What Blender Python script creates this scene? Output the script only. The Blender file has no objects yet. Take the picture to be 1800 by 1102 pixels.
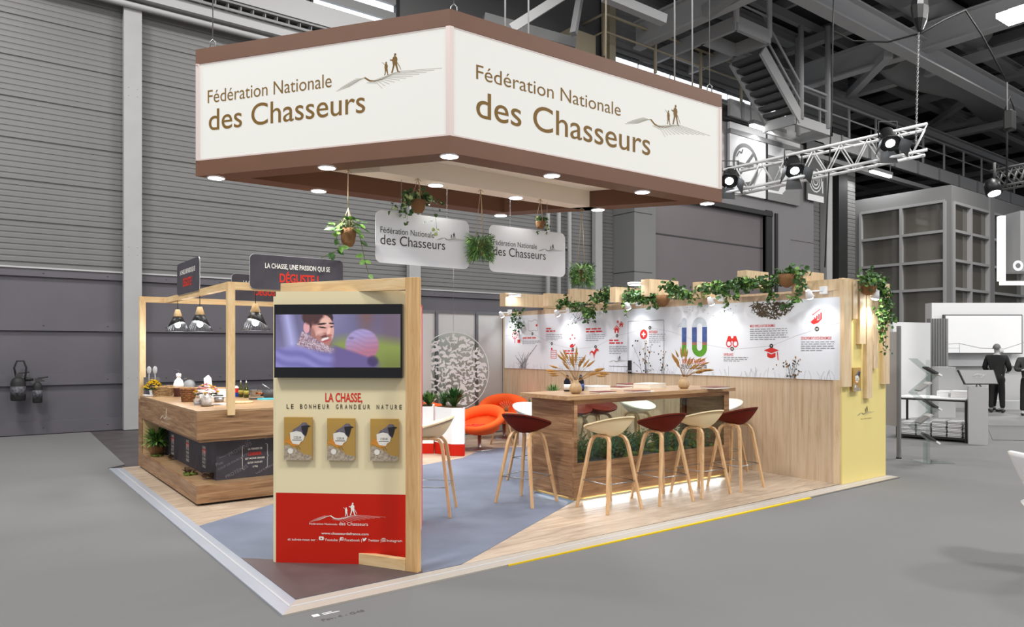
import bpy, math, random
from mathutils import Vector, Matrix
S = bpy.context.scene
COL = S.collection
PI = math.pi
random.seed(7)

# ---------------------------------------------------------------- camera
H = 1.56                       # eye height
FPX = 1275.0                   # focal length in pixels of the 1800 wide frame
HY = 612.0                     # horizon row
TH = math.radians(53.05)       # angle of the view direction from the stand's long axis
FW = Vector((math.cos(TH), math.sin(TH), 0)); RT = Vector((math.sin(TH), -math.cos(TH), 0)); UP = Vector((0, 0, 1))
CP = Vector((0, 0, H))
cam = bpy.data.cameras.new('camera'); camo = bpy.data.objects.new('camera', cam); COL.objects.link(camo)
cam.sensor_width = 36.0; cam.lens = FPX / 1800.0 * 36.0; cam.shift_y = (HY - 551.0) / 1800.0
cam.clip_start = 0.05; cam.clip_end = 300
camo.location = CP
camo.rotation_euler = (PI / 2, 0, TH - PI / 2)
S.camera = camo

# ---------------------------------------------------------------- view, world, hall light
S.view_settings.view_transform = 'Standard'; S.view_settings.look = 'None'
S.view_settings.gamma = 1.0; S.view_settings.use_curve_mapping = False
S.view_settings.exposure = 0.0
W = bpy.data.worlds.new('world'); S.world = W; W.use_nodes = True
bg = W.node_tree.nodes['Background']; bg.inputs[0].default_value = (0.93, 0.95, 1.0, 1); bg.inputs[1].default_value = 0.62

def area(name, loc, size, power, color=(1, 1, 1), rot=(0, 0, 0), sy=None, spread=PI):
    l = bpy.data.lights.new(name, 'AREA'); l.energy = power; l.color = color; l.size = size
    if sy: l.shape = 'RECTANGLE'; l.size_y = sy
    l.spread = spread
    o = bpy.data.objects.new(name, l); COL.objects.link(o); o.location = loc; o.rotation_euler = rot
    return o

# unseen area lights added high over the hall as fill, without lamp bodies
for i, (x, y, p) in enumerate([(-4, 3, 900), (-2, 11, 800), (5, -4, 900), (14, -3, 900), (16, 4, 800), (24, 0, 1000), (27, 8, 700), (7, 10.5, 450)]):
    area('hall_fill_light', (x, y, 11.0), 1.6, p, (1.0, 0.98, 0.95))

# ---------------------------------------------------------------- pixel <-> place helpers (measured from the photo)
def ray(u, v): return FW + RT * ((u - 900.0) / FPX) + UP * ((HY - v) / FPX)
def fl(u, v, z=0.0):
    r = ray(u, v); return CP + r * ((z - H) / r.z)
def px(u, v, x):
    r = ray(u, v); return CP + r * (x / r.x)
def py(u, v, y):
    r = ray(u, v); return CP + r * (y / r.y)
def pd(u, v, d): return CP + ray(u, v) * d

# ---------------------------------------------------------------- materials
def lin(h):
    h = h.lstrip('#'); c = [int(h[i:i + 2], 16) / 255 for i in (0, 2, 4)]
    return tuple(x / 12.92 if x <= .04045 else ((x + .055) / 1.055) ** 2.4 for x in c) + (1,)
_m = {}
def mat(name, col, rough=.5, metal=0, emit=0, ecol=None, trans=0, ior=1.45, spec=.5, bump=0, bscale=60, vary=0, vscale=6, alpha=1, coat=0):
    if name in _m: return _m[name]
    m = bpy.data.materials.new(name); m.use_nodes = True; nt = m.node_tree; b = nt.nodes['Principled BSDF']
    c = lin(col)
    b.inputs['Base Color'].default_value = c; b.inputs['Roughness'].default_value = rough; b.inputs['Metallic'].default_value = metal
    b.inputs['Specular IOR Level'].default_value = spec; b.inputs['IOR'].default_value = ior
    if coat: b.inputs['Coat Weight'].default_value = coat
    if trans: b.inputs['Transmission Weight'].default_value = trans
    if alpha < 1: b.inputs['Alpha'].default_value = alpha
    if emit:
        b.inputs['Emission Color'].default_value = lin(ecol or col); b.inputs['Emission Strength'].default_value = emit
    if bump or vary:
        tc = nt.nodes.new('ShaderNodeTexCoord')
    if vary:
        n = nt.nodes.new('ShaderNodeTexNoise'); n.inputs['Scale'].default_value = vscale; n.inputs['Detail'].default_value = 5
        nt.links.new(tc.outputs['Object'], n.inputs['Vector'])
        r = nt.nodes.new('ShaderNodeValToRGB')
        r.color_ramp.elements[0].position = .3; r.color_ramp.elements[1].position = .72
        r.color_ramp.elements[0].color = tuple(x * (1 - vary) for x in c[:3]) + (1,)
        r.color_ramp.elements[1].color = tuple(min(1, x * (1 + vary)) for x in c[:3]) + (1,)
        nt.links.new(n.outputs[0], r.inputs[0]); nt.links.new(r.outputs[0], b.inputs['Base Color'])
    if bump:
        n = nt.nodes.new('ShaderNodeTexNoise'); n.inputs['Scale'].default_value = bscale; n.inputs['Detail'].default_value = 4
        nt.links.new(tc.outputs['Object'], n.inputs['Vector'])
        bp = nt.nodes.new('ShaderNodeBump'); bp.inputs['Strength'].default_value = bump; bp.inputs['Distance'].default_value = .01
        nt.links.new(n.outputs[0], bp.inputs['Height']); nt.links.new(bp.outputs[0], b.inputs['Normal'])
    _m[name] = m; return m

def wood(name, cols, scale, rough=.45, planks=None, dist=1.2, knots=0):
    """procedural wood; scale = noise scale along x,y,z of the world (small = grain runs that way)"""
    if name in _m: return _m[name]
    m = bpy.data.materials.new(name); m.use_nodes = True; nt = m.node_tree; b = nt.nodes['Principled BSDF']; L = nt.links.new
    g = nt.nodes.new('ShaderNodeNewGeometry')
    mp = nt.nodes.new('ShaderNodeMapping'); mp.inputs['Scale'].default_value = scale
    L(g.outputs['Position'], mp.inputs['Vector'])
    n1 = nt.nodes.new('ShaderNodeTexNoise'); n1.inputs['Scale'].default_value = 1.0; n1.inputs['Detail'].default_value = 9; n1.inputs['Roughness'].default_value = .62; n1.inputs['Distortion'].default_value = dist
    L(mp.outputs[0], n1.inputs['Vector'])
    r = nt.nodes.new('ShaderNodeValToRGB'); e = r.color_ramp.elements
    e[0].position = .28; e[0].color = lin(cols[0]); e[1].position = .70; e[1].color = lin(cols[2])
    x = e.new(.48); x.color = lin(cols[1])
    L(n1.outputs[0], r.inputs[0])
    out = r.outputs[0]
    if planks:
        w_, l_, ax = planks
        bt = nt.nodes.new('ShaderNodeTexBrick'); bt.inputs['Scale'].default_value = 1; bt.inputs['Mortar Size'].default_value = .003
        bt.inputs['Brick Width'].default_value = l_; bt.inputs['Row Height'].default_value = w_
        bt.inputs['Color1'].default_value = (.82, .82, .82, 1); bt.inputs['Color2'].default_value = (1.1, 1.1, 1.1, 1); bt.inputs['Mortar'].default_value = (.6, .6, .6, 1)
        mm = nt.nodes.new('ShaderNodeMapping'); mm.inputs['Rotation'].default_value = (0, 0, ax)
        L(g.outputs['Position'], mm.inputs['Vector']); L(mm.outputs[0], bt.inputs['Vector'])
        mx = nt.nodes.new('ShaderNodeMix'); mx.data_type = 'RGBA'; mx.blend_type = 'MULTIPLY'; mx.inputs[0].default_value = .8
        L(out, mx.inputs[6]); L(bt.outputs[0], mx.inputs[7]); out = mx.outputs[2]
    L(out, b.inputs['Base Color']); b.inputs['Roughness'].default_value = rough
    bp = nt.nodes.new('ShaderNodeBump'); bp.inputs['Strength'].default_value = .12; bp.inputs['Distance'].default_value = .004
    L(n1.outputs[0], bp.inputs['Height']); L(bp.outputs[0], b.inputs['Normal'])
    _m[name] = m; return m

def clear(name, tint='ffffff', rough=.02, refl=.6, base=.03):
    # thin pane: see-through with a Fresnel reflection
    m = bpy.data.materials.new(name); m.use_nodes = True; nt = m.node_tree; nt.nodes.clear(); L = nt.links.new
    o = nt.nodes.new('ShaderNodeOutputMaterial'); mx = nt.nodes.new('ShaderNodeMixShader'); tr = nt.nodes.new('ShaderNodeBsdfTransparent'); gl = nt.nodes.new('ShaderNodeBsdfGlossy'); lw = nt.nodes.new('ShaderNodeLayerWeight'); lw.inputs[0].default_value = .5; pw = nt.nodes.new('ShaderNodeMath'); pw.operation = 'POWER'; pw.inputs[1].default_value = 4.0; fr = nt.nodes.new('ShaderNodeMath'); fr.operation = 'MULTIPLY_ADD'; fr.inputs[1].default_value = refl; fr.inputs[2].default_value = base; L(lw.outputs['Facing'], pw.inputs[0]); L(pw.outputs[0], fr.inputs[0])
    tr.inputs[0].default_value = lin(tint); gl.inputs['Roughness'].default_value = rough
    L(fr.outputs[0], mx.inputs[0]); L(tr.outputs[0], mx.inputs[1]); L(gl.outputs[0], mx.inputs[2]); L(mx.outputs[0], o.inputs[0]); _m[name] = m; return m
WALNUT = ('6d4c33', '94704f', 'b2906c')
OAKC = ('c09c72', 'd2b288', 'dfc49c')
PALE = ('b79c80', 'ccb69c', 'dac8b0')
M = dict(
    acryl=clear('clear_acrylic', 'ffffff', .05, refl=.25, base=.012),
    glass=clear('clear_pane', 'f2f6f4'),
    counter_h=wood('oak_board_along_x', WALNUT, (1.6, 12, 26)),
    counter_y=wood('oak_board_along_y', WALNUT, (12, 1.6, 26)),
    counter_top=wood('oak_top', ('8d6e4f', 'a58562', 'b99b78'), (1.6, 16, 26), rough=.3),
    frame=wood('pine_frame', ('cfa873', 'dfbd8a', 'ead0a3'), (9, 9, 2.5)),
    frame_h=wood('pine_frame_level', ('cfa873', 'dfbd8a', 'ead0a3'), (2.5, 2.5, 22)),
    post=wood('totem_oak', ('bb8e58', 'd0a66f', 'dcb884'), (22, 22, 2.0)),
    batten=wood('beam_oak', ('c7a880', 'd9bf99', 'e2ccab'), (26, 26, 3.0), dist=.4),
    wallwood=wood('wall_oak', ('b09576', 'c6ae91', 'd2bda3'), (24, 24, 1.3), dist=.5),
    leg=wood('stool_oak', ('bb8f62', 'd2aa7c', 'dfbd92'), (20, 20, 4)),
    floorwood=wood('vinyl_plank', ('96826e', 'b5a28d', 'cbbba8'), (2.0, 15, 6), rough=.38, planks=(.19, 1.25, 0)),
    brown=mat('brown_panel', '6c4a36', .55, vary=.05, vscale=2),
    cream_in=mat('cream_panel', 'f3eadc', .6),
    lightface=mat('lit_fabric', '9c9c98', .7, emit=.47, ecol='fffdf6'),
    alu=mat('aluminium', 'b9b9bb', .35, .8), alu_w=mat('pale_profile', 'd9c9c4', .4, .1),
    gold=mat('gold_letter', '74540f', .6), goldfig=mat('gold_figure', '70500c', .6), linegrey=mat('fine_grey_line', '9c9a8e', .6),
    chrome=mat('chrome', 'd8d8da', .12, 1), steel=mat('brushed_steel', 'a9abad', .3, .9),
    white=mat('white_paint', 'f1f3f6', .45), whitegloss=mat('white_gloss', 'f0f0f0', .2), cream=mat('cream_paint', 'e9dbb2', .5),
    red=mat('red_paint', 'c21f0c', .6, spec=.25), redp=mat('red_print', 'cf2f2a', .5), black=mat('black', '141414', .4), blackg=mat('black_gloss', '0a0a0b', .12),
    dark=mat('dark_print', '3a352f', .6), text_dark=mat('dark_letter', '40382c', .5), text_white=mat('white_letter', 'f2efe6', .5),
    slate=mat('slate_board', '45424a', .65, vary=.18, vscale=5), slate2=mat('slate_graphic', '4a4750', .65, vary=.14, vscale=7), chalk=mat('chalk_letter', '85838c', .8),
    redlet=mat('red_letter', 'd8301c', .5), yellow=mat('yellow_panel', 'ecd98c', .45), yline=mat('yellow_tape', 'e8c315', .5),
    seat_c=mat('cream_shell', 'f4e2b8', .5), seat_r=mat('brick_red_shell', '651a0a', .75, spec=.25), seat_w=mat('white_shell', 'e8e6dc', .45),
    orange=mat('orange_fabric', 'ee5a14', .8, bump=.3, bscale=300), orange_d=mat('orange_pattern', 'd8321a', .8),
        leafA=mat('ivy_green', '3b5f2c', .45, vary=.45, vscale=30), leafB=mat('light_leaf', '6c9644', .5, vary=.25, vscale=30), leafC=mat('deep_leaf', '2f5a26', .4, vary=.35, vscale=20), leafV=mat('variegated_leaf', 'b9c987', .5, vary=.25, vscale=60),
    stem=mat('green_stem', '5c6b35', .7), rope=mat('jute_rope', 'c3ae8b', .9), terra=mat('jute_pot', '8a6440', .9, bump=.8, bscale=120), wicker=mat('wicker', 'a2825a', .9, bump=1, bscale=150, vary=.4, vscale=80), wickerd=mat('brown_wicker', '80542f', .9, bump=1, bscale=150, vary=.4, vscale=80),
    moss=mat('moss', '6c7a33', .95, bump=1, bscale=200, vary=.4, vscale=40), bark=mat('bark', '5b452f', .9, bump=1, bscale=90, vary=.3, vscale=40),
    dry=mat('dried_grass', 'a3793f', .85, vary=.3, vscale=60), clay=mat('stoneware', 'b79a74', .45, vary=.12, vscale=30),
    blue_carpet=mat('blue_grey_vinyl', '6a7284', .6, vary=.12, vscale=3), tri=mat('brown_grey_vinyl', '584b4a', .55, vary=.12, vscale=4),
    edge=mat('ivory_edge_tape', 'ada59b', .4), edge2=mat('pearl_edge_tape', 'a3a8b2', .3), seamp=mat('pale_seam', 'bcbdc0', .4),
    carpet=mat('grey_carpet', '6b6b6b', .95, vary=.02, vscale=1.2, bump=.15, bscale=400), concrete=mat('dark_concrete', '4b4546', .5, vary=.2, vscale=3),
    siding=mat('metal_siding', '757574', .5, .15, vary=.05, vscale=.6), lowpan=mat('mauve_grey_panel', '5f5c62', .6, vary=.06, vscale=1.2), colm=mat('pale_grey_paint', 'a6a6a6', .6, vary=.04, vscale=3),
    steelw=mat('light_grey_steel', 'b2b2b2', .6), steelm=mat('mid_grey_steel', '8a8a8a', .6), steeld=mat('dark_grey_steel', '333333', .7), deck=mat('dark_roof_deck', '464646', .9), railm=mat('beige_rail', 'a79c84', .5),
    win=mat('bright_window', 'f2f6fa', .4, emit=1.6, ecol='e9f1fa'), tube=mat('lit_tube', 'ffffff', .4, emit=9), lamp=mat('lit_lamp', 'ffffff', .4, emit=22, ecol='f2f8ff'), lampsoft=mat('lit_bulb', 'ffffff', .4, emit=14, ecol='eaf4ff'),
    g9=mat('grey_white', 'dedede', .5), g7=mat('grey_light', 'b4b4b4', .55), g6=mat('grey_mid_light', '989898', .6), g5=mat('grey_mid', '7c7c7c', .6), g4=mat('grey_dusk', '5c5c5c', .6), g3=mat('grey_dark', '3c3c3c', .6), g2=mat('grey_deep', '232323', .6),
    doorp=mat('taupe_metal_panel', '7b7476', .35, .3, vary=.03, vscale=.8), doorp2=mat('grey_metal_cladding', '8b888a', .35, .3, vary=.03, vscale=.8), dglass=mat('dark_window_glass', '63605a', .06, .1, spec=.9),
    skin=mat('grey_skin', 'a8a8a8', .6), hair=mat('grey_hair', '6f6f6f', .8), cloth_d=mat('black_cloth', '1c1c1c', .8), cloth_m=mat('dark_grey_cloth', '3a3a3a', .8),
    partition=mat('pale_partition', 'd0d3d3', .5), profile=mat('profile_grey', '7d8086', .35, .6), frost=mat('white_vinyl_decal', 'e6e8ea', .5),
    printw=mat('printed_white_board', 'e4e9f0', .4), tan=mat('kraft_cover', 'b58f45', .4), paper=mat('paper', 'e9e4d9', .7), maroon=mat('maroon_cover', '6d2a22', .45), copper=mat('copper', 'b4694a', .25, .9),
    navy=mat('navy_label', '20263c', .3), oil=mat('olive_glass', '5a5a18', .08, trans=.6), oildark=mat('dark_olive_glass', '40440f', .08, trans=.3), brownliq=mat('brown_liquid', '4a2520', .15), tissue=mat('tissue', 'eef0f4', .8), pink=mat('pink_petal', 'e7a6b0', .7), pinkw=mat('white_petal', 'f0dcd8', .7), yel=mat('yellow_petal', 'f0d21e', .6), cyan=mat('turquoise_tray', '53b7c4', .5), bluecl=mat('blue_cloth', '1f3850', .8), redbx=mat('red_carton', 'c9282f', .4),
)

# ---------------------------------------------------------------- mesh helpers
class MB:
    def __init__(s): s.v = []; s.f = []; s.mi = []; s.sm = []; s.m = 0
    def add(s, vs, fs, smooth=False):
        o = len(s.v); s.v += [Vector(p) for p in vs]
        for f in fs: s.f.append(tuple(o + i for i in f)); s.mi.append(s.m); s.sm.append(smooth)
        return s
    def box(s, x0, x1, y0, y1, z0, z1):
        return s.add([(x, y, z) for z in (z0, z1) for y in (y0, y1) for x in (x0, x1)],
                     [(0, 2, 3, 1), (4, 5, 7, 6), (0, 1, 5, 4), (2, 6, 7, 3), (0, 4, 6, 2), (1, 3, 7, 5)])
    def obox(s, c, ax, ay, az):
        """box from a centre and three half-axis vectors"""
        c = Vector(c); ax = Vector(ax); ay = Vector(ay); az = Vector(az)
        return s.add([c + ax * i + ay * j + az * k for k in (-1, 1) for j in (-1, 1) for i in (-1, 1)],
                     [(0, 2, 3, 1), (4, 5, 7, 6), (0, 1, 5, 4), (2, 6, 7, 3), (0, 4, 6, 2), (1, 3, 7, 5)])
    def bar(s, a, b, w, h, up=(0, 0, 1)):
        a = Vector(a); b = Vector(b); d = b - a; u = Vector(up)
        r = d.cross(u)
        if r.length < 1e-6: u = Vector((1, 0, 0)); r = d.cross(u)
        r.normalize(); u = r.cross(d).normalized()
        return s.obox((a + b) / 2, d / 2, r * w / 2, u * h / 2)
    def tube(s, pts, r, n=8, cap=True, smooth=True):
        pts = [Vector(p) for p in pts]; rs = r if isinstance(r, (list, tuple)) else [r] * len(pts)
        vs = []; fs = []; prev = None
        for i, p in enumerate(pts):
            d = (pts[min(i + 1, len(pts) - 1)] - pts[max(i - 1, 0)])
            if d.length < 1e-9: d = Vector((0, 0, 1))
            d.normalize()
            if prev is None:
                a = Vector((0, 0, 1)) if abs(d.z) < .9 else Vector((1, 0, 0)); a = d.cross(a).normalized()
            else:
                a = prev - d * prev.dot(d)
                if a.length < 1e-6: a = d.orthogonal()
                a.normalize()
            prev = a; b = d.cross(a)
            for k in range(n):
                t = 2 * PI * k / n; vs.append(p + (a * math.cos(t) + b * math.sin(t)) * rs[i])
        for i in range(len(pts) - 1):
            for k in range(n):
                q = (k + 1) % n; fs.append((i * n + k, i * n + q, (i + 1) * n + q, (i + 1) * n + k))
        s.add(vs, fs, smooth)
        if cap:
            o = len(s.v) - len(vs)
            for f in (tuple(o + k for k in range(n))[::-1], tuple(o + (len(pts) - 1) * n + k for k in range(n))):
                s.f.append(f); s.mi.append(s.m); s.sm.append(False)
        return s
    def lathe(s, prof, c=(0, 0, 0), n=24, smooth=True, ax=(0, 0, 1), a0=0, sx=1, sy=1, cap=True):
        """revolve (radius, height) points"""
        c = Vector(c); z = Vector(ax).normalized(); x = z.orthogonal().normalized() if abs(z.z) < .99 else Vector((1, 0, 0)); y = z.cross(x)
        vs = []; fs = []
        for (r, h) in prof:
            for k in range(n):
                t = a0 + 2 * PI * k / n; vs.append(c + x * (r * sx * math.cos(t)) + y * (r * sy * math.sin(t)) + z * h)
        for i in range(len(prof) - 1):
            for k in range(n):
                q = (k + 1) % n; fs.append((i * n + k, i * n + q, (i + 1) * n + q, (i + 1) * n + k))
        if cap and prof[0][0] > 1e-5: fs.append(tuple(range(n))[::-1])
        if cap and prof[-1][0] > 1e-5: fs.append(tuple((len(prof) - 1) * n + k for k in range(n)))
        return s.add(vs, fs, smooth)
    def prism(s, poly, z0, z1):
        n = len(poly); vs = [(x, y, z0) for x, y in poly] + [(x, y, z1) for x, y in poly]
        return s.add(vs, [tuple(range(n))[::-1], tuple(range(n, 2 * n))] + [(i, (i + 1) % n, n + (i + 1) % n, n + i) for i in range(n)])
    def prism3(s, pts, d):
        """polygon given by 3D points pushed along d"""
        n = len(pts); d = Vector(d); vs = [Vector(p) for p in pts] + [Vector(p) + d for p in pts]
        return s.add(vs, [tuple(range(n))[::-1], tuple(range(n, 2 * n))] + [(i, (i + 1) % n, n + (i + 1) % n, n + i) for i in range(n)])
    def leaf(s, p, d, nrm, l, w, fold=.25):
        d = Vector(d).normalized(); nrm = Vector(nrm); r = d.cross(nrm)
        if r.length < 1e-4: r = d.orthogonal()
        r.normalize(); u = r.cross(d); p = Vector(p)
        return s.add([p, p + d * l * .3 + r * w * .5 + u * w * fold, p + d * l * .72 + r * w * .36 + u * w * fold * .5, p + d * l,
                      p + d * l * .72 - r * w * .36 + u * w * fold * .5, p + d * l * .3 - r * w * .5 + u * w * fold, p + d * l * .45],
                     [(0, 1, 6), (1, 2, 6), (2, 3, 6), (3, 4, 6), (4, 5, 6), (5, 0, 6)])
    def build(s, name, mats, parent=None, bevel=0, local=False, kind=None, loc=None, sub=0, seg=2):
        me = bpy.data.meshes.new(name)
        if parent is not None and not local: inv = wmat(parent).inverted(); vs = [inv @ v for v in s.v]; base = None
        elif parent is None and not local:
            if loc is None:
                xs = [v.x for v in s.v]; ys = [v.y for v in s.v]; zs = [v.z for v in s.v]
                base = Vector(((min(xs) + max(xs)) / 2, (min(ys) + max(ys)) / 2, min(zs)))
            else: base = Vector(loc)
            vs = [v - base for v in s.v]
        else: vs = s.v; base = loc
        me.from_pydata(vs, [], s.f)
        if not isinstance(mats, (list, tuple)): mats = [mats]
        for m in mats: me.materials.append(m)
        me.polygons.foreach_set('material_index', s.mi); me.polygons.foreach_set('use_smooth', s.sm); me.update()
        o = bpy.data.objects.new(name, me); COL.objects.link(o)
        if base is not None: o.location = base
        if parent is not None: o.parent = parent
        if bevel:
            b = o.modifiers.new('bevel', 'BEVEL'); b.width = bevel; b.segments = seg; b.limit_method = 'ANGLE'; b.angle_limit = .6
        if sub:
            b = o.modifiers.new('sub', 'SUBSURF'); b.levels = sub; b.render_levels = sub
        if kind: o['kind'] = kind
        return o

def wmat(o):
    m = Matrix.Translation(o.location) @ o.rotation_euler.to_matrix().to_4x4()
    return (wmat(o.parent) @ m) if o.parent else m
def tag(o, label, cat, group=None, kind=None):
    o['label'] = label; o['category'] = cat
    if group: o['group'] = group
    if kind: o['kind'] = kind
    return o
def thing(name, label, cat, loc=(0, 0, 0), rz=0, group=None):
    o = bpy.data.objects.new(name, None); COL.objects.link(o); o.location = loc; o.rotation_euler = (0, 0, rz); o.empty_display_size = .1
    return tag(o, label, cat, group)
def copy_tree(o, parent=None):
    c = o.copy(); COL.objects.link(c)
    if parent is not None: c.parent = parent
    for ch in list(o.children): copy_tree(ch, c)
    return c
def dup(root, loc, rz=0, label=None, group=None):
    c = copy_tree(root); c.location = loc; c.rotation_euler = (0, 0, rz)
    if label: c['label'] = label
    if group: c['group'] = group
    return c
def struct(o): o['kind'] = 'structure'; return o

class Sheet:
    """a flat printed face in the place: origin, right and up directions, outward normal"""
    def __init__(s, o, x, y=(0, 0, 1)):
        s.o = Vector(o); s.x = Vector(x).normalized(); s.y = Vector(y).normalized(); s.n = s.x.cross(s.y).normalized(); s.b = {}
    def P(s, u, v, off=.002): return s.o + s.x * u + s.y * v + s.n * off
    def mb(s, key): return s.b.setdefault(key, MB())
    def poly(s, key, pts, off=.002): s.c = getattr(s, 'c', 0) + 1; off += (s.c % 45) * 1e-5; s.mb(key).add([s.P(u, v, off) for u, v in pts], [tuple(range(len(pts)))]); return s
    def rect(s, key, u0, v0, u1, v1, off=.002): return s.poly(key, [(u0, v0), (u1, v0), (u1, v1), (u0, v1)], off)
    def disc(s, key, u, v, r, off=.002, n=20, ry=None): return s.poly(key, [(u + r * math.cos(2 * PI * i / n), v + (ry or r) * math.sin(2 * PI * i / n)) for i in range(n)], off)
    def ring(s, key, u, v, r0, r1, off=.002, n=28, ry=1):
        for i in range(n):
            a, b = 2 * PI * i / n, 2 * PI * (i + 1) / n
            s.poly(key, [(u + r1 * math.cos(a), v + ry * r1 * math.sin(a)), (u + r1 * math.cos(b), v + ry * r1 * math.sin(b)), (u + r0 * math.cos(b), v + ry * r0 * math.sin(b)), (u + r0 * math.cos(a), v + ry * r0 * math.sin(a))], off)
        return s
    def line(s, key, pts, w, off=.002):
        for (a, b) in zip(pts[:-1], pts[1:]):
            dx, dy = b[0] - a[0], b[1] - a[1]; l = math.hypot(dx, dy) or 1; nx, ny = -dy / l * w / 2, dx / l * w / 2
            s.poly(key, [(a[0] - nx, a[1] - ny), (b[0] - nx, b[1] - ny), (b[0] + nx, b[1] + ny), (a[0] + nx, a[1] + ny)], off)
        return s
    def text(s, key, t, u, v, h, w=None, bold=0, align='l', rot=0, off=.0022, slant=0):
        """caps of height h with the baseline starting at (u, v), fitted to width w"""
        vs, fs, x0, x1, cap = glyphs(t, bold)
        k = h / cap; kx = (w / (x1 - x0)) if w else k * .9; tw = (x1 - x0) * kx
        sh = {'l': 0, 'c': -tw / 2, 'r': -tw}[align]; c, sn = math.cos(rot), math.sin(rot)
        out = []
        for (a, b) in vs:
            X = (a - x0) * kx + sh + slant * b * k; Y = b * k
            out.append(s.P(u + X * c - Y * sn, v + X * sn + Y * c, off))
        s.mb(key).add(out, fs); return s
    def build(s, parent, names={}):
        r = {}
        for key, mb in s.b.items():
            if mb.v: r[key] = mb.build(names.get(key, key), M[key] if key in M else key, parent)
        s.b = {}; return r

_gc = {}
def glyphs(t, bold=0):
    if (t, bold) in _gc: return _gc[(t, bold)]
    cu = bpy.data.curves.new('t', 'FONT'); cu.body = t; cu.size = 1; cu.offset = bold; cu.resolution_u = 6 if len(t) < 22 else 3; cu.fill_mode = 'BOTH'
    o = bpy.data.objects.new('t', cu); COL.objects.link(o); dg = bpy.context.evaluated_depsgraph_get(); dg.update()
    me = bpy.data.meshes.new_from_object(o.evaluated_get(dg)); vs = [(v.co.x, v.co.y) for v in me.vertices]; fs = [tuple(p.vertices) for p in me.polygons]
    bpy.data.objects.remove(o); bpy.data.curves.remove(cu); bpy.data.meshes.remove(me)
    x0 = min(v[0] for v in vs); x1 = max(v[0] for v in vs)
    _gc[(t, bold)] = (vs, fs, x0, x1, .70 + 2 * bold); return _gc[(t, bold)]

# silhouettes (unit height), feet at y = 0
ADULT = [(-.20, .0), (-.10, .02), (-.02, .30), (.03, .42), (.10, .22), (.16, .02), (.30, -.02), (.31, .03), (.22, .08), (.17, .30), (.14, .52), (.17, .68), (.13, .80), (.06, .84), (.07, .88), (.11, .93), (.07, 1.0), (-.01, .99), (-.03, .92), (-.02, .85), (-.08, .82), (-.13, .70), (-.26, .72), (-.27, .67), (-.13, .62), (-.11, .50), (-.09, .40), (-.14, .20)]
STICK = [(.10, .62), (.30, .30), (.38, .12), (.36, .11), (.27, .29), (.08, .58)]
CHILD = [(-.16, .0), (-.06, .02), (.0, .32), (.07, .18), (.12, .0), (.24, .0), (.17, .08), (.14, .30), (.12, .52), (.15, .66), (.10, .80), (.05, .84), (.08, .92), (.03, 1.0), (-.06, .96), (-.05, .86), (-.11, .80), (-.13, .60), (-.10, .42), (-.10, .2)]
GUN = [(-.34, .98), (-.32, 1.0), (.0, .72), (-.02, .69)]
def emblem(S_, cu, cv, w, fig, ln, hill=None, off=.0024, lw=.0034):
    """the father and child walking over ploughed hills; (cu, cv) is the middle of the hill line"""
    f = lambda x, y: (cu + (x - .5) * w, cv + y * w)
    for pts, x, h in ((ADULT, .565, .165), (STICK, .565, .165), (CHILD, .485, .115), (GUN, .485, .115)):
        y = .018 if x > .5 else .008
        S_.poly(fig, [f(x + px_ * h, y + py_ * h) for px_, py_ in pts], off)
    up = [(.27 + .0, .01), (.32, -.025), (.38, -.035), (.46, -.022), (.54, .006), (.54, .010), (.46, -.014), (.38, -.024), (.33, -.014), (.285, .016)]
    S_.poly(hill or fig, [f(*p) for p in up], off)
    n = 11
    for i in range(n):
        t = i / (n - 1)
        S_.line(ln, [f(.0 + .19 * t, -.075 + .085 * t ** .8), f(.13 + .10 * t, -.048 + .055 * t), f(.27 + .012 * t, .012 - .006 * t)], w * lw, off)
        S_.line(ln, [f(.30 + .24 * t, -.035 + .05 * t), f(.40 + .22 * t, -.05 + .075 * t), f(.45 + .55 * t ** 1.3, -.10 + .105 * t ** .8)], w * lw, off)

DEER = [(0, .0), (.05, .0), (.08, .25), (.14, .38), (.45, .38), (.50, .22), (.50, 0), (.55, 0), (.58, .28), (.62, .45), (.72, .62), (.84, .60), (.86, .66), (.78, .74), (.88, .95), (.84, .98), (.76, .80), (.72, 1.0), (.68, 1.0), (.70, .76), (.62, .72), (.52, .56), (.15, .58), (.04, .55), (0, .42), (.02, .25)]
BOAR = [(.05, 0), (.12, 0), (.15, .2), (.28, .18), (.58, .18), (.62, 0), (.69, 0), (.72, .22), (.86, .16), (1.0, .12), (1.0, .22), (.90, .42), (.80, .60), (.60, .72), (.35, .66), (.12, .55), (.02, .38), (-.04, .22), (.02, .24)]
BIRD = [(0, .25), (.2, .3), (.35, .1), (.42, .0), (.48, .1), (.62, .2), (.72, .42), (.86, .52), (.76, .58), (.68, .62), (.58, .56), (.50, .48), (.40, .75), (.15, .95), (.25, .6), (.22, .42)]
HARE = [(.1, 0), (.75, 0), (.8, .08), (.66, .14), (.66, .35), (.78, .5), (.72, .62), (.68, 1.0), (.6, 1.0), (.6, .66), (.5, .98), (.44, .92), (.5, .58), (.34, .48), (.12, .4), (.02, .2)]
FOX = [(.1, 0), (.18, 0), (.22, .22), (.55, .22), (.6, 0), (.68, 0), (.7, .3), (.8, .42), (.98, .42), (.86, .56), (.82, .72), (.74, .6), (.6, .46), (.25, .46), (.1, .3), (-.15, .12), (-.3, .14), (-.18, .02), (.0, .04), (.1, .16)]
DUCK = [(.0, .3), (.15, .1), (.5, .0), (.75, .1), (.8, .3), (.74, .5), (.9, .56), (.98, .62), (.86, .7), (.76, .8), (.64, .74), (.6, .5), (.4, .36), (.1, .42)]
ANIM = [DEER, BOAR, BIRD, HARE, FOX, DUCK]
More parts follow.
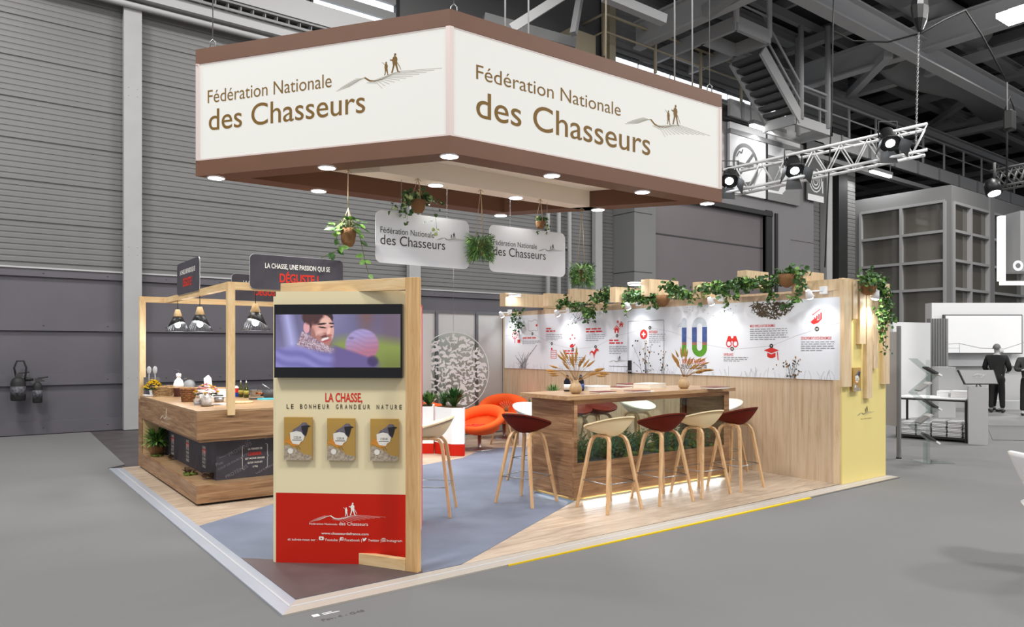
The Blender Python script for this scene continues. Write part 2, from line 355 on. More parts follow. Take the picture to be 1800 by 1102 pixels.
def herd(S_, key, cu, cv, R, n, size, clip=None, seed=3, off=.0024, ry=1.0, gap=.82):
    rnd = random.Random(seed); pts = []
    for _ in range(n * 60):
        a = rnd.uniform(-1, 1); b = rnd.uniform(-1, 1)
        if a * a + b * b > .96: continue
        if all(math.hypot((a - p) * R, (b - q) * R) > size * gap for p, q in pts): pts.append((a, b))
        if len(pts) >= n: break
    for a, b in pts:
        u, v = cu + a * R, cv + b * R * ry
        if clip and not clip(u, v): continue
        k = size * rnd.uniform(.75, 1.15); t = rnd.choice(ANIM); fl_ = rnd.choice((-1, 1)); an = rnd.uniform(-.35, .35)
        q = []
        for x, y in t:
            X = (x - .5) * k * fl_; Y = (y - .4) * k * .85; q.append((u + X * math.cos(an) - Y * math.sin(an), v + X * math.sin(an) + Y * math.cos(an)))
        S_.poly(key, q, off)

def rrect(u0, v0, u1, v1, r, n=6):
    out = []
    for cx, cy, a in ((u1 - r, v0 + r, -PI / 2), (u1 - r, v1 - r, 0), (u0 + r, v1 - r, PI / 2), (u0 + r, v0 + r, PI)):
        for i in range(n + 1): t = a + PI / 2 * i / n; out.append((cx + r * math.cos(t), cy + r * math.sin(t)))
    return out

def ivy(path, n, spread, size, mats_mb, stem=None, rnd=random, droop=.0):
    """leaves along a polyline; mats_mb = list of MB to share the leaves out over"""
    P_ = [Vector(p) for p in path]
    L = [(b - a).length for a, b in zip(P_[:-1], P_[1:])]; T = sum(L)
    for i in range(n):
        t = rnd.random() * T; k = 0
        while k < len(L) - 1 and t > L[k]: t -= L[k]; k += 1
        p = P_[k].lerp(P_[k + 1], min(1, t / L[k])) + Vector((rnd.gauss(0, spread), rnd.gauss(0, spread), rnd.gauss(0, spread * .8) - abs(rnd.gauss(0, droop))))
        d = Vector((rnd.uniform(-1, 1), rnd.uniform(-1, 1), rnd.uniform(-1.1, .5))); nn = Vector((rnd.uniform(-1, 1), rnd.uniform(-1.3, .6), rnd.uniform(-.2, 1)))
        s_ = size * rnd.uniform(.6, 1.25); mats_mb.m = rnd.choice((0, 0, 0, 1)); mats_mb.leaf(p, d, nn, s_, s_ * .95)
    mats_mb.m = 0

# ================================================================ THE HALL
WY = 15.7
struct(MB().box(-12, 60, -14, 40, -.25, -.012).build('floor', M['concrete']))
o = MB().prism([(1.70, 10.9), (1.84, 15.55), (-11, 15.55), (-11, -13), (50, -13), (50, 12), (12, 12), (12, 10.6), (9.0, 10.6), (9.0, 4.17), (1.475, 4.17), (1.47, 10.7)], -.012, .0).build('aisle_carpet', M['carpet'])
tag(o, 'flat pale grey carpet covering the aisles all around the stand', 'carpet')
s_ = Sheet((0, 0, 0), RT, FW); a = fl(552, 1080); 
S2 = Sheet(fl(568, 1092), (1, 0, 0), (0, 1, 0))
S2.text('g4', 'Pav. 4 - G48', 0, 0, .035, .26, rot=math.radians(-0))
S2.rect('g9', -.02, .09, .02, .13, .0012); S2.rect('g9', .04, .09, .14, .10, .0012); S2.rect('g9', .04, .11, .10, .12, .0012)
t = thing('floor_marking', 'small stencilled pavilion number printed on the grey carpet by the corner', 'marking', fl(568, 1092))
S2.build(t, {'g4': 'lettering', 'g9': 'sticker'})

# corrugated wall: real ribs, profile extruded along x
def ribs(x0, x1, y, z0, z1, pitch=.105, dep=.010):
    b = MB(); z = z0; pr = []; k = 0
    while z < z1 - .001:
        d = dep * (2.2 if k % 7 == 0 else 1)
        pr += [(y, z), (y, z + pitch * .62), (y + d, z + pitch * .74), (y + d * .8, z + pitch * .9)]; z += pitch; k += 1
    pr.append((y, z1)); vs = [(x0, a, c) for a, c in pr] + [(x1, a, c) for a, c in pr]; n = len(pr)
    b.add(vs, [(i, n + i, n + i + 1, i + 1) for i in range(n - 1)])
    return b
wb = ribs(-11, 15.64, WY, 3.02, 9.0); wb.box(-11, 15.64, WY + .08, WY + .3, 3.0, 9.0)
wall = wb.build('wall_back', M['siding']); struct(wall)
lp = MB().box(-11, 15.64, WY + .02, WY + .3, -.01, 3.0)
for z0, z1 in ((2.86, 3.0), (1.88, 2.06), (.885, 1.08), (0, .235)): lp.box(-11, 15.64, WY - .03, WY + .05, z0, z1)
struct(lp.build('wall_back_lower', M['lowpan']))
struct(MB().box(-11, 15.64, WY - .05, WY, 3.0, 3.03).build('trim_1', M['steelw']))
nail = MB()
for x in [i * 1.03 - 3 for i in range(18)]:
    for z in (2.93, 1.98, .98, .12): nail.lathe([(.012, -.004), (.012, .004)], (x, WY - .035, z), 8, ax=(0, 1, 0))
struct(nail.build('trim_2', M['g4']))
for i, (x0, x1, zt) in enumerate([(-3.76, -3.45, 8.1), (2.40, 2.71, 8.12), (8.56, 8.87, 8.2), (14.72, 15.0, 8.3)]):
    c = MB().box(x0, x1, 15.5, WY - .051, 0, zt)
    for z in (1.0, 3.35, 3.5, 6.4, 6.55):
        for dx in (.08, .23): c.lathe([(.009, -.004), (.009, .004)], (x0 + dx, 15.5, z), 6, ax=(0, 1, 0))
    tag(c.build('wall_column', M['colm']), ['', 'pale grey flat steel column beside the food counter on the hall wall', 'pale grey steel column behind the two white hanging signs', 'pale grey steel column near the drain pipes'][i] if i else 'pale grey steel column at the far left of the hall wall', 'column', 'steel columns along the hall wall')
for i, x in enumerate((12.95, 13.35, 13.75)):
    b = MB().tube([(x, 15.55, 0), (x, 15.55, 9.0)], .06, 10); b.box(x - .08, x + .08, 15.6, 15.72, 4.4, 4.46)
    tag(b.build('drain_pipe', M['colm']), 'upright pale grey drain pipe on the hall wall, %s of three' % ('left', 'middle', 'right')[i], 'pipe', 'drain pipes on the hall wall')
# services along the top of the wall
def long_bar(name, m, y0, y1, z0, z1, x0, x1, label, cat): return tag(MB().box(x0, x1, y0, y1, z0, z1).build(name, m), label, cat)
tag(MB().tube([(-11, 15.45, 8.12), (13.5, 15.45, 8.12)], .06, 10).build('service_pipe', M['steelw']), 'thin horizontal service pipe along the top of the ribbed wall', 'pipe')
long_bar('ledge_beam', M['steelw'], 15.3, 15.7, 8.22, 8.42, -11, 15.6, 'pale steel ledge beam above the ribbed wall', 'beam')
t = thing('cable_tray', 'dark mesh cable tray running above the ribbed wall', 'cable tray', (2, 15.3, 8.45))
b = MB().box(-11, 14, 15.5, 15.7, 8.44, 8.62); b.build('back_plate', M['steeld'], t)
b = MB()
for i in range(96): b.box(-9 + i * .25, -8.98 + i * .25, 15.25, 15.5, 8.44, 8.6)
b.box(-11, 14, 15.22, 15.26, 8.42, 8.47); b.box(-11, 14, 15.22, 15.26, 8.58, 8.62)
b.build('rungs', M['steelm'], t)['kind'] = 'stuff'
long_bar('window_beam', M['steelw'], 15.25, 15.75, 8.66, 9.1, -11, 14.5, 'broad pale grey beam under the high windows', 'beam')
# high windows with slatted daylight
for k, (x0, x1) in enumerate([(3.2, 6.1), (6.15, 8.3)]):
    w_ = MB().box(x0, x1, 15.75, 15.78, 9.12, 10.9).build('window_%d' % (k + 1), M['win']); w_['kind'] = 'structure'
    f = MB()
    for x in (x0, x1): f.box(x - .04, x + .04, 15.6, 15.75, 9.1, 10.9)
    f.box(x0, x1, 15.6, 15.75, 9.08, 9.16); f.build('window_frame', M['g2'], w_)
    sl = MB()
    for z in (9.42, 9.82, 10.22, 10.6): sl.box(x0, x1, 15.62, 15.72, z, z + .2)
    sl.build('louvre', M['steelm'], w_)
b = MB().box(8.35, 15.64, 15.6, 15.9, 9.1, 13.5).box(-11, 3.1, 15.6, 15.9, 9.1, 13.5); struct(b.build('wall_back_upper', M['g4']))
struct(ribs(15.2, 29.3, WY, 10.55, 13.5, .2, .04).build('wall_back_high', M['steelm']))
b = MB()
for k in range(8): b.box(15.3 + k * 1.5, 16.72 + k * 1.5, 15.72, 15.76, 10.24, 10.42)
o = b.build('window_3', M['win']); struct(o)
struct(MB().box(15.2, 29.3, 15.76, 15.9, 9.0, 10.56).build('wall_back_band', M['g4']))

# vestibule with the big taupe sliding door
VX, VY = 15.64, 14.83
struct(MB().box(VX, 16.56, VY, 15.9, 0, 9.0).build('wall_vestibule_left', M['g5']))
struct(MB().box(22.15, 25.2, VY, 15.9, 0, 9.0).build('wall_vestibule_right', M['doorp2']))
struct(MB().box(16.56, 22.15, VY, 15.9, 6.2, 9.0).build('wall_vestibule_top', M['doorp2']))
b = MB()
for z in (2.0, 3.8, 5.55): 
    b.box(VX - .004, VX + .03, VY - .004, 15.7, z, z + .025); b.box(VX, 16.4, VY - .006, VY, z, z + .02); b.box(23.7, 25.2, VY - .006, VY, z - .1, z - .08)
struct(b.build('trim_3', M['g3']))
d = MB().box(16.56, 22.15, VY + .12, VY + .2, 0, 6.2).build('door_1', M['doorp']); struct(d)
b = MB().box(16.56, 22.15, VY + .10, VY + .12, 5.02, 5.06).box(16.56, 22.15, VY + .10, VY + .12, 1.4, 1.43); b.build('panel_seam', M['g3'], d)
MB().box(16.56, 22.15, VY + .06, VY + .12, 3.22, 3.3).build('push_rail', M['g7'], d)
b = MB().box(22.15, 22.5, VY - .05, VY + .1, 0, 6.35).box(16.56, 22.5, VY - .08, VY + .12, 6.15, 6.3).box(22.7, 22.85, VY - .05, VY + .02, 0, 6.3); b.build('door_frame', M['g2'], d)
b = ribs(25.2, 29.3, 15.4, 0, 9.0, .16, .012); b.box(25.2, 29.3, 15.5, 15.6, 0, 9.0); struct(b.build('wall_back_far', M['siding']))
tag(MB().box(26.6, 27.0, 15.1, 15.38, 0, 9).build('wall_column', M['colm']), 'pale grey steel column below the spiral hose sign', 'column', 'steel columns along the hall wall')
tag(MB().box(27.3, 27.95, 15.0, 15.36, 0, 9).build('pillar', M['g2']), 'near black pillar between the hall wall and the glazed offices', 'pillar')

# no smoking board over the door
t = thing('no_smoking_sign', 'grey and white no smoking board high over the sliding door', 'sign', (21.0, VY - .1, 7.0))
A_, B_ = py(1283, 232, VY - .12), py(1368, 232, VY - .12); zt, zb_ = 9.0, 6.7
MB().box(A_.x, A_.x + 2.0, VY - .12, VY - .02, zb_, zt).build('white_board', M['g9'], t)
MB().box(A_.x + 2.0, A_.x + 2.1, VY - .14, VY - .02, zb_, 8.6).build('divider', M['g2'], t)
MB().box(A_.x + 2.1, A_.x + 4.1, VY - .12, VY - .02, zb_, zt).build('grey_board', M['g5'], t)
s_ = Sheet((A_.x, VY - .12, zb_), (1, 0, 0))
s_.ring('g4', .85, 1.0, .58, .72, .004, ry=1.0); s_.line('g4', [(.42, .55), (1.28, 1.42)], .13, .006); s_.rect('g4', .35, .92, 1.3, 1.05, .004); s_.line('g4', [(.35, 1.2), (.5, 1.4), (.62, 1.35), (.7, 1.5)], .06, .004)
s_.rect('g9', 2.1, 1.55, 4.1, 2.3, .003)
s_.disc('g9', 3.5, 1.25, .13, .004); s_.poly('g9', [(2.75, 1.25), (3.15, 1.2), (3.38, .95), (3.3, .55), (3.05, .35), (2.7, .3), (2.9, .55), (2.98, .85)], .004); s_.line('g9', [(2.1, .3), (3.0, .32)], .08, .004)
s_.build(t, {'g4': 'no_smoking_symbol', 'g9': 'figure_symbol'})
t = thing('hose_sign', 'small square sign with a white spiral hose symbol over the far column', 'sign', (26.8, 14.6, 7.2))
c1 = py(1433, 318, 14.7)
MB().box(c1.x - .55, c1.x + .6, 14.7, 14.74, c1.z - .75, c1.z + 1.5).build('board', M['g4'], t)
s_ = Sheet((c1.x, 14.7, c1.z), (1, 0, 0)); sp = [((.06 + .036 * i / 4) * math.cos(i * .45), (.06 + .036 * i / 4) * math.sin(i * .45)) for i in range(46)]
s_.line('g9', sp, .045, .004); s_.rect('g9', -.5, -.75, .58, -.52, .004); s_.line('g9', [(.5, .05), (.5, -.4)], .06, .004)
s_.build(t, {'g9': 'spiral_symbol'})
for k, (u0, v0, u1, v1, Y) in enumerate([(1320, 220, 1378, 240, 14.2), (1531, 301, 1565, 312, 14.2)]):
    p, q = py(u0, v0, Y), py(u1, v1, Y); q.z = p.z
    t = thing('tube_lamp', ['lit tube lamp above the no smoking board', 'lit tube lamp beyond the lattice truss'][k], 'lamp', p, 0, 'lit tube lamps near the hall wall')
    area('tube_glow', (p + q) / 2 - UP * .06, .2, 60, sy=2.0)
    MB().bar(p, q, .12, .07).build('tube', M['tube'], t); MB().tube([p + UP * .15, p + UP * 1.6], .02, 6).build('hanger', M['g5'], t); MB().tube([q + UP * .15, q + UP * 1.6], .02, 6).build('hanger', M['g5'], t); MB().bar(p + Vector((0, 0, .1)), q + Vector((0, 0, .1)), .22, .12).build('housing', M['g5'], t)

# glazed offices on the right
GX, GY, GZ = 29.3, 11.75, 7.65
g = thing('office_block', 'two storey grey office block with large dark gridded windows', 'building', (GX + 3, GY + 2, 0))
y0g, y1g = GY, 15.6
zz = lambda u, v, pl: (px(u, v, GX).z if pl == 'x' else py(u, v, GY).z)
# left face (constant x) openings and right face (constant y)
def yl(u): return px(u, 400, GX).y
def xr(u): return py(u, 400, GY).x
wy0, wy1 = yl(1661), yl(1513); wz1 = px(1661, 353, GX).z; 
xf0, xf1, xf2, xf3, xf4 = xr(1676), xr(1738), xr(1745), xr(1800), xr(1880)
fz1 = py(1676, 356, GY).z
b = MB()
b.box(GX, GX + .25, y0g + .001, wy0, 0, GZ).box(GX, GX + .25, wy1, y1g, 0, GZ).box(GX, GX + .25, wy0, wy1, wz1, GZ).box(GX, GX + .25, wy0, wy1, 0, 2.2)
b.box(GX + .001, xf0, GY - .002, GY - .001, 0, GZ - .002).box(xf0, xf4 + 6, GY, GY + .25, fz1, GZ).box(xf1, xf2, GY - .06, GY + .25, 0, GZ).box(xf4, xf4 + 6, GY, GY + .25, 0, fz1).box(GX + .26, xf4 + 6, GY + .26, y1g, GZ - .15, GZ - .05)
b.build('cladding', M['g5'], g)
b = MB()
ym = yl(1584)
for y in (wy0, ym, wy1): b.box(GX - .05, GX + .1, y - .05, y + .05, 2.2, wz1)
rows = [px(1600, v, GX).z for v in (413, 463, 511)]
for z in rows + [wz1]: b.box(GX - .045, GX + .1, wy0, wy1, z - .05, z + .05)
xm = xr(1706)
for x in (xf0, xm, xf1, xf2, xf3, xr(1845)): b.box(x - .06, x + .06, GY - .05, GY + .1, 0, fz1)
for z in rows + [fz1]: b.box(xf0, xf4, GY - .045, GY + .1, z - .05, z + .05)
b.build('window_grid', M['g6'], g)
b = MB().box(GX + .1, GX + .14, wy0, wy1, 2.2, wz1).box(xf0, xf4, GY + .1, GY + .14, 0, fz1); b.build('window_glass', M['dglass'], g)
b = MB().box(GX + .3, xf4, GY + .3, y1g, 4.3, 4.42); b.build('inner_floor', M['g6'], g)

# ---------------------------------------------------------------- roof steelwork
RY = [0]
def beam_px(name, u1, v1, u2, v2, z, w, h, m, axis, label, ext=(0, 0), cat='beam', group=None, flange=True):
    p, q = fl(u1, v1, z), fl(u2, v2, z)
    if axis == 'x': y = (p.y + q.y) / 2; p.y = q.y = y
    elif axis == 'y': x = (p.x + q.x) / 2; p.x = q.x = x
    d = (q - p).normalized(); p = p - d * ext[0]; q = q + d * ext[1]
    b = MB()
    if flange and h > .3:
        b.bar(p, q, w * .25, h); b.bar(p + UP * (h / 2), q + UP * (h / 2), w, .06); b.bar(p - UP * (h / 2), q - UP * (h / 2), w, .06)
    else: b.bar(p, q, w, h)
    return tag(b.build(name, m), label, cat, group)
beam_px('roof_girder', 1594, 72, 1769, 174, 11.2, .4, .66, M['steelw'], 'x', 'heavy pale steel girder crossing the upper right roof', (14, 12))
beam_px('roof_girder', 1500, 105, 1800, 15, 11.6, .4, .8, M['steelw'], 'y', 'heavy pale steel girder rising toward the top right corner', (18, 8))
rl = [(1661, 120, 1800, 76, 12.0, 'lit purlin just below the two bright roof lamps'), (1632, 232, 1766, 200, 12.4, 'purlin below the black winch sack'), (1454, 205, 1737, 160, 12.4, 'purlin passing in front of the curved duct'),
      (1300, 300, 1800, 232, 12.2, 'purlin above the lattice truss'), (1560, 335, 1800, 290, 12.4, 'lowest purlin over the office block'), (1250, 130, 1600, 20, 12.4, 'purlin above the steel stairs'), (1440, 262, 1800, 196, 13.0, 'thin purlin high behind the stairs')]
for i, (a, b_, c, d_, z, lb) in enumerate(rl): beam_px('purlin', a, b_, c, d_, z, .35, .3, M['steelw'] if i % 3 == 0 else M['steelm'], 'y', lb, (10, 4), 'beam', 'steel purlins running away under the roof')
rl = [(1447, 149, 1800, 308, 11.8, 'long tie beam crossing below the heavy girder'), (1390, 60, 1800, 262, 12.6, 'tie beam partly behind the curved duct'), (1470, 235, 1800, 372, 12.6, 'tie beam low over the office block'), (1560, 10, 1800, 120, 12.6, 'tie beam at the top right'), (950, 0, 1240, 150, 12.2, 'tie beam above the lit box and railing'), (1180, 40, 1500, 200, 13.0, 'tie beam behind the steel stairs')]
for i, (a, b_, c, d_, z, lb) in enumerate(rl): beam_px('tie_beam', a, b_, c, d_, z, .4, .35, M['steelw'] if i in (0, 4) else M['steelm'], 'x', lb, (6, 8), 'beam', 'steel tie beams running along the roof')
def brace(u1, v1, u2, v2, z1, z2, r, lb, m='steelm'):
    p, q = fl(u1, v1, z1), fl(u2, v2, z2); tag(MB().bar(p, q, r, r).build('roof_brace', M[m]), lb, 'brace', 'diagonal roof braces')
brace(1495, 165, 1562, 95, 11.8, 11.0, .28, 'diagonal brace rising to the heavy girder joint', 'steelw'); brace(1633, 222, 1700, 176, 12.2, 12.0, .25, 'diagonal brace near the winch chain')
brace(1240, 22, 1298, -20, 10.5, 10.7, .3, 'diagonal brace above the white guard rail')
def near_bar(u1, v1, u2, v2, D1, D2, w, lb, m='steelw', nm='roof_brace', cat='brace'): tag(MB().bar(pd(u1, v1, D1), pd(u2, v2, D2), w, w).build(nm, M[m]), lb, cat, 'roof bars close above the lit box')
near_bar(896, 52, 1000, -14, 16.5, 17.2, .2, 'pale diagonal bar rising just above the top edge of the lit box'); near_bar(1008, 60, 1022, -20, 17, 17.5, .14, 'thin steep bar between the diagonal bar and the beige cabinet', 'steelm')
near_bar(1062, -8, 1168, 36, 17, 17.6, .22, 'pale bar sloping down to the right above the beige railing'); near_bar(850, 34, 1010, 78, 18.0, 18.6, .25, 'grey ledge bar just above the right face of the lit box', 'steelm')
beam_px('roof_girder', 1112, 62, 1290, -8, 10.9, .3, .75, M['steelw'], 'y', 'pale plate girder rising to the right behind the beige railing', (0, 6))
pts = [fl(u, v, 12.2) for u, v in ((1560, 92), (1585, 118), (1612, 130), (1650, 138), (1700, 150), (1745, 190))]
tag(MB().tube(pts, .62, 14).build('air_duct', M['steelm']), 'fat curved metal air duct behind the heavy girder', 'duct')
pts = [fl(u, v, 12.6) for u, v in ((1590, -15), (1660, 30), (1720, 60))]; tag(MB().tube(pts, .5, 12).build('air_duct', M['steelm']), 'short fat duct end at the top edge beside the winch', 'duct')
# roof deck of deep ribs
b = MB(); n = 0
y = -6.0
while y < 46: b.box(15, 95, y, y + .5, 13.35, 13.6); b.box(15, 95, y + .5, y + 1.0, 13.6, 13.7); y += 1.0
struct(b.build('ceiling', M['deck']))
struct(MB().box(-12, 15, 9.5, 16, 13.5, 13.7).build('ceiling_left', M['deck']))
b = MB()
for x in range(16, 90, 3): b.box(x, x + .16, -6, 46, 13.0, 13.35)
struct(b.build('ceiling_joists', M['steelm']))
b = MB()
for y in range(-4, 46, 6): b.box(15, 95, y, y + .18, 12.7, 13.0)
struct(b.build('ceiling_rails', M['steelm']))
for k, (u, v, u2, v2) in enumerate([(1770, 22, 1792, 36), (1792, 14, 1812, 28)]):
    p, q = fl(u, v, 10.2), fl(u2, v2, 10.2); tag(MB().bar(p, q, .5, .12).build('roof_lamp', M['tube']), ['left', 'right'][k] + ' of two short bright lamps at the top right of the roof', 'lamp', 'bright lamps in the roof corner')
struct(MB().box(60, 60.3, -14, 46, 0, 13.5).build('wall_right', M['g3']))
struct(MB().box(29.3, 60, 30, 30.3, 0, 13.5).build('wall_rear', M['g3']))

# catwalk with railing along the high windows
cy_ = 14.7
t = thing('catwalk', 'pale steel catwalk with plate girders under the high windows', 'catwalk', (22, 15.2, 9.5))
MB().box(20.0, 46, cy_, cy_ + .1, 9.2, 9.75).build('edge_girder', M['steelw'], t)
MB().box(14.3, 46, cy_ + .1, 15.6, 9.55, 9.62).build('deck', M['steelm'], t)
MB().box(20.0, 46, cy_ - .02, cy_ + .25, 8.62, 8.78).build('service_rail', M['steelm'], t)
for i in range(12): MB().box(20.6 + i * 2.1, 20.72 + i * 2.1, cy_ - .05, cy_, 9.2, 9.75).build('stiffener', M['g6'], t)
t = thing('guard_rail', 'beige tubular guard rail along the catwalk above the lit box', 'railing', (14.3, cy_, 9.8))
MB().tube([(14.3, 15.7, 10.95), (14.3, cy_, 10.95), (20.9, cy_, 10.95)], .045, 6).build('top_rail', M['railm'], t)
MB().tube([(14.3, 15.7, 10.45), (14.3, cy_, 10.45), (20.9, cy_, 10.45)], .03, 6).build('mid_rail', M['railm'], t)
for i in range(4): MB().box(14.3 + i * 2.1 - .04, 14.3 + i * 2.1 + .04, cy_ - .03, cy_ + .03, 9.75, 10.95).build('rail_post', M['railm'], t)
t = thing('guard_rail', 'grey tubular guard rail along the catwalk right of the lit box', 'railing', (21, cy_, 9.8))
for z, r, nm in ((10.95, .045, 'top_rail'), (10.45, .03, 'mid_rail')): MB().tube([(21.0, cy_, z), (46, cy_, z)], r, 6).build(nm, M['steelw'], t)
for i in range(12): MB().box(21.2 + i * 2.1 - .04, 21.2 + i * 2.1 + .04, cy_ - .03, cy_ + .03, 9.76, 10.95).build('rail_post', M['steelw'], t)
tag(MB().box(13.3, 14.25, 15.0, 15.5, 9.1, 10.4).build('equipment_cabinet', M['railm']), 'beige steel cabinet on the catwalk behind the guard rail', 'cabinet')
tag(MB().box(14.95, 15.2, 15.15, 15.5, 9.1, 12.6).build('wall_column', M['railm']), 'beige steel column end behind the guard rail', 'column')

# steel stairs hanging from the roof
YR = 13.0
Rt, Rb = py(1340, 88, YR), py(1408, 210, YR); W2 = Vector((0, 1.08, 0))
t = thing('steel_stairs', 'grey open steel staircase with landings hanging from the roof', 'stairs', Rb)
b = MB()
for o_ in (Vector(), W2): b.bar(Rt + o_, Rb + o_, .08, .38)
b.build('stringer', M['steelw'], t)
N = 9
for i in range(N):
    p = Rt.lerp(Rb, (i + .6) / N); MB().obox(p + W2 / 2, (.21, 0, 0), (0, .5, 0), (0, 0, .05)).build('tread', M['g4'], t)
c0 = Vector((Rt.x - .1, YR - .3, Rt.z + .25))
L_ = 3.6
b = MB()
for x0 in (c0.x - 1.6, c0.x): b.box(x0 - .06, x0 + .06, c0.y, c0.y + L_, c0.z - .2, c0.z + .2)
for k in range(4): y = c0.y + k * L_ / 3; b.box(c0.x - 1.6, c0.x, y - .06, y + .06, c0.z - .2, c0.z + .2)
b.build('upper_landing', M['steelw'], t)
MB().box(c0.x - 1.6, c0.x, c0.y, c0.y + L_, c0.z + .2, c0.z + .24).build('grating', M['g3'], t)
b = MB().box(Rb.x - .3, Rb.x + 1.9, YR, YR + .1, Rb.z - .2, Rb.z + .12).box(Rb.x - .3, Rb.x + 1.9, YR + 1.1, YR + 1.2, Rb.z - .2, Rb.z + .12).box(Rb.x + 1.8, Rb.x + 1.9, YR, YR + 1.1, Rb.z - .2, Rb.z + .12).box(Rb.x - .35, Rb.x - .25, YR, YR + 1.1, Rb.z - .2, Rb.z + .12)
b.build('lower_landing', M['steelw'], t)
for (x, y, z0, z1) in ((c0.x, YR - .3, c0.z, c0.z + 3), (c0.x - 1.6, YR - .3, c0.z, c0.z + 3), (Rb.x, YR, Rb.z, Rb.z + 3.0), (Rb.x + 1.6, YR, Rb.z, Rb.z + 3.4), (Rb.x + 1.6, YR + 1.1, Rb.z, Rb.z + 3.4), (c0.x, c0.y + L_, c0.z, c0.z + 3), (c0.x - 1.6, c0.y + L_, c0.z, c0.z + 3)):
    MB().tube([(x, y, z0), (x, y, z1)], .09, 8).build('hanger', M['steelw'], t)
b = MB()
for dz in (.55, 1.1): b.tube([Rt + UP * dz, Rb + UP * dz, Rb + UP * dz + Vector((1.6, 0, 0))], .04, 6)
for dz in (.6, 1.1): b.tube([(c0.x - 1.6, c0.y + L_, c0.z + dz), (c0.x - 1.6, c0.y, c0.z + dz), (c0.x, c0.y, c0.z + dz)], .04, 6)
b.build('handrail', M['steelw'], t)

# lattice truss with spotlights
p, q = pd(1232, 352, 16.0), pd(1628, 268, 14.2)
t = thing('lattice_truss', 'silver lattice truss carrying three lit stage spotlights', 'truss', (p + q) / 2)
d = (q - p).normalized(); sd = d.cross(UP).normalized(); hh = .50
ch = [Vector(), UP * hh + sd * .22, UP * hh - sd * .22, sd * .0]
b = MB()
for o_ in (sd * .22, -sd * .22, UP * hh + sd * .22, UP * hh - sd * .22): b.tube([p + o_, q + o_], .032, 6)
b.build('chords', M['g9'], t)
b = MB(); n = 17
for i in range(n):
    a0, a1 = p.lerp(q, i / n), p.lerp(q, (i + 1) / n)
    for s2 in (1, -1):
        e0, e1 = (Vector(), UP * hh) if i % 2 == 0 else (UP * hh, Vector())
        b.tube([a0 + sd * .22 * s2 + e0, a1 + sd * .22 * s2 + e1], .014, 5)
    b.tube([a0 + sd * .22, a1 - sd * .22], .012, 5); b.tube([a0 + sd * .22 + UP * hh, a1 - sd * .22 + UP * hh], .012, 5)
b.build('lattice', M['g9'], t)['kind'] = 'stuff'
for k, (u, v, f) in enumerate([(1282, 318, .12), (1397, 300, .42), (1565, 252, .83)]):
    c = p.lerp(q, f) + UP * (hh + .02) - RT * .05 - FW * .35; c = pd(u, v, (c - CP).dot(FW))
    t = thing('stage_spotlight', ['lit black spotlight at the left end of the truss, beside the lit box', 'lit black spotlight with barn doors in the middle of the truss', 'lit black spotlight with barn doors at the right end of the truss'][k], 'spotlight', c, 0, 'stage spotlights on the lattice truss')
    ax = (-FW * .7 - UP * .75 - RT * (.3 if k == 0 else .1)).normalized()
    MB().lathe([(.10, -.42), (.15, -.36), (.16, -.05), (.19, 0), (.17, .0)], c, 18, ax=ax).build('housing', M['black'], t)
    MB().lathe([(.0, .0), (.085, .0), (.085, .01), (0, .01)], c, 16, ax=ax).build('lens', M['lamp'], t)
    r1 = ax.orthogonal().normalized(); r2 = ax.cross(r1)
    for r_, s_ in ((r1, r2), (-r1, r2), (r2, r1), (-r2, r1)):
        MB().prism3([c + r_ * .17 - s_ * .12, c + r_ * .17 + s_ * .12, c + r_ * .30 + s_ * .17 + ax * .22, c + r_ * .30 - s_ * .17 + ax * .22], ax * .006).build('barn_door', M['g3'], t)
    MB().tube([c - ax * .2 + RT * .18, c - ax * .2 + UP * .32 + RT * .18, c - ax * .2 + UP * .32 - RT * .18, c - ax * .2 - RT * .18], .014, 6).build('yoke', M['g3'], t)
tp = q + UP * hh - d * .6
t = thing('chain_hoist', 'black sack and chain hoist hanging above the right end of the truss', 'hoist', tp)
b = MB()
z = 0; i = 0
top = pd(1617, -30, 14.3); bot = pd(1610, 250, 14.3)
n = 70
for i in range(n):
    c = bot.lerp(top, i / n); e = RT if i % 2 else FW; b.tube([c - UP * .035, c + e * .02, c + UP * .035, c - e * .02, c - UP * .035], .007, 4, cap=False)
b.build('chain', M['g6'], t)['kind'] = 'stuff'
c = pd(1617, 40, 14.3); MB().lathe([(.0, -.22), (.07, -.16), (.19, .05), (.24, .3), (.18, .62), (.12, .7)], c, 9, False, sx=1, sy=.6).build('sack', M['black'], t)
c = pd(1775, 205, 14.6); t = thing('chain_bag', 'black cloth bag hanging on a cable at the right edge', 'bag', c)
MB().box(c.x - .13, c.x + .13, c.y - .08, c.y + .08, c.z - .28, c.z + .12).build('bag_body', M['black'], t, bevel=.03); MB().tube([c + UP * .12 + RT * .1, c + UP * .4, c + UP * .12 - RT * .1], .015, 6).build('bag_straps', M['g2'], t)
def cable(pts, r, m, lb, name='cable', cat='cable', group=None): return tag(MB().tube(pts, r, 6).build(name, M[m]), lb, cat, group)
cable([pd(1770, 145, 14.6), pd(1770, 320, 14.6)], .02, 'g2', 'straight black cable down to the right hand truss')
cable([pd(1466, -20, 15), pd(1464, 50, 15), pd(1462, 200, 15), pd(1455, 345, 15), pd(1450, 470, 15)], .016, 'g2', 'long black cable dropping past the hose sign')
cable([pd(1465, 55, 15), pd(1500, 72, 15), pd(1560, 74, 14.7), pd(1620, 58, 14.4), pd(1660, 35, 14.4), pd(1697, 18, 14.6), pd(1725, 60, 14.6), pd(1768, 140, 14.6)], .018, 'g2', 'slack black cable sagging between the winch and the right edge')
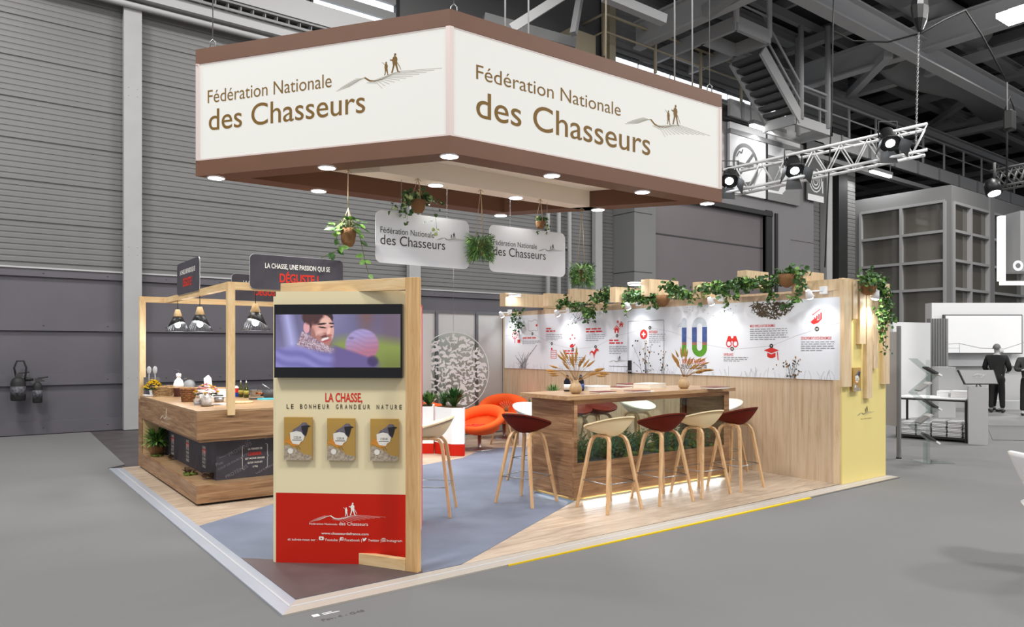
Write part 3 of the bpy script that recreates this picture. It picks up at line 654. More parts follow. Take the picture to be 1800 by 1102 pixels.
for i, (u, v) in enumerate(((888, 50), (929, 62))): cable([pd(u, v + 6, 9.6), pd(u, v - 120, 9.6)], .011, 'g7', ['left', 'right'][i] + ' of two straight steel rods behind the lit box roof', 'hanging_rod', 'rod', 'steel rods behind the lit box')
for i, (u, v, m) in enumerate(((1065, 100, 'railm'), (1186, 150, 'g6'), (1217, 160, 'g6'))): cable([pd(u, v + 6, 9.6), pd(u, v - 200, 9.6)], .010, m, ['left', 'middle', 'right'][i] + ' thin rod rising behind the right face of the lit box', 'hanging_rod', 'rod', 'thin rods behind the lit box')
# second truss at the right edge
p, q = pd(1752, 332, 15), pd(1860, 312, 14)
t = thing('dark_truss', 'short dark lattice truss end at the right edge', 'truss', p)
b = MB(); d = (q - p).normalized(); sd = d.cross(UP).normalized()
for o_ in (sd * .2, -sd * .2, UP * .35 + sd * .2, UP * .35 - sd * .2): b.tube([p + o_, q + o_], .025, 6)
for i in range(8):
    a0, a1 = p.lerp(q, i / 8), p.lerp(q, (i + 1) / 8)
    for s2 in (1, -1): b.tube([a0 + sd * .2 * s2, a1 + sd * .2 * s2 + UP * .35], .012, 5); b.tube([a0 + sd * .2 * s2 + UP * .35, a1 - sd * .2 * s2], .012, 5)
b.build('lattice', M['g4'], t)
c = pd(1748, 340, 14.6); t = thing('stage_spotlight', 'lit spotlight on the dark truss at the right edge', 'spotlight', c)
MB().tube([c + UP * .2, c + UP * .62], .03, 8).build('clamp', M['g3'], t)
MB().lathe([(.1, -.3), (.15, -.25), (.15, 0), (.12, 0)], c, 16, ax=(-FW * .4 - UP)).build('housing', M['black'], t); MB().lathe([(0, .0), (.11, .0), (.11, .01), (0, .01)], c, 16, ax=(-FW * .4 - UP)).build('lens', M['lamp'], t)

# ================================================================ STAND FLOOR
PX0, PY0, PY1 = 1.467, 4.165, 10.58
def slab(name, poly, z0, z1, m, label, cat): return tag(MB().prism(poly, z0, z1).build(name, m), label, cat)
ix, iy = 1.62, 4.37
A1 = fl(352, 928); A2 = fl(484, 893); B1 = fl(811, 995); B2 = fl(975, 893)     # boundaries of the grey-blue wedge
T1 = fl(485, 992); 
slab('plank_floor', [(ix, iy), (8.98, iy), (8.98, 10.85), (2.2, 10.85), (2.2, PY1), (ix, PY1)], .0, .010, M['floorwood'], 'pale oak plank vinyl floor of the stand', 'floor covering')
k1 = Vector((ix, A1.y, 0)); k1.y = fl(355, 926).y
slab('vinyl_floor', [(ix, k1.y), (ix, iy), (B1.x, iy), (5.15, 5.62), (7.3, 6.6), (7.3, 8.9), (6.4, 9.2), (5.6, 8.6), (3.4, 8.0), (2.7, 7.35)], .010, .013, M['blue_carpet'], 'blue grey vinyl wedge laid across the stand from corner to lounge', 'floor covering')
e1 = fl(420, 985); e2 = fl(820, 985)
slab('vinyl_wedge', [(ix, fl(428, 983).y), (ix, iy), (fl(745, 1010).x, iy), (2.62, 4.62), (1.80, 5.28)], .013, .015, M['tri'], 'dark brown grey vinyl triangle in the front corner of the stand', 'floor covering')
t = thing('edge_strip', 'ivory ramped edging strip framing the two open sides of the stand floor', 'edging', (PX0, PY0, 0))
b = MB().prism([(PX0, PY0), (ix, iy), (ix, PY1 - .05), (PX0, PY1 + .02)], 0, .011); b.build('left_run', M['edge2'], t)
b = MB().prism([(PX0, PY0), (8.98, PY0 + .02), (8.98, iy - .03), (ix, iy)], 0, .011); b.build('front_run', M['edge'], t)
MB().prism([(1.545, 4.275), (1.56, 4.30), (1.56, PY1 - .1), (1.545, PY1 - .1)], .011, .0135).build('seam', M['seamp'], t)
MB().prism([(1.545, 4.262), (8.98, 4.262), (8.98, 4.275), (1.56, 4.277)], .011, .0135).build('seam', M['seamp'], t)
MB().prism([(3.1, PY0 - .006), (7.0, PY0 - .022), (7.0, PY0 + .006), (3.1, PY0 + .002)], 0, .0115).build('yellow_tape', M['yline'], t)

# ================================================================ HANGING LIT BOX
ZB = 3.482
cF = Vector((3.80, 6.067, 0)); cL = Vector((2.049, 8.61, 0)); cR = Vector((7.966, 5.983, 0)); cB = cL + cR - cF
box = thing('lit_hanging_box', 'huge brown edged box with lit white faces hanging over the stand', 'hanging sign', (cF.x, cF.y, ZB))
H1, H2, H3 = .172, 1.252, 1.418
cor = [cF, cR, cB, cL]
def inset(c, w):
    n = len(c); out = []
    cen = sum(c, Vector()) / n
    for i in range(n):
        p0, p, p1 = c[i - 1], c[i], c[(i + 1) % n]
        d0 = (p - p0).normalized(); d1 = (p1 - p).normalized()
        n0 = Vector((-d0.y, d0.x, 0)); n1 = Vector((-d1.y, d1.x, 0))
        a = p0 + n0 * w; bb = p + n1 * w
        den = d0.x * d1.y - d0.y * d1.x; tt = ((bb.x - a.x) * d1.y - (bb.y - a.y) * d1.x) / den
        out.append(a + d0 * tt)
    return out
inn = inset(cor, .25)
def ring_walls(b, o_, i_, z0, z1):
    n = 4
    for k in range(n):
        q = (k + 1) % n
        b.add([o_[k] + UP * z0, o_[q] + UP * z0, i_[q] + UP * z0, i_[k] + UP * z0, o_[k] + UP * z1, o_[q] + UP * z1, i_[q] + UP * z1, i_[k] + UP * z1], [(0, 3, 2, 1), (4, 5, 6, 7), (0, 1, 5, 4), (2, 3, 7, 6)])
b = MB(); ring_walls(b, cor, inn, ZB, ZB + H1); ring_walls(b, inn, inset(cor, .27), ZB, ZB + .215)
b.build('lower_band', M['brown'], box)
b = MB(); ring_walls(b, cor, inset(cor, .2), ZB + H2, ZB + H3); b.build('upper_band', M['brown'], box)
i3 = inset(cor, .012); i4 = inset(cor, .2)
faces = []
for k in range(4):
    q = (k + 1) % 4; d = (i3[q] - i3[k]).normalized()
    p0, p1 = i3[k] + d * .03, i3[q] - d * .03; n_ = Vector((-d.y, d.x, 0)) * .05
    bb = MB(); z0, z1 = ZB + H1 + .018, ZB + H2 - .012
    bb.add([p0 + UP * z0, p1 + UP * z0, p1 + UP * z1, p0 + UP * z1, p0 + n_ + UP * z0, p1 + n_ + UP * z0, p1 + n_ + UP * z1, p0 + n_ + UP * z1], [(0, 1, 2, 3), (5, 4, 7, 6), (0, 4, 5, 1), (3, 2, 6, 7), (0, 3, 7, 4), (1, 5, 6, 2)])
    faces.append(bb.build('lit_face', M['lightface'], box))
    fr = MB(); w = .03
    fr.bar(cor[k] + UP * (ZB + H1 + .009) + n_ * .3, cor[q] + UP * (ZB + H1 + .009) + n_ * .3, .02, .018); fr.bar(cor[k] + UP * (ZB + H2 - .006) + n_ * .3, cor[q] + UP * (ZB + H2 - .006) + n_ * .3, .02, .012)
    fr.build('face_frame', M['alu_w'], box)
    c = cor[k]; dp = (cor[k - 1] - c).normalized() * .045; dn = (cor[q] - c).normalized() * .045
    MB().prism3([c + UP * (ZB + H1), c + dn + UP * (ZB + H1), c + dn + dp + UP * (ZB + H1), c + dp + UP * (ZB + H1)], UP * (H2 - H1)).build('corner_profile', M['alu_w'], box)
# cream ceiling and central beam with lights
ci = inset(cor, .27); b = MB(); b.prism3([p + UP * (ZB + .215) for p in ci], UP * .03); b.build('inner_ceiling', M['cream_in'], box)
bm = [Vector((3.78, 7.10, 0)), Vector((7.13, 7.255, 0)), Vector((6.97, 7.46, 0)), Vector((3.46, 7.36, 0))]
bm = [Vector((3.60, 7.18, 0)), Vector((7.02, 7.25, 0)), Vector((6.92, 7.47, 0)), Vector((3.36, 7.47, 0))]
MB().prism3([p + UP * ZB for p in bm], UP * .214).build('inner_beam', M['cream_in'], box)
k_ = ZB
spots = [(380, 312), (575, 294), (790, 274), (970, 308), (1129, 337), (1243, 357), (560, 335), (880, 378), (768, 324), (910, 346), (1051, 368)]
for i, (u, v) in enumerate(spots):
    c = fl(u, v, ZB); 
    if i in (8, 9): c.y = 7.36
    MB().lathe([(.098, -.001), (.098, -.010), (.086, -.012), (.086, -.002)], (c.x, c.y, ZB), 20, cap=False).build('downlight_rim', M['white'], box)
    MB().lathe([(.086, -.011), (.0, -.0125)], (c.x, c.y, ZB), 20).build('downlight', M['lamp'], box)
    l = bpy.data.lights.new('downlight_beam', 'SPOT'); l.energy = 98; l.spot_size = math.radians(115); l.spot_blend = .9; l.shadow_soft_size = .06; l.color = (1, .97, .93)
    lo = bpy.data.objects.new('downlight_beam', l); COL.objects.link(lo); lo.location = (c.x, c.y, ZB - .03)
# lettering on the two near faces
def mid_face(p, q):
    d = (q - p).normalized(); n_ = Vector((d.y, -d.x, 0)); return Sheet(p - n_ * .0120 + UP * (ZB + H1), d)
def put(u, v, p, q):  # pixel -> coordinates on the face from p to q
    n_ = Vector((q.y - p.y, -(q.x - p.x), 0)); r = ray(u, v); s_ = (p - Vector((0, 0, 0))).dot(n_) / r.dot(n_); P_ = CP + r * s_
    return (P_ - p).dot((q - p).normalized()), P_.z - ZB - H1
for (p, q, tx) in ((cL, cF, [(364, 181, 582, 153, .085), (366, 229, 641, 201, .0)]), (cF, cR, [(838, 138, 1092, 201, .0), (838, 205, 1144, 272, .0)])):
    s_ = mid_face(p, q)
    u0, v0 = put(tx[0][0], tx[0][1], p, q); u1, _ = put(tx[0][2], tx[0][3], p, q)
    hh_ = {0: (364, 158), 1: (838, 112)}[0 if p == cL else 1]; hc = put(hh_[0], hh_[1], p, q)[1] - v0
    s_.text('gold', 'Fédération Nationale', u0, v0, hc, u1 - u0, 0, off=.003)
    u0, v0 = put(tx[1][0], tx[1][1], p, q); u1, _ = put(tx[1][2], tx[1][3], p, q)
    hh_ = (445, 182) if p == cL else (948, 183); vb = (445, 221) if p == cL else (948, 228); hc = put(*hh_, p, q)[1] - put(*vb, p, q)[1]
    s_.text('gold', 'des Chasseurs', u0, v0, hc, u1 - u0, .004, off=.003)
    (ea, eb) = ((590, 151), (776, 135)) if p == cL else ((1100, 204), (1249, 252))
    a_, b_ = put(*ea, p, q), put(*eb, p, q); emblem(s_, (a_[0] + b_[0]) / 2, (a_[1] + b_[1]) / 2 + .06, b_[0] - a_[0], 'goldfig', 'linegrey', off=.003)
    s_.build(faces[3] if p == cL else faces[0], {'gold': 'lettering', 'goldfig': 'emblem', 'linegrey': 'emblem_hills'})
for i, (c, lb) in enumerate(((cL, 'over the left corner'), (cF, 'over the front corner'), (cR, 'over the right corner'))):
    dd = (cor[(cor.index(c) + 2) % 4] - c).normalized() * .18; c = c + dd + UP * (ZB + H3)
    t = thing('suspension_wire', 'thin steel wire and shackle holding the lit box ' + lb, 'wire', c, 0, 'wires holding the lit box')
    MB().tube([c + UP * .12, c + UP * 6], .006, 5).build('wire', M['g5'], t); MB().tube([c + RT * .03, c + RT * .03 + UP * .1, c + UP * .13, c - RT * .03 + UP * .1, c - RT * .03], .007, 6).build('shackle', M['steel'], t)

# ---------------------------------------------------------------- white signs hanging from the inner beam
SY = 7.36
def hang_sign(u0, u1, v0, v1, lab):
    p, q = py(u0, v0, SY), py(u1, v0 + (u1 - u0) * .128, SY); zt = (p.z + q.z) / 2; zb = py(u0, v1, SY).z; w = q.x - p.x; h = zt - zb
    t = thing('hanging_sign', lab, 'sign', ((p.x + q.x) / 2, SY, zb), 0, 'white signs hanging under the lit box')
    b = MB(); rr = [(p.x + a, zb + c) for a, c in rrect(0, 0, w, h, .075)]
    b.prism3([(a, SY - .006, c) for a, c in rr], (0, .012, 0)); brd = b.build('board', M['white'], t)
    for f in (.26, .75):
        z0, z1 = zt, ZB; n = int((z1 - z0) / .028); b = MB()
        for i in range(n): c = Vector((p.x + w * f, SY, z0 + (i + .5) * (z1 - z0) / n)); e = Vector((.006, 0, 0)) if i % 2 else Vector((0, .006, 0)); b.tube([c - UP * .018, c + e, c + UP * .018, c - e, c - UP * .018], .0018, 4, cap=False)
        b.build('chain', M['steel'], t)['kind'] = 'stuff'
    s_ = Sheet((p.x, SY - .007, zb), (1, 0, 0))
    s_.text('text_dark', 'Fédération Nationale', w * .045, h * .575, h * .115, w * .56); s_.text('text_dark', 'des Chasseurs', w * .045, h * .355, h * .19, w * .68, 0)
    emblem(s_, w * .80, h * .59, w * .36, 'text_dark', 'linegrey'); s_.build(brd, {'text_dark': 'lettering', 'linegrey': 'emblem_hills'})
hang_sign(660, 824, 368, 461, 'white rounded sign on chains, the left one, partly behind an ivy pot')
hang_sign(860, 993, 394, 477, 'white rounded sign on chains, the right one, with a small pot over its corner')

# ---------------------------------------------------------------- hanging plants on jute ropes
def hanging(u, vr, vt, vb, kind, lab, seed, two=True, Y=7.30):
    """u, vr: rope top; vt, vb: rows of the pot rim and foot"""
    rnd = random.Random(seed); top = py(u, vr, Y); top.z = ZB; rim = py(u, vt, Y); foot = py(u, vb, Y); rim.x = foot.x = top.x
    t = thing('hanging_plant', lab, 'plant', (top.x, Y, foot.z), 0, 'potted plants hanging on jute ropes')
    r = {'pothos': .085, 'ivy': .085, 'fern': .07, 'small': .06}[kind]; hgt = rim.z - foot.z
    b = MB().lathe([(r * .55, 0), (r * .85, hgt * .25), (r, hgt * .7), (r * 1.02, hgt), (r * .9, hgt), (r * .8, hgt * .6), (0, hgt * .6)], (top.x, Y, foot.z), 20); b.build('pot', M['terra'], t)
    b = MB()
    for a in (0.3, 2.4, 4.5):
        e = Vector((top.x + r * math.cos(a), Y + r * math.sin(a), rim.z)); m_ = top + UP * -.0 if two else Vector((top.x, Y, rim.z + .22)); b.tube([e, m_], .0035, 5)
    if not two: b.tube([(top.x, Y, rim.z + .22), top], .005, 5)
    for a in (0, PI): b.tube([top, top + Vector((.04 * math.cos(a), 0, -.03))], .004, 4)
    b.build('rope', M['rope'], t)
    L = MB(); st = MB(); c = Vector((top.x, Y, rim.z))
    if kind == 'pothos':
        for i in range(26):
            a = rnd.uniform(0, 2 * PI); rr = rnd.uniform(.03, .17); p = c + Vector((math.cos(a) * rr, math.sin(a) * rr, rnd.uniform(-.02, .13) - rr * .2))
            st.tube([c + UP * -.03, c.lerp(p, .5) + UP * .06, p], .003, 4); L.m = rnd.choice((0, 0, 1)); L.leaf(p, (math.cos(a), math.sin(a), rnd.uniform(-.8, .3)), (0, -.6, 1), rnd.uniform(.09, .13), rnd.uniform(.06, .09), .12)
        for sx, ln, cv in ((1, .62, .10), (-1, .34, -.12)):
            pth = [c, c + Vector((sx * .10, -.03, .02)), c + Vector((sx * .15, -.04, -ln * .35)), c + Vector((sx * (.15 + cv * .5), -.03, -ln * .65)), c + Vector((sx * (.17 + abs(cv) * 1.2), -.02, -ln))]
            st.tube(pth, .004, 5)
            for i in range(9): k = rnd.randrange(3) + 1; p = pth[k].lerp(pth[min(k + 1, 4)], rnd.random()); L.m = rnd.choice((0, 1)); L.leaf(p, (rnd.uniform(-1, 1), rnd.uniform(-1, .3), rnd.uniform(-1, .2)), (0, -1, .4), rnd.uniform(.07, .11), .06, .12)
        L.build('foliage', [M['leafA'], M['leafB']], t)
    elif kind in ('ivy', 'small'):
        k = 1 if kind == 'ivy' else .55
        for i in range(11 if k == 1 else 7):
            a = rnd.uniform(0, 2 * PI); e = rnd.uniform(.15, .3) * k; dz = rnd.uniform(.02, .34) * k
            pth = [c + UP * .0, c + Vector((math.cos(a) * e * .5, math.sin(a) * e * .5, .07 * k)), c + Vector((math.cos(a) * e, math.sin(a) * e * .8, -dz * .4)), c + Vector((math.cos(a) * e * 1.1, math.sin(a) * e * .8, -dz))]
            st.tube(pth, .002, 4); ivy(pth, 14 if k == 1 else 10, .018 * k, .04 * (k + .2), L, rnd=rnd)
        ivy([c + Vector((-.12 * k, 0, .03)), c + Vector((.12 * k, 0, .03))], 90 if k == 1 else 45, .045 * k, .04 * (k + .2), L, rnd=rnd)
        L.build('foliage', [M['leafA'], M['leafV']], t)
    else:
        for i in range(1200):
            a = rnd.uniform(0, 2 * PI); e = rnd.uniform(.05, .14); hz = rnd.uniform(-.22, .07); p = c + Vector((math.cos(a) * e, math.sin(a) * e, hz * .9))
            q = p + Vector((math.cos(a) * rnd.uniform(.01, .07), math.sin(a) * rnd.uniform(.01, .07), rnd.uniform(-.08, .05))); L.m = rnd.choice((0, 0, 1)); L.leaf(p, q - p, (rnd.uniform(-1, 1), -1, .3), (q - p).length + .02, .009, .1)
        L.build('foliage', [M['leafA'], M['leafB']], t)
    if st.v: st.build('vine_stems', M['stem'], t)
hanging(612, 303, 402, 433, 'pothos', 'hanging jute pot with large heart shaped pothos leaves, leftmost of all', 1, two=False)
hanging(735, 323, 352, 374, 'ivy', 'hanging ivy pot in front of the left white sign', 2, Y=7.2)
hanging(845, 342, 425, 448, 'fern', 'bushy grass like hanging plant between the two white signs', 3, Y=7.25)
hanging(950, 357, 389, 402, 'small', 'tiny hanging ivy pot over the corner of the right white sign', 4, Y=7.25)
hanging(1023, 366, 474, 494, 'fern', 'bushy grass like hanging plant to the right of both white signs', 5, Y=7.35)

# ================================================================ BACK WALL OF THE STAND
WX = 7.95; WYF, WYN = 10.85, 4.33
cab = thing('storage_room', 'long pale oak walled storage room with printed board and yellow end', 'stand wall', (WX, WYN, 0))
MB().box(WX, WX + .05, WYN + .02, WYF, .01, 2.22).build('long_panel', M['wallwood'], cab)
MB().box(WX - .012, WX - .001, WYN - .003, 4.95, 2.2205, 2.352).box(WX, WX + .05, WYN + .042, 4.95, 2.221, 2.351).build('header_panel', M['batten'], cab)
MB().box(WX - .012, WX, WYN + .015, WYN + .10, .01, 2.2195).build('corner_stile', M['batten'], cab)
b = MB()
for y in (9.6, 8.35, 7.1, 5.85, 4.98): b.box(WX - .001, WX + .001, y, y + .004, .01, 1.19)
b.build('panel_joint', M['g6'], cab)
MB().box(8.92, 8.96, WYN + .02, WYF, .01, 2.33).build('rear_panel', M['wallwood'], cab)
MB().box(WX + .05, 8.92, WYF - .05, WYF, .01, 2.22).build('far_panel', M['wallwood'], cab)
M['bodyp'] = mat('grey_body_print', '8d9096', .6); M['pathp'] = mat('pale_path_print', 'b4b6b8', .6); M['grassp'] = mat('pale_grass_print', 'a9aaaa', .6); M['animp'] = mat('brown_animal_print', '4c4130', .6)
# printed white board
s_ = Sheet((WX - .014, 10.778, 1.195), (0, -1, 0)); BW, BH = 6.43, .95
board = MB().box(WX - .014, WX, 10.778 - BW, 10.778, 1.195, 2.145).build('printed_board', M['printw'], cab)
def wt(u, v):
    p = px(u, v, WX - .015); return 10.778 - p.y, p.z - 1.195
rnd = random.Random(5)
def block(u0, v0, u1, v1, rows, key='bodyp', hh=.0095, last=.7):
    a, c = wt(u0, v0); a2, c2 = wt(u1, v1)
    for r in range(rows):
        y = c + (c2 - c) * r / max(1, rows - 1); x = a; e = a2 if r < rows - 1 else a + (a2 - a) * last; e -= rnd.uniform(0, .06) * (a2 - a)
        while x < e: w = rnd.uniform(.03, .075); s_.rect(key, x, y - hh / 2, min(x + w, e), y + hh / 2); x += w + .012
heads = [('', 919, 942, 595, 918.5, 599.5, 951, 604, 3), ('', 960, 976, 583, 960, 588.6, 990, 597, 4), ('', 992, 1016, 622, 992, 628, 1030, 641, 5), ('', 1030, 1059, 584, 1030, 589, 1064, 598, 4),
         ('', 1071, 1095, 604, 1071, 609, 1103, 621.5, 5), ('SANTÉ PUBLIQUE', 1141, 1156, 585.5, 1141, 588, 1170, 601, 5), ('SURVEILLANCE', 1272, 1289, 625, 1272, 628, 1315, 635, 3),
         ('MIEUX VIVRE LA NATURE ENSEMBLE', 1318.5, 1362.5, 575.5, 1318.5, 579, 1386, 596, 6), ('DÉVELOPPEMENT SOCIO-ÉCONOMIQUE', 1408, 1461.6, 597, 1408, 601, 1468, 616, 5)]
for i, (t, u0, u1, v, a, c, d_, e, n) in enumerate(heads):
    x0, y0 = wt(u0, v); x1, _ = wt(u1, v)
    if t: s_.text('redp', t, x0, y0, .034, x1 - x0, .01)
    else:
        for k in range(1 if i == 0 else 2):
            x = x0
            while x < x1 - k * .1: w = rnd.uniform(.06, .14); s_.rect('redp', x, y0 + k * .042 - .002, min(x + w, x1), y0 + k * .042 + .020); x += w + .02
    block(a, c, d_, e, n)
nums = [(936, 586.6), (970, 604), (1007, 614), (1047, 609.6), (1084.8, 590), (1142.6, 576), None, (1287, 613), (1356, 608), (1436, 578)]
path = [(888, 590), (936, 586.6), (970, 604), (1007, 614), (1047, 609.6), (1084.8, 590), (1142.6, 576), (1180, 583), (1243, 606), (1287, 614), (1356, 608), (1400, 590), (1436, 578), (1478, 567)]
s_.line('pathp', [wt(*p) for p in path], .0035, .0012)
for i, p in enumerate(nums):
    if p is None: continue
    x, y = wt(*p); s_.disc('dark', x, y, .027, .0026); s_.text('text_white', str(i + 1), x, y - .012, .024, .016 if i < 9 else .028, .02, 'c', off=.0038)
# red pictograms
def at(u, v, k, pts, key='redp', off=.0024): 
    x, y = wt(u, v); s_.poly(key, [(x + a * k, y + b_ * k) for a, b_ in pts], off)
HAND = [(-.55, -.5), (-.3, -.6), (.3, -.45), (.9, .1), (.85, .2), (.4, -.05), (.1, -.08), (.3, .08), (.1, .2), (-.3, .1), (-.6, -.1), (-.75, -.3)]
x, y = wt(905, 593); s_.line('redp', [(x, y - .1), (x, y + .02)], .016)
for k in range(9): a = k * .7; s_.disc('redp', x + .075 * math.cos(a), y + .04 + .06 * math.sin(a), .014)
s_.rect('redp', x + .08, y - .10, x + .16, y - .04)
x, y = wt(937, 572); s_.line('g6', [(x - .13, y - .09), (x - .13, y + .09), (x - .04, y + .07), (x + .04, y + .1), (x + .13, y + .08), (x + .12, y - .1), (x + .03, y - .08), (x - .05, y - .1), (x - .13, y - .09)], .007); s_.disc('redp', x + .1, y, .022)
x, y = wt(973, 620); s_.line('redp', [(x - .07, y - .09), (x + .08, y - .09), (x + .08, y + .04), (x - .07, y + .04), (x - .07, y - .09)], .008)
for i in range(4):
    for j in range(3): s_.disc('redp', x - .045 + i * .034, y - .065 + j * .036, .010, n=8)
s_.disc('redp', x - .045, y + .065, .02)
at(1006, 606, .085, HAND)
for a, c in ((0, .14), (-.05, .08), (.06, .09)): x, y = wt(1006, 604); s_.disc('redp', x + a, y + c, .016, n=8)
at(1045, 621, .15, [(-.7, -.25), (-.72, .1), (-.4, .3), (-.1, .15), (.15, .45), (.4, .55), (.62, .4), (.6, .15), (.5, .3), (.3, .2), (.05, -.15), (-.05, -.6), (-.14, -.2), (-.3, .05), (-.55, .1)])
def house(u, v, k): at(u, v, k, [(-.6, -.6), (-.2, -.6), (-.2, -.1), (.2, -.1), (.2, -.6), (.6, -.6), (.6, .1), (0, .6), (-.6, .1)]); x, y = wt(u, v); s_.line('redp', [(x - .85 * k, y + .1 * k), (x, y + .9 * k), (x + .85 * k, y + .1 * k)], k * .18)
house(1084, 580, .075); house(1092, 571, .055); house(1086, 566, .03)
x, y = wt(1131.5, 587.6); s_.disc('redp', x, y, .072); s_.rect('text_white', x - .038, y - .012, x + .038, y + .012, .0034); s_.rect('text_white', x - .012, y - .038, x + .012, y + .038, .0038)
x, y = wt(1287, 600)
for sg in (-1, 1): s_.ring('redp', x + sg * .05, y - .03, .030, .044, ry=1.05, off=.003); s_.poly('redp', [(x + sg * .006, y + .0), (x + sg * .088, y + .0), (x + sg * .06, y + .07), (x + sg * .022, y + .07)][::sg]); 
s_.rect('redp', x - .02, y + .005, x + .02, y + .04)
at(1356, 621, .105, [(-1, .35), (0, .7), (1, .35), (0, .02)]); at(1356, 621, .105, [(-.55, .08), (0, -.12), (.55, .08), (.55, -.4), (.2, -.55), (-.2, -.55), (-.55, -.4)]); x, y = wt(1364, 620); s_.line('redp', [(x + .02, y + .01), (x + .03, y - .09)], .012)
at(1434, 562, .085, HAND); x, y = wt(1436, 556)
for i in range(4): s_.rect('redp', x - .035 + i * .026, y - .035, x - .017 + i * .026, y - .01 + i * .018)
s_.line('redp', [(x - .06, y + .015), (x + .045, y + .085)], .010)
# the big 10, filled with a small landscape
x0, yb = wt(1190, 626.5); x1, yt = wt(1243, 557)
hgt = yt - yb; one = x0 + (x1 - x0) * .17; wid = (x1 - x0)
lay = [('greenp', 0, .30), ('redbrownp', .30, .37), ('bluep', .37, .75), ('skyp', .75, 1.0)]
M['greenp'] = mat('meadow_print', '5b9a2c', .5, vary=.2, vscale=15); M['redbrownp'] = mat('earth_print', '9c6a5a', .5, vary=.2, vscale=20); M['bluep'] = mat('forest_blue_print', '465c96', .5, vary=.25, vscale=18); M['skyp'] = mat('cloud_print', 'c3cdd6', .5, vary=.1, vscale=12)
def clip_poly(poly, lo, hi):
    def cut(P_, lim, keep):
        out = []
        for i in range(len(P_)):
            a, c = P_[i], P_[(i + 1) % len(P_)]; ia, ic = keep(a[1], lim), keep(c[1], lim)
            if ia: out.append(a)
            if ia != ic: t = (lim - a[1]) / (c[1] - a[1]); out.append((a[0] + (c[0] - a[0]) * t, lim))
        return out
    poly = cut(poly, lo, lambda y, l: y >= l); return cut(poly, hi, lambda y, l: y <= l) if poly else []
digit1 = rrect(one, yb, one + wid * .155, yt, wid * .075)
flag = [(one, yt - hgt * .10), (one - wid * .12, yt - hgt * .17), (one - wid * .16, yt - hgt * .24), (one - wid * .02, yt - hgt * .24), (one + .02, yt - hgt * .2)]
zx0 = x0 + wid * .51; zx1 = x1; n = 40; cxz = (zx0 + zx1) / 2; rx = (zx1 - zx0) / 2
def sup(rx_, ry_, i, cy): a = 2 * PI * i / n; c, s2 = math.cos(a), math.sin(a); return (cxz + rx_ * math.copysign(abs(c) ** .75, c), cy + (ry_ * s2 if abs(s2) < 2 else 0))
def stad(r, lo, hi):
    out = []
    for i in range(n):
        a = 2 * PI * i / n; out.append((cxz + r * math.cos(a), (hi - r if math.sin(a) >= 0 else lo + r) + r * math.sin(a)))
    return out
so = stad(rx, yb, yt); si = stad(rx * .36, yb + rx * .64, yt - rx * .64)
for key, a, c in lay:
    lo, hi = yb + a * hgt, yb + c * hgt
    for P_ in [digit1] + [[so[i], so[(i + 1) % n], si[(i + 1) % n], si[i]] for i in range(n)]:
        q = clip_poly(P_, lo, hi)
        if len(q) > 2: s_.poly(key, q)
s_.poly('skyp', flag)
a, c = wt(1200, 638.5); a2, _ = wt(1240, 638); s_.text('redlet', 'BONNES RAISONS', a, c, .062, a2 - a, .01)
a, c = wt(1197, 648); a2, _ = wt(1243, 648); s_.text('dark', 'DE NOUS SOLLICITER', a, c, .06, a2 - a, .01)
x, y = wt(1087, 634); emblem(s_, x, y, .42, 'dark', 'linegrey'); s_.rect('g5', x - .2, y - .09, x + .2, y - .08)
# drawn plants
def blade(x, y, h, lean, w=.006, key='dark'): s_.line(key, [(x, y), (x + lean * .3, y + h * .5), (x + lean, y + h)], w)
for i in range(150): x = rnd.uniform(.1, BW - .05); blade(x, .003, rnd.uniform(.03, .13), rnd.uniform(-.05, .05), .003, 'grassp')
xg, _ = wt(919, 640)
for i in range(26): blade(xg + rnd.uniform(-.1, .1), .003, rnd.uniform(.1, .3), rnd.uniform(-.2, .2), .005, 'g4')
blade(xg + .05, .003, .42, .35, .008, 'g4')
for (uc, n, hm, wd) in ((1135, 46, .5, .28), (1163, 16, .33, .12), (1393, 40, .24, .28)):
    xc, _ = wt(uc, 650)
    for i in range(n):
        hx = xc + rnd.gauss(0, wd * .35); hy = rnd.uniform(.02, hm); r = rnd.uniform(.008, .02); a = rnd.uniform(0, 6)
        s_.poly('dark' if i % 3 else 'dry', [(hx, hy), (hx + r * 1.6 * math.cos(a), hy + r * 1.6 * math.sin(a)), (hx + r * 2.2 * math.cos(a + .5), hy + r * 2.2 * math.sin(a + .5)), (hx + r * 1.4 * math.cos(a + 1), hy + r * 1.4 * math.sin(a + 1))])
        if i % 4 == 0: blade(xc + (hx - xc) * .3, .003, hy, (hx - xc) * .6, .004)
for i in range(26): x, y = wt(rnd.uniform(1196, 1300), rnd.uniform(536, 556)); y = min(y, BH - .02); s_.poly('g4', [(x, y), (x + .025, y + .01), (x + .01, y - .003), (x + .03, y - .012)])
x0b, _ = wt(1046, 560)
for k in range(5):
    a = x0b - .1 * k; s_.line('g4', [(a, BH - .003), (a - .12, BH - .06 - .02 * k), (a - .3, BH - .12 - .03 * k)], .006)
    for i in range(9): hx = a - rnd.uniform(.02, .3); hy = BH - rnd.uniform(.03, .2); s_.disc('g4', hx, hy, rnd.uniform(.006, .014), n=6)
xa, _ = wt(1357, 530); xr_, _ = wt(1396, 530)
herd(s_, 'animp', xa, BH - .0, abs(xr_ - xa) * 1.0, 330, .075, clip=lambda u, v: v < BH - .025, seed=8, ry=.72, gap=.46)
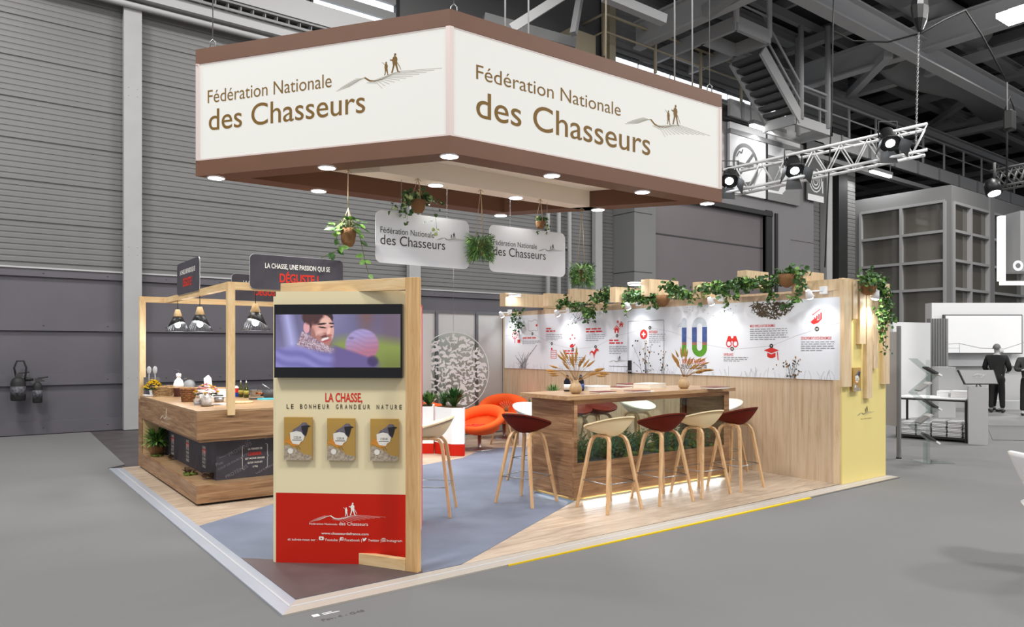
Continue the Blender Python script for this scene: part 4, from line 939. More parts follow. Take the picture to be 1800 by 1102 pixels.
# door cut into the wall
xl, yt_ = wt(1104, 565); xr2, _ = wt(1167, 565)
s_.line('g5', [(xl, -1.18), (xl, yt_), (xr2, yt_), (xr2, -1.18)], .008, .0018)
names = {'bodyp': 'body_text', 'pathp': 'path_line', 'grassp': 'grass_drawing', 'animp': 'animal_circle_print', 'g5': 'door_joint', 'redp': 'red_pictograms', 'dark': 'dark_drawings', 'text_white': 'numerals', 'linegrey': 'emblem_hills', 'g6': 'map_drawing', 'greenp': 'meadow_in_numeral', 'redbrownp': 'earth_in_numeral', 'bluep': 'forest_in_numeral', 'skyp': 'sky_in_numeral', 'redlet': 'lettering', 'dry': 'ochre_leaves', 'g4': 'bird_drawings'}
s_.build(board, names)
p = px(1107, 645, WX - .03); b = MB().box(WX - .05, WX - .014, p.y - .03, p.y + .03, p.z - .10, p.z + .10); b.build('door_handle', M['g2'], cab, bevel=.01)
MB().tube([(WX - .05, p.y, p.z - .06), (WX - .09, p.y, p.z - .06), (WX - .09, p.y - .1, p.z - .06)], .009, 8).build('door_lever', M['steel'], cab)

# oak beam ends standing out over the wall
bm_ = [(878.5, 888.3, 955, 514.4, 537.7), (954.8, 964, 988, 515, 537.5), (999, 1010, 1034, 507, 532), (1072, 1082, 1117, 504, 531), (1127, 1141, 1164, 490, 521), (1217.6, 1232, 1247, 495, 522.6), (1296, 1312, 1322.4, 474.5, 504), (1397, 1414, 1420, 476, 510)]
ordn = ['farthest', 'second from the far end', 'third from the far end', 'fourth from the far end', 'fifth from the far end, carrying a lit lamp', 'sixth from the far end', 'seventh, the tallest, above the animal circle', 'nearest, by the ivy pot']
blist = []
for i, (u0, u1, uc, v0, v1) in enumerate(bm_):
    y = px(uc, 530, WX).y; xe = py(u1, 530, y).x; xe = max(6.9, min(xe, WX - .10)); 
    yw = px(u0, 530, xe).y - px(u1, 530, xe).y; zt = px(u1, v0, xe).z; zb = px(u1, v1, xe).z
    o = MB().box(xe, WX + .35, y, y + yw, max(zb, 2.05), zt).build('oak_beam', M['batten']); blist.append((xe, y, yw, zb, zt))
    tag(o, 'pale oak beam end standing out over the printed wall, %s' % ordn[i], 'beam', 'oak beam ends on top of the printed wall')
# flood lamps on two beams
for i, (k, sy) in enumerate(((0, -1), (4, 1))):
    xe, y, yw, zb, zt = blist[k]
    c = px((905, 1116)[i], (518, 498)[i], xe + (.12 if i == 0 else -.02))
    t = thing('flood_lamp', ('lit round flood lamp on the farthest oak beam', 'lit round flood lamp on the fifth oak beam')[i], 'lamp', c, 0, 'round flood lamps on oak beams')
    MB().lathe([(.10, .012), (.11, 0), (.11, -.02), (.09, -.025)], c, 20, cap=False).build('housing', M['white'], t); MB().lathe([(.092, -.026), (.0, -.030)], c, 20).build('diffuser', M['lamp'], t)
    MB().bar(c, (xe + .05, y + yw / 2, c.z), .03, .02).build('bracket', M['white'], t)
def spot(loc, tgt, e, ang=75, bl=.7, col=(1, .97, .94), r=.03, name='spot_beam'):
    l = bpy.data.lights.new(name, 'SPOT'); l.energy = e; l.spot_size = math.radians(ang); l.spot_blend = bl; l.shadow_soft_size = r; l.color = col
    o = bpy.data.objects.new(name, l); COL.objects.link(o); o.location = loc; o.rotation_euler = (Vector(tgt) - Vector(loc)).to_track_quat('-Z', 'Y').to_euler(); return o
# arm lamps washing the board
arm = [(896, 881, 549), (999, 979, 546), (1122.5, 1103, 533), (1268, 1249, 524), (1448, 1422, 511)]
for i, (ub, uh, vb) in enumerate(arm):
    base = px(ub, vb, WX - .02); head = Vector((WX - .32, base.y, base.z - .01))
    hy_ = px(uh, vb + 6, WX - .3); head = Vector((WX - .3, hy_.y if abs(hy_.y - base.y) < .25 else base.y, base.z - .02))
    t = thing('arm_lamp', 'small white arm lamp lighting the printed board, %s from the far end' % ['first', 'second', 'third, by the door', 'fourth, over the binoculars', 'fifth and nearest'][i], 'lamp', base, 0, 'white arm lamps above the printed board')
    MB().box(WX - .04, WX, base.y - .045, base.y + .045, base.z - .04, base.z + .05).build('wall_plate', M['white'], t, bevel=.006)
    MB().tube([base, head], .009, 8).build('arm', M['white'], t)
    ax = (Vector((WX, head.y, 1.75)) - head).normalized()
    MB().lathe([(.022, -.05), (.032, -.03), (.048, .04), (.046, .042), (.03, .0)], head - UP * .03, 16, ax=ax, cap=False).build('shade', M['white'], t)
    MB().lathe([(.042, .034), (.036, .052), (.02, .060), (0, .062)], head - UP * .03, 14, ax=ax).build('bulb', M['lamp'], t)
    spot(head - UP * .03 + ax * .085, (WX, head.y, 1.5), 8, 120, .9)

# ivy along the wall top
iv = thing('ivy_garland', 'long leafy ivy garland woven over the oak beams on the wall top', 'garland', (WX - .1, 7, 2.3))
rn = random.Random(11); L = MB(); st = MB()
segs = [[(7.80, 9.05, 2.30), (7.72, 8.75, 2.36), (7.7, 8.45, 2.22), (7.72, 8.2, 2.12)], [(7.75, 8.2, 2.33), (7.7, 7.9, 2.42), (7.72, 7.7, 2.40), (7.7, 7.45, 2.25)], [(7.8, 7.5, 2.4), (7.72, 7.2, 2.32), (7.75, 6.95, 2.25)],
        [(7.85, 6.85, 2.48), (7.8, 6.6, 2.36), (7.8, 6.35, 2.30), (7.8, 6.05, 2.40)], [(7.85, 6.0, 2.40), (7.78, 5.85, 2.34), (7.8, 5.65, 2.40), (7.8, 5.45, 2.42)], [(7.85, 5.5, 2.38), (7.8, 5.3, 2.40), (7.8, 5.12, 2.36), (7.8, 4.98, 2.46), (7.8, 4.85, 2.50), (7.8, 4.74, 2.47)], [(7.72, 4.74, 2.47), (7.70, 4.69, 2.36), (7.70, 4.70, 2.20), (7.72, 4.85, 2.12), (7.73, 4.95, 2.06)]]
for k, sg in enumerate(segs):
    st.tube(sg, .005, 4); ivy(sg, 260 if k < 6 else 60, .045 if k < 6 else .025, .06, L, rnd=rn, droop=.03)
for y, z in ((8.35, 1.95), (8.2, 1.98), (7.95, 2.1), (7.5, 2.02), (6.9, 2.15), (5.75, 2.08), (5.6, 2.16), (5.1, 2.15)):
    sg = [(7.75, y, 2.3), (7.78, y + .03, z)]; st.tube(sg, .003, 4); ivy(sg, 26, .02, .05, L, rnd=rn)
L.build('leaves', [M['leafA'], M['leafB']], iv)['kind'] = 'stuff'; st.build('vine_stems', M['stem'], iv)
# loose wreath at the far corner
iv = thing('ivy_sprig', 'thin dark sprig of ivy leaves hanging at the far end of the printed board', 'plant', (7.8, 10.6, 1.9)); L = MB(); c = px(908, 575, 7.85)
for i in range(70): a = rn.uniform(0, 2 * PI); r = rn.uniform(.03, .17); p = c + Vector((rn.uniform(-.04, .04), r * math.cos(a), r * math.sin(a) + .05)); L.leaf(p, (rn.uniform(-1, 1), rn.uniform(-1, 1), rn.uniform(-1, .5)), (-1, 0, .3), .045, .04)
st = MB(); st.tube([c + UP * .35, c + UP * .05, c + Vector((0, .1, -.12))], .004, 4); ivy([c + UP * .38, c + UP * .1], 26, .05, .05, L, rnd=rn)
L.build('leaves', [M['leafC'], M['leafB']], iv); st.build('vine_stems', M['stem'], iv)
for i, (y, z, lb) in enumerate(((4.93, 2.36, 'half hidden in ivy near the near end of the wall'), (6.85, 2.22, 'half hidden in ivy near the middle of the wall'))):
    t = thing('basket_pot', 'round jute basket pot ' + lb, 'plant pot', (7.8, y, z - .05), 0, 'basket pots on the wall top')
    MB().lathe([(.02, -.08), (.07, -.05), (.10, .02), (.095, .08), (.08, .08), (.07, .03), (0, .02)], (7.8, y, z), 18).build('basket', M['terra'], t)

# yellow end of the storage room
e = MB().box(WX, 8.96, WYN, WYN + .04, .012, 2.33); yep = e.build('yellow_end_panel', M['yellow'], cab)
MB().box(WX + .0, 8.96, WYN - .004, WYN, 2.2, 2.36).box(WX, 8.97, WYN, WYN + .04, 2.331, 2.3595).build('end_header', M['batten'], cab)
def ex(u): return py(u, 600, WYN - .03).x
sl = [(1481, 1494, 680), (1497, 1504.5, 560), (1509, 1519, 604.6), (1521, 1530.5, 700), (1533, 1541, 647.6), (1545, 1551, 577), (1551, 1558, 675)]
for i, (u0, u1, v) in enumerate(sl):
    x0_, x1_ = ex(u0), ex(u1) if i < 6 else 8.955; MB().box(x0_, x1_, WYN - .05, WYN, py(u0, v, WYN - .03).z, 2.34).build('end_slat', M['batten'], cab)
s_ = Sheet((WX, WYN - .001, 0), (1, 0, 0)); p = py(1523, 722, WYN); emblem(s_, p.x - WX - .02, p.z - .02, .42, 'text_dark', 'linegrey'); s_.text('gold', 'Fédération Nationale des Chasseurs', p.x - WX - .14, p.z - .095, .013, .26)
s_.build(yep, {'text_dark': 'emblem', 'linegrey': 'emblem_hills', 'gold': 'emblem_lettering'})

# magazines with a bird cover
def magazine(t, o_, x, y, w, h, thick=.02):
    """cover sheet with a perched bird, its origin at the lower left corner"""
    n_ = Vector(x).normalized().cross(Vector(y).normalized()); o_ = Vector(o_); x = Vector(x).normalized(); y = Vector(y).normalized()
    pg = MB().prism3([o_, o_ + x * w, o_ + x * w + y * h, o_ + y * h], -n_ * thick).build('cover_and_pages', M['tan'], t)
    s = Sheet(o_, x, y); k = w
    f = lambda P_: [(a * w, c * h) for a, c in P_]
    s.poly('moss_c', f([(0, 0), (1, 0), (1, .11), (.7, .14), (.5, .25), (.35, .28), (.15, .36), (0, .33)]), .001)
    s.poly('obird', f([(.18, .38), (.30, .33), (.45, .32), (.62, .38), (.70, .5), (.3, .66), (.2, .55), (.05, .46), (.0, .40), (.1, .40)]), .0014)
    s.poly('gbird', f([(.2, .58), (.35, .72), (.55, .80), (.68, .88), (.80, .88), (.88, .82), (.97, .80), (.88, .77), (.84, .66), (.78, .56), (.6, .60), (.45, .68)]), .0018)
    s.poly('bbird', f([(.62, .80), (.86, .82), (.97, .80), (.88, .77), (.84, .66), (.79, .56), (.68, .62)]), .0021)
    s.poly('paper', f([(.22, .64), (.45, .68), (.62, .66), (.74, .56), (.70, .46), (.6, .42), (.55, .36), (.32, .38), (.24, .48)]), .0024)
    s.text('dark', 'CŒUR', .36 * w, .50 * h, .055 * h, .27 * w, .01, off=.0028); s.rect('dark', .30 * w, .46 * h, .66 * w, .475 * h, .0028)
    s.disc('paper', .24 * w, .21 * h, .10 * w, .0028); s.line('dark', f([(.42, .34), (.5, .26)]), .012 * w, .0028); s.line('dark', f([(.5, .34), (.6, .25)]), .012 * w, .0028)
    s.build(pg, {'moss_c': 'lichen_print', 'obird': 'orange_belly_print', 'gbird': 'grey_back_print', 'bbird': 'black_face_print', 'paper': 'title_patch', 'dark': 'title_lettering'})
M['moss_c'] = mat('lichen_print', 'a99a86', .5, vary=.5, vscale=60); M['obird'] = mat('orange_print', 'd58a2e', .5, vary=.2, vscale=30); M['gbird'] = mat('grey_blue_print', '6d6672', .5, vary=.3, vscale=50); M['bbird'] = mat('black_print', '241f22', .5)
def holder(t, o_, x, w, h):
    o_ = Vector(o_); x = Vector(x); n_ = x.cross(UP); f = n_ * .035
    b = MB(); b.prism3([o_ - x * .012 + UP * -.01, o_ + x * (w + .012) - UP * .01, o_ + x * (w + .012) + UP * h * .86, o_ - x * .012 + UP * h * .86], -n_ * .003)
    b.prism3([o_ - x * .012 - UP * .01, o_ + x * (w + .012) - UP * .01, o_ + x * (w + .012) - UP * .01 - f, o_ - x * .012 - UP * .01 - f], UP * .003)
    b.prism3([o_ + x * (w + .012) - UP * .01, o_ + x * (w + .012) + UP * h * .86, o_ + x * (w + .012) + UP * h * .86 - f, o_ + x * (w + .012) - UP * .01 - f], x * .003)
    b.prism3([o_ - x * .015 - UP * .01, o_ - x * .015 + UP * h * .86, o_ - x * .015 + UP * h * .86 - f, o_ - x * .015 - UP * .01 - f], x * .003)
    b.build('acrylic_pocket', M['acryl'], t)
X1 = Vector((1, 0, 0))
a_, b_ = py(1500, 688, WYN - .05), py(1519, 646, WYN - .05)
t = thing('magazine', 'bird cover magazine standing in a holder on the yellow end wall', 'magazine', a_); magazine(t, a_, X1, UP, .17, b_.z - a_.z)
t = thing('magazine_holder', 'clear wall pocket on the yellow end wall', 'holder', a_); o2 = a_ + Vector((0, -.012, 0)); holder(t, o2, X1, .17, .3)
# ivy pot and lamp at the top of the yellow end
c = py(1527, 505, WYN - .12)
t = thing('ivy_pot', 'jute pot of trailing ivy on the corner above the yellow end wall', 'plant', c)
MB().lathe([(.03, -.09), (.07, -.06), (.09, .0), (.085, .05), (.06, .05), (0, .04)], c, 18).build('pot', M['terra'], t)
L = MB(); st = MB(); ivy([c + Vector((-.10, 0, .07)), c + Vector((.12, 0, .09))], 240, .06, .05, L, rnd=rn)
for dx, ln in ((.22, .3), (.30, .45), (.22, .62), (.34, .34), (.26, .75), (.18, .5)):
    pth = [c + UP * .06, c + Vector((dx * .6, -.04, .08)), c + Vector((dx, -.06, -.05)), c + Vector((dx + rn.uniform(-.04, .06), -.06, -ln))]; st.tube(pth, .003, 4); ivy(pth[1:], 60, .028, .045, L, rnd=rn)
L.build('leaves', [M['leafA'], M['leafB']], t); st.build('vine_stems', M['stem'], t)
c = py(1540, 517, WYN - .16); t = thing('wall_spotlight', 'lit white spotlight beside the ivy pot on the yellow end wall', 'lamp', c)
MB().lathe([(.05, 0), (.05, .02), (0, .02)], py(1531, 513, WYN - .07), 18, ax=(0, -1, 0)).build('wall_plate', M['white'], t); MB().tube([py(1531, 513, WYN - .06), c + UP * .06], .01, 6).build('arm', M['white'], t)
MB().lathe([(.025, -.05), (.03, -.02), (.05, .05), (.045, .05)], c, 16, ax=(0, .25, -1), cap=False).build('shade', M['white'], t); MB().lathe([(.044, .044), (.038, .062), (.02, .07), (0, .072)], c, 14, ax=(0, .25, -1)).build('bulb', M['lamp'], t)
spot(c + Vector((0, .0, -.10)), c + Vector((0, .12, -1)), 20, 130, .8)

# framed screens closing the rear of the lounge
t = thing('rear_partition', 'pale grey panel wall in aluminium profiles behind the lounge', 'partition', (7, WYF, 0))
PY_ = WYF + .02
for x0_, x1_ in ((5.2, 6.50), (6.56, 7.34), (7.40, 7.95)): MB().box(x0_, x1_, PY_, PY_ + .02, .03, 2.17).build('panel', M['partition'], t)
for x in (6.53, 7.37, 5.18): MB().box(x - .025, x + .025, PY_ - .03, PY_ + .03, 0, 2.22).build('upright_profile', M['profile'], t)
MB().box(5.2, 7.95, PY_ - .02, PY_ + .02, 2.17, 2.22).build('top_profile', M['profile'], t)
# round clear screen with white animals
D_ = 12.55; c = pd(797, 652, D_); r = 62 / FPX * D_
t = thing('animal_screen', 'clear round screen covered in white animal silhouettes before the panel wall', 'screen', (c.x, c.y, c.z - r))
xd = RT.copy(); s_ = Sheet(c, xd); b = MB(); n = 48
pts = [c + xd * r * 1.02 * math.cos(2 * PI * i / n) + UP * r * 1.12 * math.sin(2 * PI * i / n) for i in range(n)]; b.prism3(pts, FW * .006); b.build('clear_disc', M['glass'], t)
s_.ring('frost', 0, 0, r * .995, r * 1.015, .002, 48, 1.10); herd(s_, 'frost', 0, 0, r * .93, 200, .13, seed=21, gap=.56, off=.003, ry=1.08)
s_.build(t, {'frost': 'animal_decals'})
MB().tube([c + UP * r * 1.1, Vector((c.x, c.y, 3.4))], .003, 4).build('hanging_line', M['steel'], t)

# ================================================================ TOTEM WITH SCREEN
ta = Vector((1.785, 5.207, 0)); tb = Vector((2.506, 4.571, 0)); td = (tb - ta).normalized(); tn = td.cross(UP); TW = (tb - ta).length
tot = thing('totem', 'cream and red triangular totem with an oak frame, holding screen and magazines', 'display totem', ta)
def slabp(p, q, z0, z1, th, n_):
    return MB().prism3([p + UP * z0, q + UP * z0, q + UP * z1, p + UP * z1], -n_ * th)
cpan = slabp(ta, tb, .518, 1.968, .035, tn).build('cream_panel', M['cream'], tot); rpan = slabp(ta, tb, .015, .518, .035, tn).build('red_panel', M['red'], tot)
tc = Vector((3.262, 5.67, 0)); tb2 = Vector((2.60, 4.60, 0)); d3 = (tc - tb2).normalized(); n3 = d3.cross(UP)
slabp(tb2, tc, .015, 1.935, .03, n3).build('side_panel', M['redp'], tot); slabp(tb2 + d3 * .02 + n3 * .004, tc - d3 * .42 + n3 * .004, .05, 1.90, .004, n3).build('side_panel_face', M['white'], tot)
d4 = (ta - tc).normalized(); slabp(tc - d4 * 0, ta, .015, 1.935, .03, -d4.cross(UP)).build('rear_panel', M['cream'], tot)
f0 = Vector((1.897, 5.433, 0)); f1 = Vector((2.478, 4.374, 0)); fd = (f1 - f0).normalized(); fn = fd.cross(UP) * -1
sidev = Vector((fd.y, -fd.x, 0)); sidev = sidev if sidev.x > 0 else -sidev
def fbar(s0, s1, z0, z1, th=.046): p, q = f0 + fd * s0, f0 + fd * s1; return MB().prism3([p + UP * z0, q + UP * z0, q + UP * z1, p + UP * z1], sidev * th)
FLn = (f1 - f0).length
E_ = fd * -1
fbar(FLn - .098, FLn, .015, 2.05).build('frame_post', M['post'], tot, bevel=.002); fbar(0, FLn - .099, 1.965, 2.05).build('frame_top', M['frame_h'], tot, bevel=.002); fbar(.62, FLn - .099, .015, .095).build('frame_foot', M['frame_h'], tot, bevel=.002)
fbar(0, .09, .015, 1.96).build('frame_rear_post', M['post'], tot)
s_ = Sheet(ta, td); 
def tp_(u, v):
    n_ = tn; r = ray(u, v); k = (ta - CP).dot(n_) / r.dot(n_); P_ = CP + r * k; return (P_ - ta).dot(td), P_.z
a, c = tp_(572, 706); a2, _ = tp_(637, 706); _, ch = tp_(600, 690); s_.text('redlet', 'LA CHASSE,', a, c, ch - c, a2 - a, .02)
a, c = tp_(504, 718); a2, _ = tp_(707, 721); xs = a; words = 'LE BONHEUR GRANDEUR NATURE'; n = len(words); st_ = (a2 - a) / (n - .4)
for i, chh in enumerate(words):
    if chh != ' ': s_.text('text_dark', chh, a + i * st_, c, .033, st_ * (.56 if chh not in 'I' else .14), .01)
s_.build(cpan, {'redlet': 'red_lettering', 'text_dark': 'dark_lettering'}); a, c = tp_(544, 910); a2, _ = tp_(678, 910); emblem(s_, (a + a2) / 2, c + .012, (a2 - a) * 1.0, 'text_white', 'text_white', lw=.0016)
a, c = tp_(544, 922); a2, _ = tp_(593, 922); s_.text('text_white', 'Fédération Nationale', a, c, .014, a2 - a); a, c = tp_(596, 923); a2, _ = tp_(647, 923); s_.text('text_white', 'des Chasseurs', a, c, .023, a2 - a)
a, c = tp_(565, 939); a2, _ = tp_(648, 941); s_.text('text_white', 'www.chasseurdefrance.com', a, c, .018, a2 - a, .012)
for tx, u0, u1 in (('et suivez-nous sur :', 506, 558), ('Youtube |', 571, 597), ('Facebook |', 606, 636), ('Twitter |', 647, 670), ('Instagram', 680, 707)):
    a, c = tp_(u0, 949.5 + (u0 - 506) * .015); a2, _ = tp_(u1, 949); s_.text('text_white', tx, a, c, .0185, a2 - a)
a, c = tp_(565, 946); s_.poly('text_white', rrect(a - .018, c - .013, a + .018, c + .013, .006)); s_.poly('red', [(a - .005, c - .007), (a + .008, c), (a - .005, c + .007)], .003)
a, c = tp_(601, 947); s_.rect('text_white', a - .012, c - .012, a + .012, c + .012); s_.text('red', 'f', a - .002, c - .012, .02, .010, .03, off=.003)
a, c = tp_(641, 948); s_.poly('text_white', [(a - .016, c - .010), (a - .004, c - .013), (a + .008, c - .005), (a + .012, c + .005), (a + .016, c + .009), (a + .008, c + .011), (a + .001, c + .009), (a + .0, c + .003), (a - .008, c + .006), (a - .015, c + .011), (a - .014, c + .0), (a - .008, c - .006)])
a, c = tp_(674.5, 949); s_.line('text_white', rrect(a - .012, c - .012, a + .012, c + .012, .004) + [(a + .012, c - .008)], .003); s_.ring('text_white', a, c, .004, .007, n=14)
s_.build(rpan, {'redlet': 'red_lettering', 'text_dark': 'dark_lettering', 'text_white': 'white_lettering', 'red': 'icon_details'})
t = thing('screen_lamp', 'warm lamp strip washing the top of the totem', 'lamp', ta + td * .4 + UP * 1.975)
p = f0 + fd * .32 + UP * 1.955 + sidev * .03; MB().box(p.x - .06, p.x + .06, p.y - .03, p.y + .03, 1.935, 1.949).build('lamp_body', M['white'], t)
spot(p + tn * .02 + td * .02 + UP * .005, p + UP * .3 - tn * .05, 1.2, 160, 1, r=.05)

# television showing two men greeting in a meadow
tv = thing('television', 'flat wall screen showing a smiling bearded man embracing an older man', 'television', ta + td * .47 + UP * 1.349 + tn * .05)
a0, z1 = tp_(487, 536); a1, z0 = tp_(710, 664); z0 = 1.349; z1 = 1.872
k0, k1 = ta + td * a0 * 1.0 + tn * .004, ta + td * a1 + tn * .004
MB().prism3([k0 + UP * z0, k1 + UP * z0, k1 + UP * z1, k0 + UP * z1], tn * .05).build('bezel', M['blackg'], tv, bevel=.003)
sx0, sx1, sz0, sz1 = a0 + .012, a1 - .012, 1.424, 1.800
NX, NZ = 250, 106
def paint(x, y):
    """colour of the film still at x, y in 0..1 (y up)"""
    def mixc(a, b_, t): t = max(0, min(1, t)); return tuple(p * (1 - t) + q * t for p, q in zip(a, b_))
    def soft(d, w): return max(0, min(1, .5 - d / w))
    X = x * 2.33
    c = mixc((.40, .38, .52), (.52, .50, .66), .5 + .5 * math.sin(x * 9 + 1) * math.cos(y * 3))
    c = mixc(c, (.44, .36, .42), soft(abs(x - .93) - .10, .12) * .8); c = mixc(c, (.72, .72, .93), soft(abs(x - .13 - (.5 - y) * .08) - .035, .08) * (y > .3))
    c = mixc(c, (.50, .36, .34), soft(abs(x - .73) - .05, .1) * max(0, y - .35) * 1.5)
    g = soft(y - (.52 - .05 * math.sin(x * 7)), .22) * soft(.42 - x, .2); c = mixc(c, (.55, .62, .28), g * .9); c = mixc(c, (.46, .50, .24), g * soft(y - .2, .3) * soft(.8 - x, .2))
    def el(cx, cy, rx, ry, w=.08, rot=0):
        dx, dy = X - cx, y - cy; co, si = math.cos(rot), math.sin(rot); a_ = (dx * co + dy * si) / rx; b2 = (-dx * si + dy * co) / ry; return soft(math.hypot(a_, b2) - 1, w)
    # older man: shoulders, neck and blurred head
    sh = soft(y - (.38 - .12 * abs(X - .4) + .03 * math.sin(X * 5)), .08); sh = sh if X < 1.85 else sh * soft(X - 1.8, .2)
    hd = el(1.62, .42, .31, .30, .12)
    # young man
    hair = el(.80, .93, .28, .22, .06); face = el(.88, .66, .215, .33, .05, -.12); beard = el(.90, .50, .165, .16, .15, .35); ear = el(.585, .755, .06, .11, .12)
    coll = 1 if (y < .68 - (X - .5) * .55 and y > .18 and X > .38 and y < .30 + (X - .35) * 2.6 and X < 1.1) else 0
    c = mixc(c, (.20, .12, .13), hair); c = mixc(c, (.88, .66, .62), face); c = mixc(c, (.90, .66, .68), ear)
    c = mixc(c, (.30, .18, .19), el(.70, .96, .20, .16, .3)); c = mixc(c, (.93, .74, .68), el(.93, .86, .10, .08, .6)) 
    c = mixc(c, (.58, .36, .33), beard * .6); c = mixc(c, (.34, .20, .2), el(.70, .60, .05, .16, .5, .2) * .7)
    c = mixc(c, (.96, .92, .92), el(.93, .535, .075, .028, .3, .35)); c = mixc(c, (.72, .34, .36), el(.94, .498, .09, .02, .4, .35)); c = mixc(c, (.36, .2, .2), el(.95, .59, .10, .025, .4, .2) * .8)
    c = mixc(c, (.14, .08, .09), el(.88, .755, .075, .014, .4, -.15)); c = mixc(c, (.14, .08, .09), el(1.05, .765, .04, .014, .4, .2)); c = mixc(c, (.16, .09, .1), el(.87, .82, .085, .018, .4, .1)); c = mixc(c, (.16, .09, .1), el(1.05, .83, .05, .016, .4, -.1))
    c = mixc(c, (.97, .76, .70), el(1.00, .68, .03, .09, .4, -.25)); c = mixc(c, (.70, .44, .42), el(1.01, .605, .05, .02, .5)); c = mixc(c, (.76, .52, .48), el(.70, .62, .05, .2, .8) * .6); c = mixc(c, (.96, .78, .74), el(.84, .655, .06, .05, .9) * .6)
    if coll:
        v_ = math.sin(X * 97 + math.sin(y * 61 + X * 13) * 3) * math.sin(y * 83 + math.cos(X * 41) * 3); c = mixc((.66, .58, .64), (.88, .82, .84) if v_ > 0 else (.52, .33, .42), min(1, abs(v_) * 1.2))
    c = mixc(c, mixc((.46, .44, .70), (.56, .54, .80), .5 + .5 * math.sin((y + X * .3) * 30 + math.sin(X * 9))), sh)
    c = mixc(c, mixc((.68, .62, .82), (.74, .46, .54), soft(.30 - (X - 1.3) * .4 + (y - .5) * 1.4 - .1, .5)), hd); c = mixc(c, (.46, .42, .62), hd * (.12 + .10 * math.sin(y * 70 + X * 14 + math.sin(X * 12) * 2))); c = mixc(c, (.34, .26, .40), el(1.42, .55, .05, .022, .7) * .4)
    c = mixc(c, (.42, .36, .58), soft(y - (.26 - (X - 1.55) * .35), .06) * soft(abs(X - 1.5) - .42, .15)); c = mixc(c, (.22, .16, .34), el(1.82, .12, .10, .10, .5) * .7)
    return c
vs = []; fs = []; cols = []
for j in range(NZ + 1):
    for i in range(NX + 1):
        vs.append(ta + td * (sx0 + (sx1 - sx0) * i / NX) + UP * (sz0 + (sz1 - sz0) * j / NZ) + tn * .0555); cols.append(paint(i / NX, j / NZ))
for j in range(NZ):
    for i in range(NX): o_ = j * (NX + 1) + i; fs.append((o_, o_ + 1, o_ + NX + 2, o_ + NX + 1))
b = MB(); b.add(vs, fs)
ms = bpy.data.materials.new('film_still'); ms.use_nodes = True; nt = ms.node_tree; at_ = nt.nodes.new('ShaderNodeVertexColor'); at_.layer_name = 'film'; pb = nt.nodes['Principled BSDF']
pb.inputs['Base Color'].default_value = (.01, .01, .01, 1); pb.inputs['Roughness'].default_value = .2; nt.links.new(at_.outputs[0], pb.inputs['Emission Color']); pb.inputs['Emission Strength'].default_value = .95
o = b.build('lit_picture', ms, tv); ca = o.data.color_attributes.new('film', 'FLOAT_COLOR', 'POINT')
sl_ = lambda x: x / 12.92 if x <= .04045 else ((x + .055) / 1.055) ** 2.4
for i, c in enumerate(cols): ca.data[i].color = (sl_(c[0]), sl_(c[1]), sl_(c[2]), 1)

for k, (u0, u1, v0, v1) in enumerate([(500, 553, 733, 807), (575.5, 628, 735, 808), (651, 704.5, 736, 809)]):
    a, z0 = tp_(u0 + 2, v1); a2, z1 = tp_(u1, v0); o_ = ta + td * a + tn * .03 + UP * z0
    nm = ('left', 'middle', 'right')[k]
    t = thing('magazine', 'bird cover magazine on the cream totem, the %s of three' % nm, 'magazine', o_, 0, 'bird cover magazines on the totem'); magazine(t, o_, td, UP, a2 - a - .01, z1 - z0)
    t = thing('magazine_holder', 'clear acrylic pocket on the cream totem, the %s of three' % nm, 'holder', o_, 0, 'clear pockets on the totem'); holder(t, o_ + tn * .006, td, a2 - a - .01, z1 - z0)

# ================================================================ FOOD COUNTER
KX, KY, KL, KR, KT = 1.80, 7.516, 10.53, 4.0, .945
DW = 2.1
kc = thing('food_counter', 'oak corner counter with slate graphics and recessed shelf on the left', 'counter', (KX, KY, 0))
def Lpoly(x0, y0, wx, wy, xr=KR, yl_=KL): return [(x0, y0), (xr, y0), (xr, y0 + wy), (x0 + wx, y0 + wy), (x0 + wx, yl_), (x0, yl_)]
# separate boards so that the grain follows each side
MB().box(KX, KR, KY, KY + .03, .662, .922).build('upper_front_board', M['counter_h'], kc); MB().box(KX, KX + .03, KY + .03, KL - .24, .662, .922).build('upper_side_board', M['counter_y'], kc)
MB().prism(Lpoly(KX, KY, .72, DW), .922, KT).build('worktop', M['counter_top'], kc, bevel=.002)
MB().prism(Lpoly(KX + .03, KY + .03, .66, DW - .06, yl_=KL - .25), .63, .662).build('shelf_ceiling', M['counter_h'], kc)
MB().box(KX, KR, KY, KY + .03, .035, .209).build('lower_front_board', M['counter_h'], kc); MB().box(KX, KX + .03, KY + .03, KL, .035, .209).build('lower_side_board', M['counter_y'], kc)
MB().prism(Lpoly(KX + .03, KY + .03, .66, DW - .06, yl_=KL - .25), .18, .207).build('display_shelf', M['counter_top'], kc)
MB().prism(Lpoly(KX + .06, KY + .06, .6, .6, KR - .05, KL - .05), .012, .036).build('plinth', M['g3'], kc)
MB().box(KX, KX + .72, KL - .24, KL, .209, .922).build('end_panel', M['counter_y'], kc)
MB().box(KX + .012, KX + .72, KL - .245, KL - .24, .21, .66).build('end_lining', M['frame'], kc)
GXk, GYk = KX + .24, KY + .22
fgr = MB().box(GXk, KR, GYk, GYk + .02, .207, .63).build('front_graphic', M['slate2'], kc); sgr = MB().box(GXk, GXk + .02, GYk + .02, KL - .245, .207, .63).build('side_graphic', M['slate2'], kc)
s_ = Sheet((GXk, GYk, .207), (1, 0, 0))
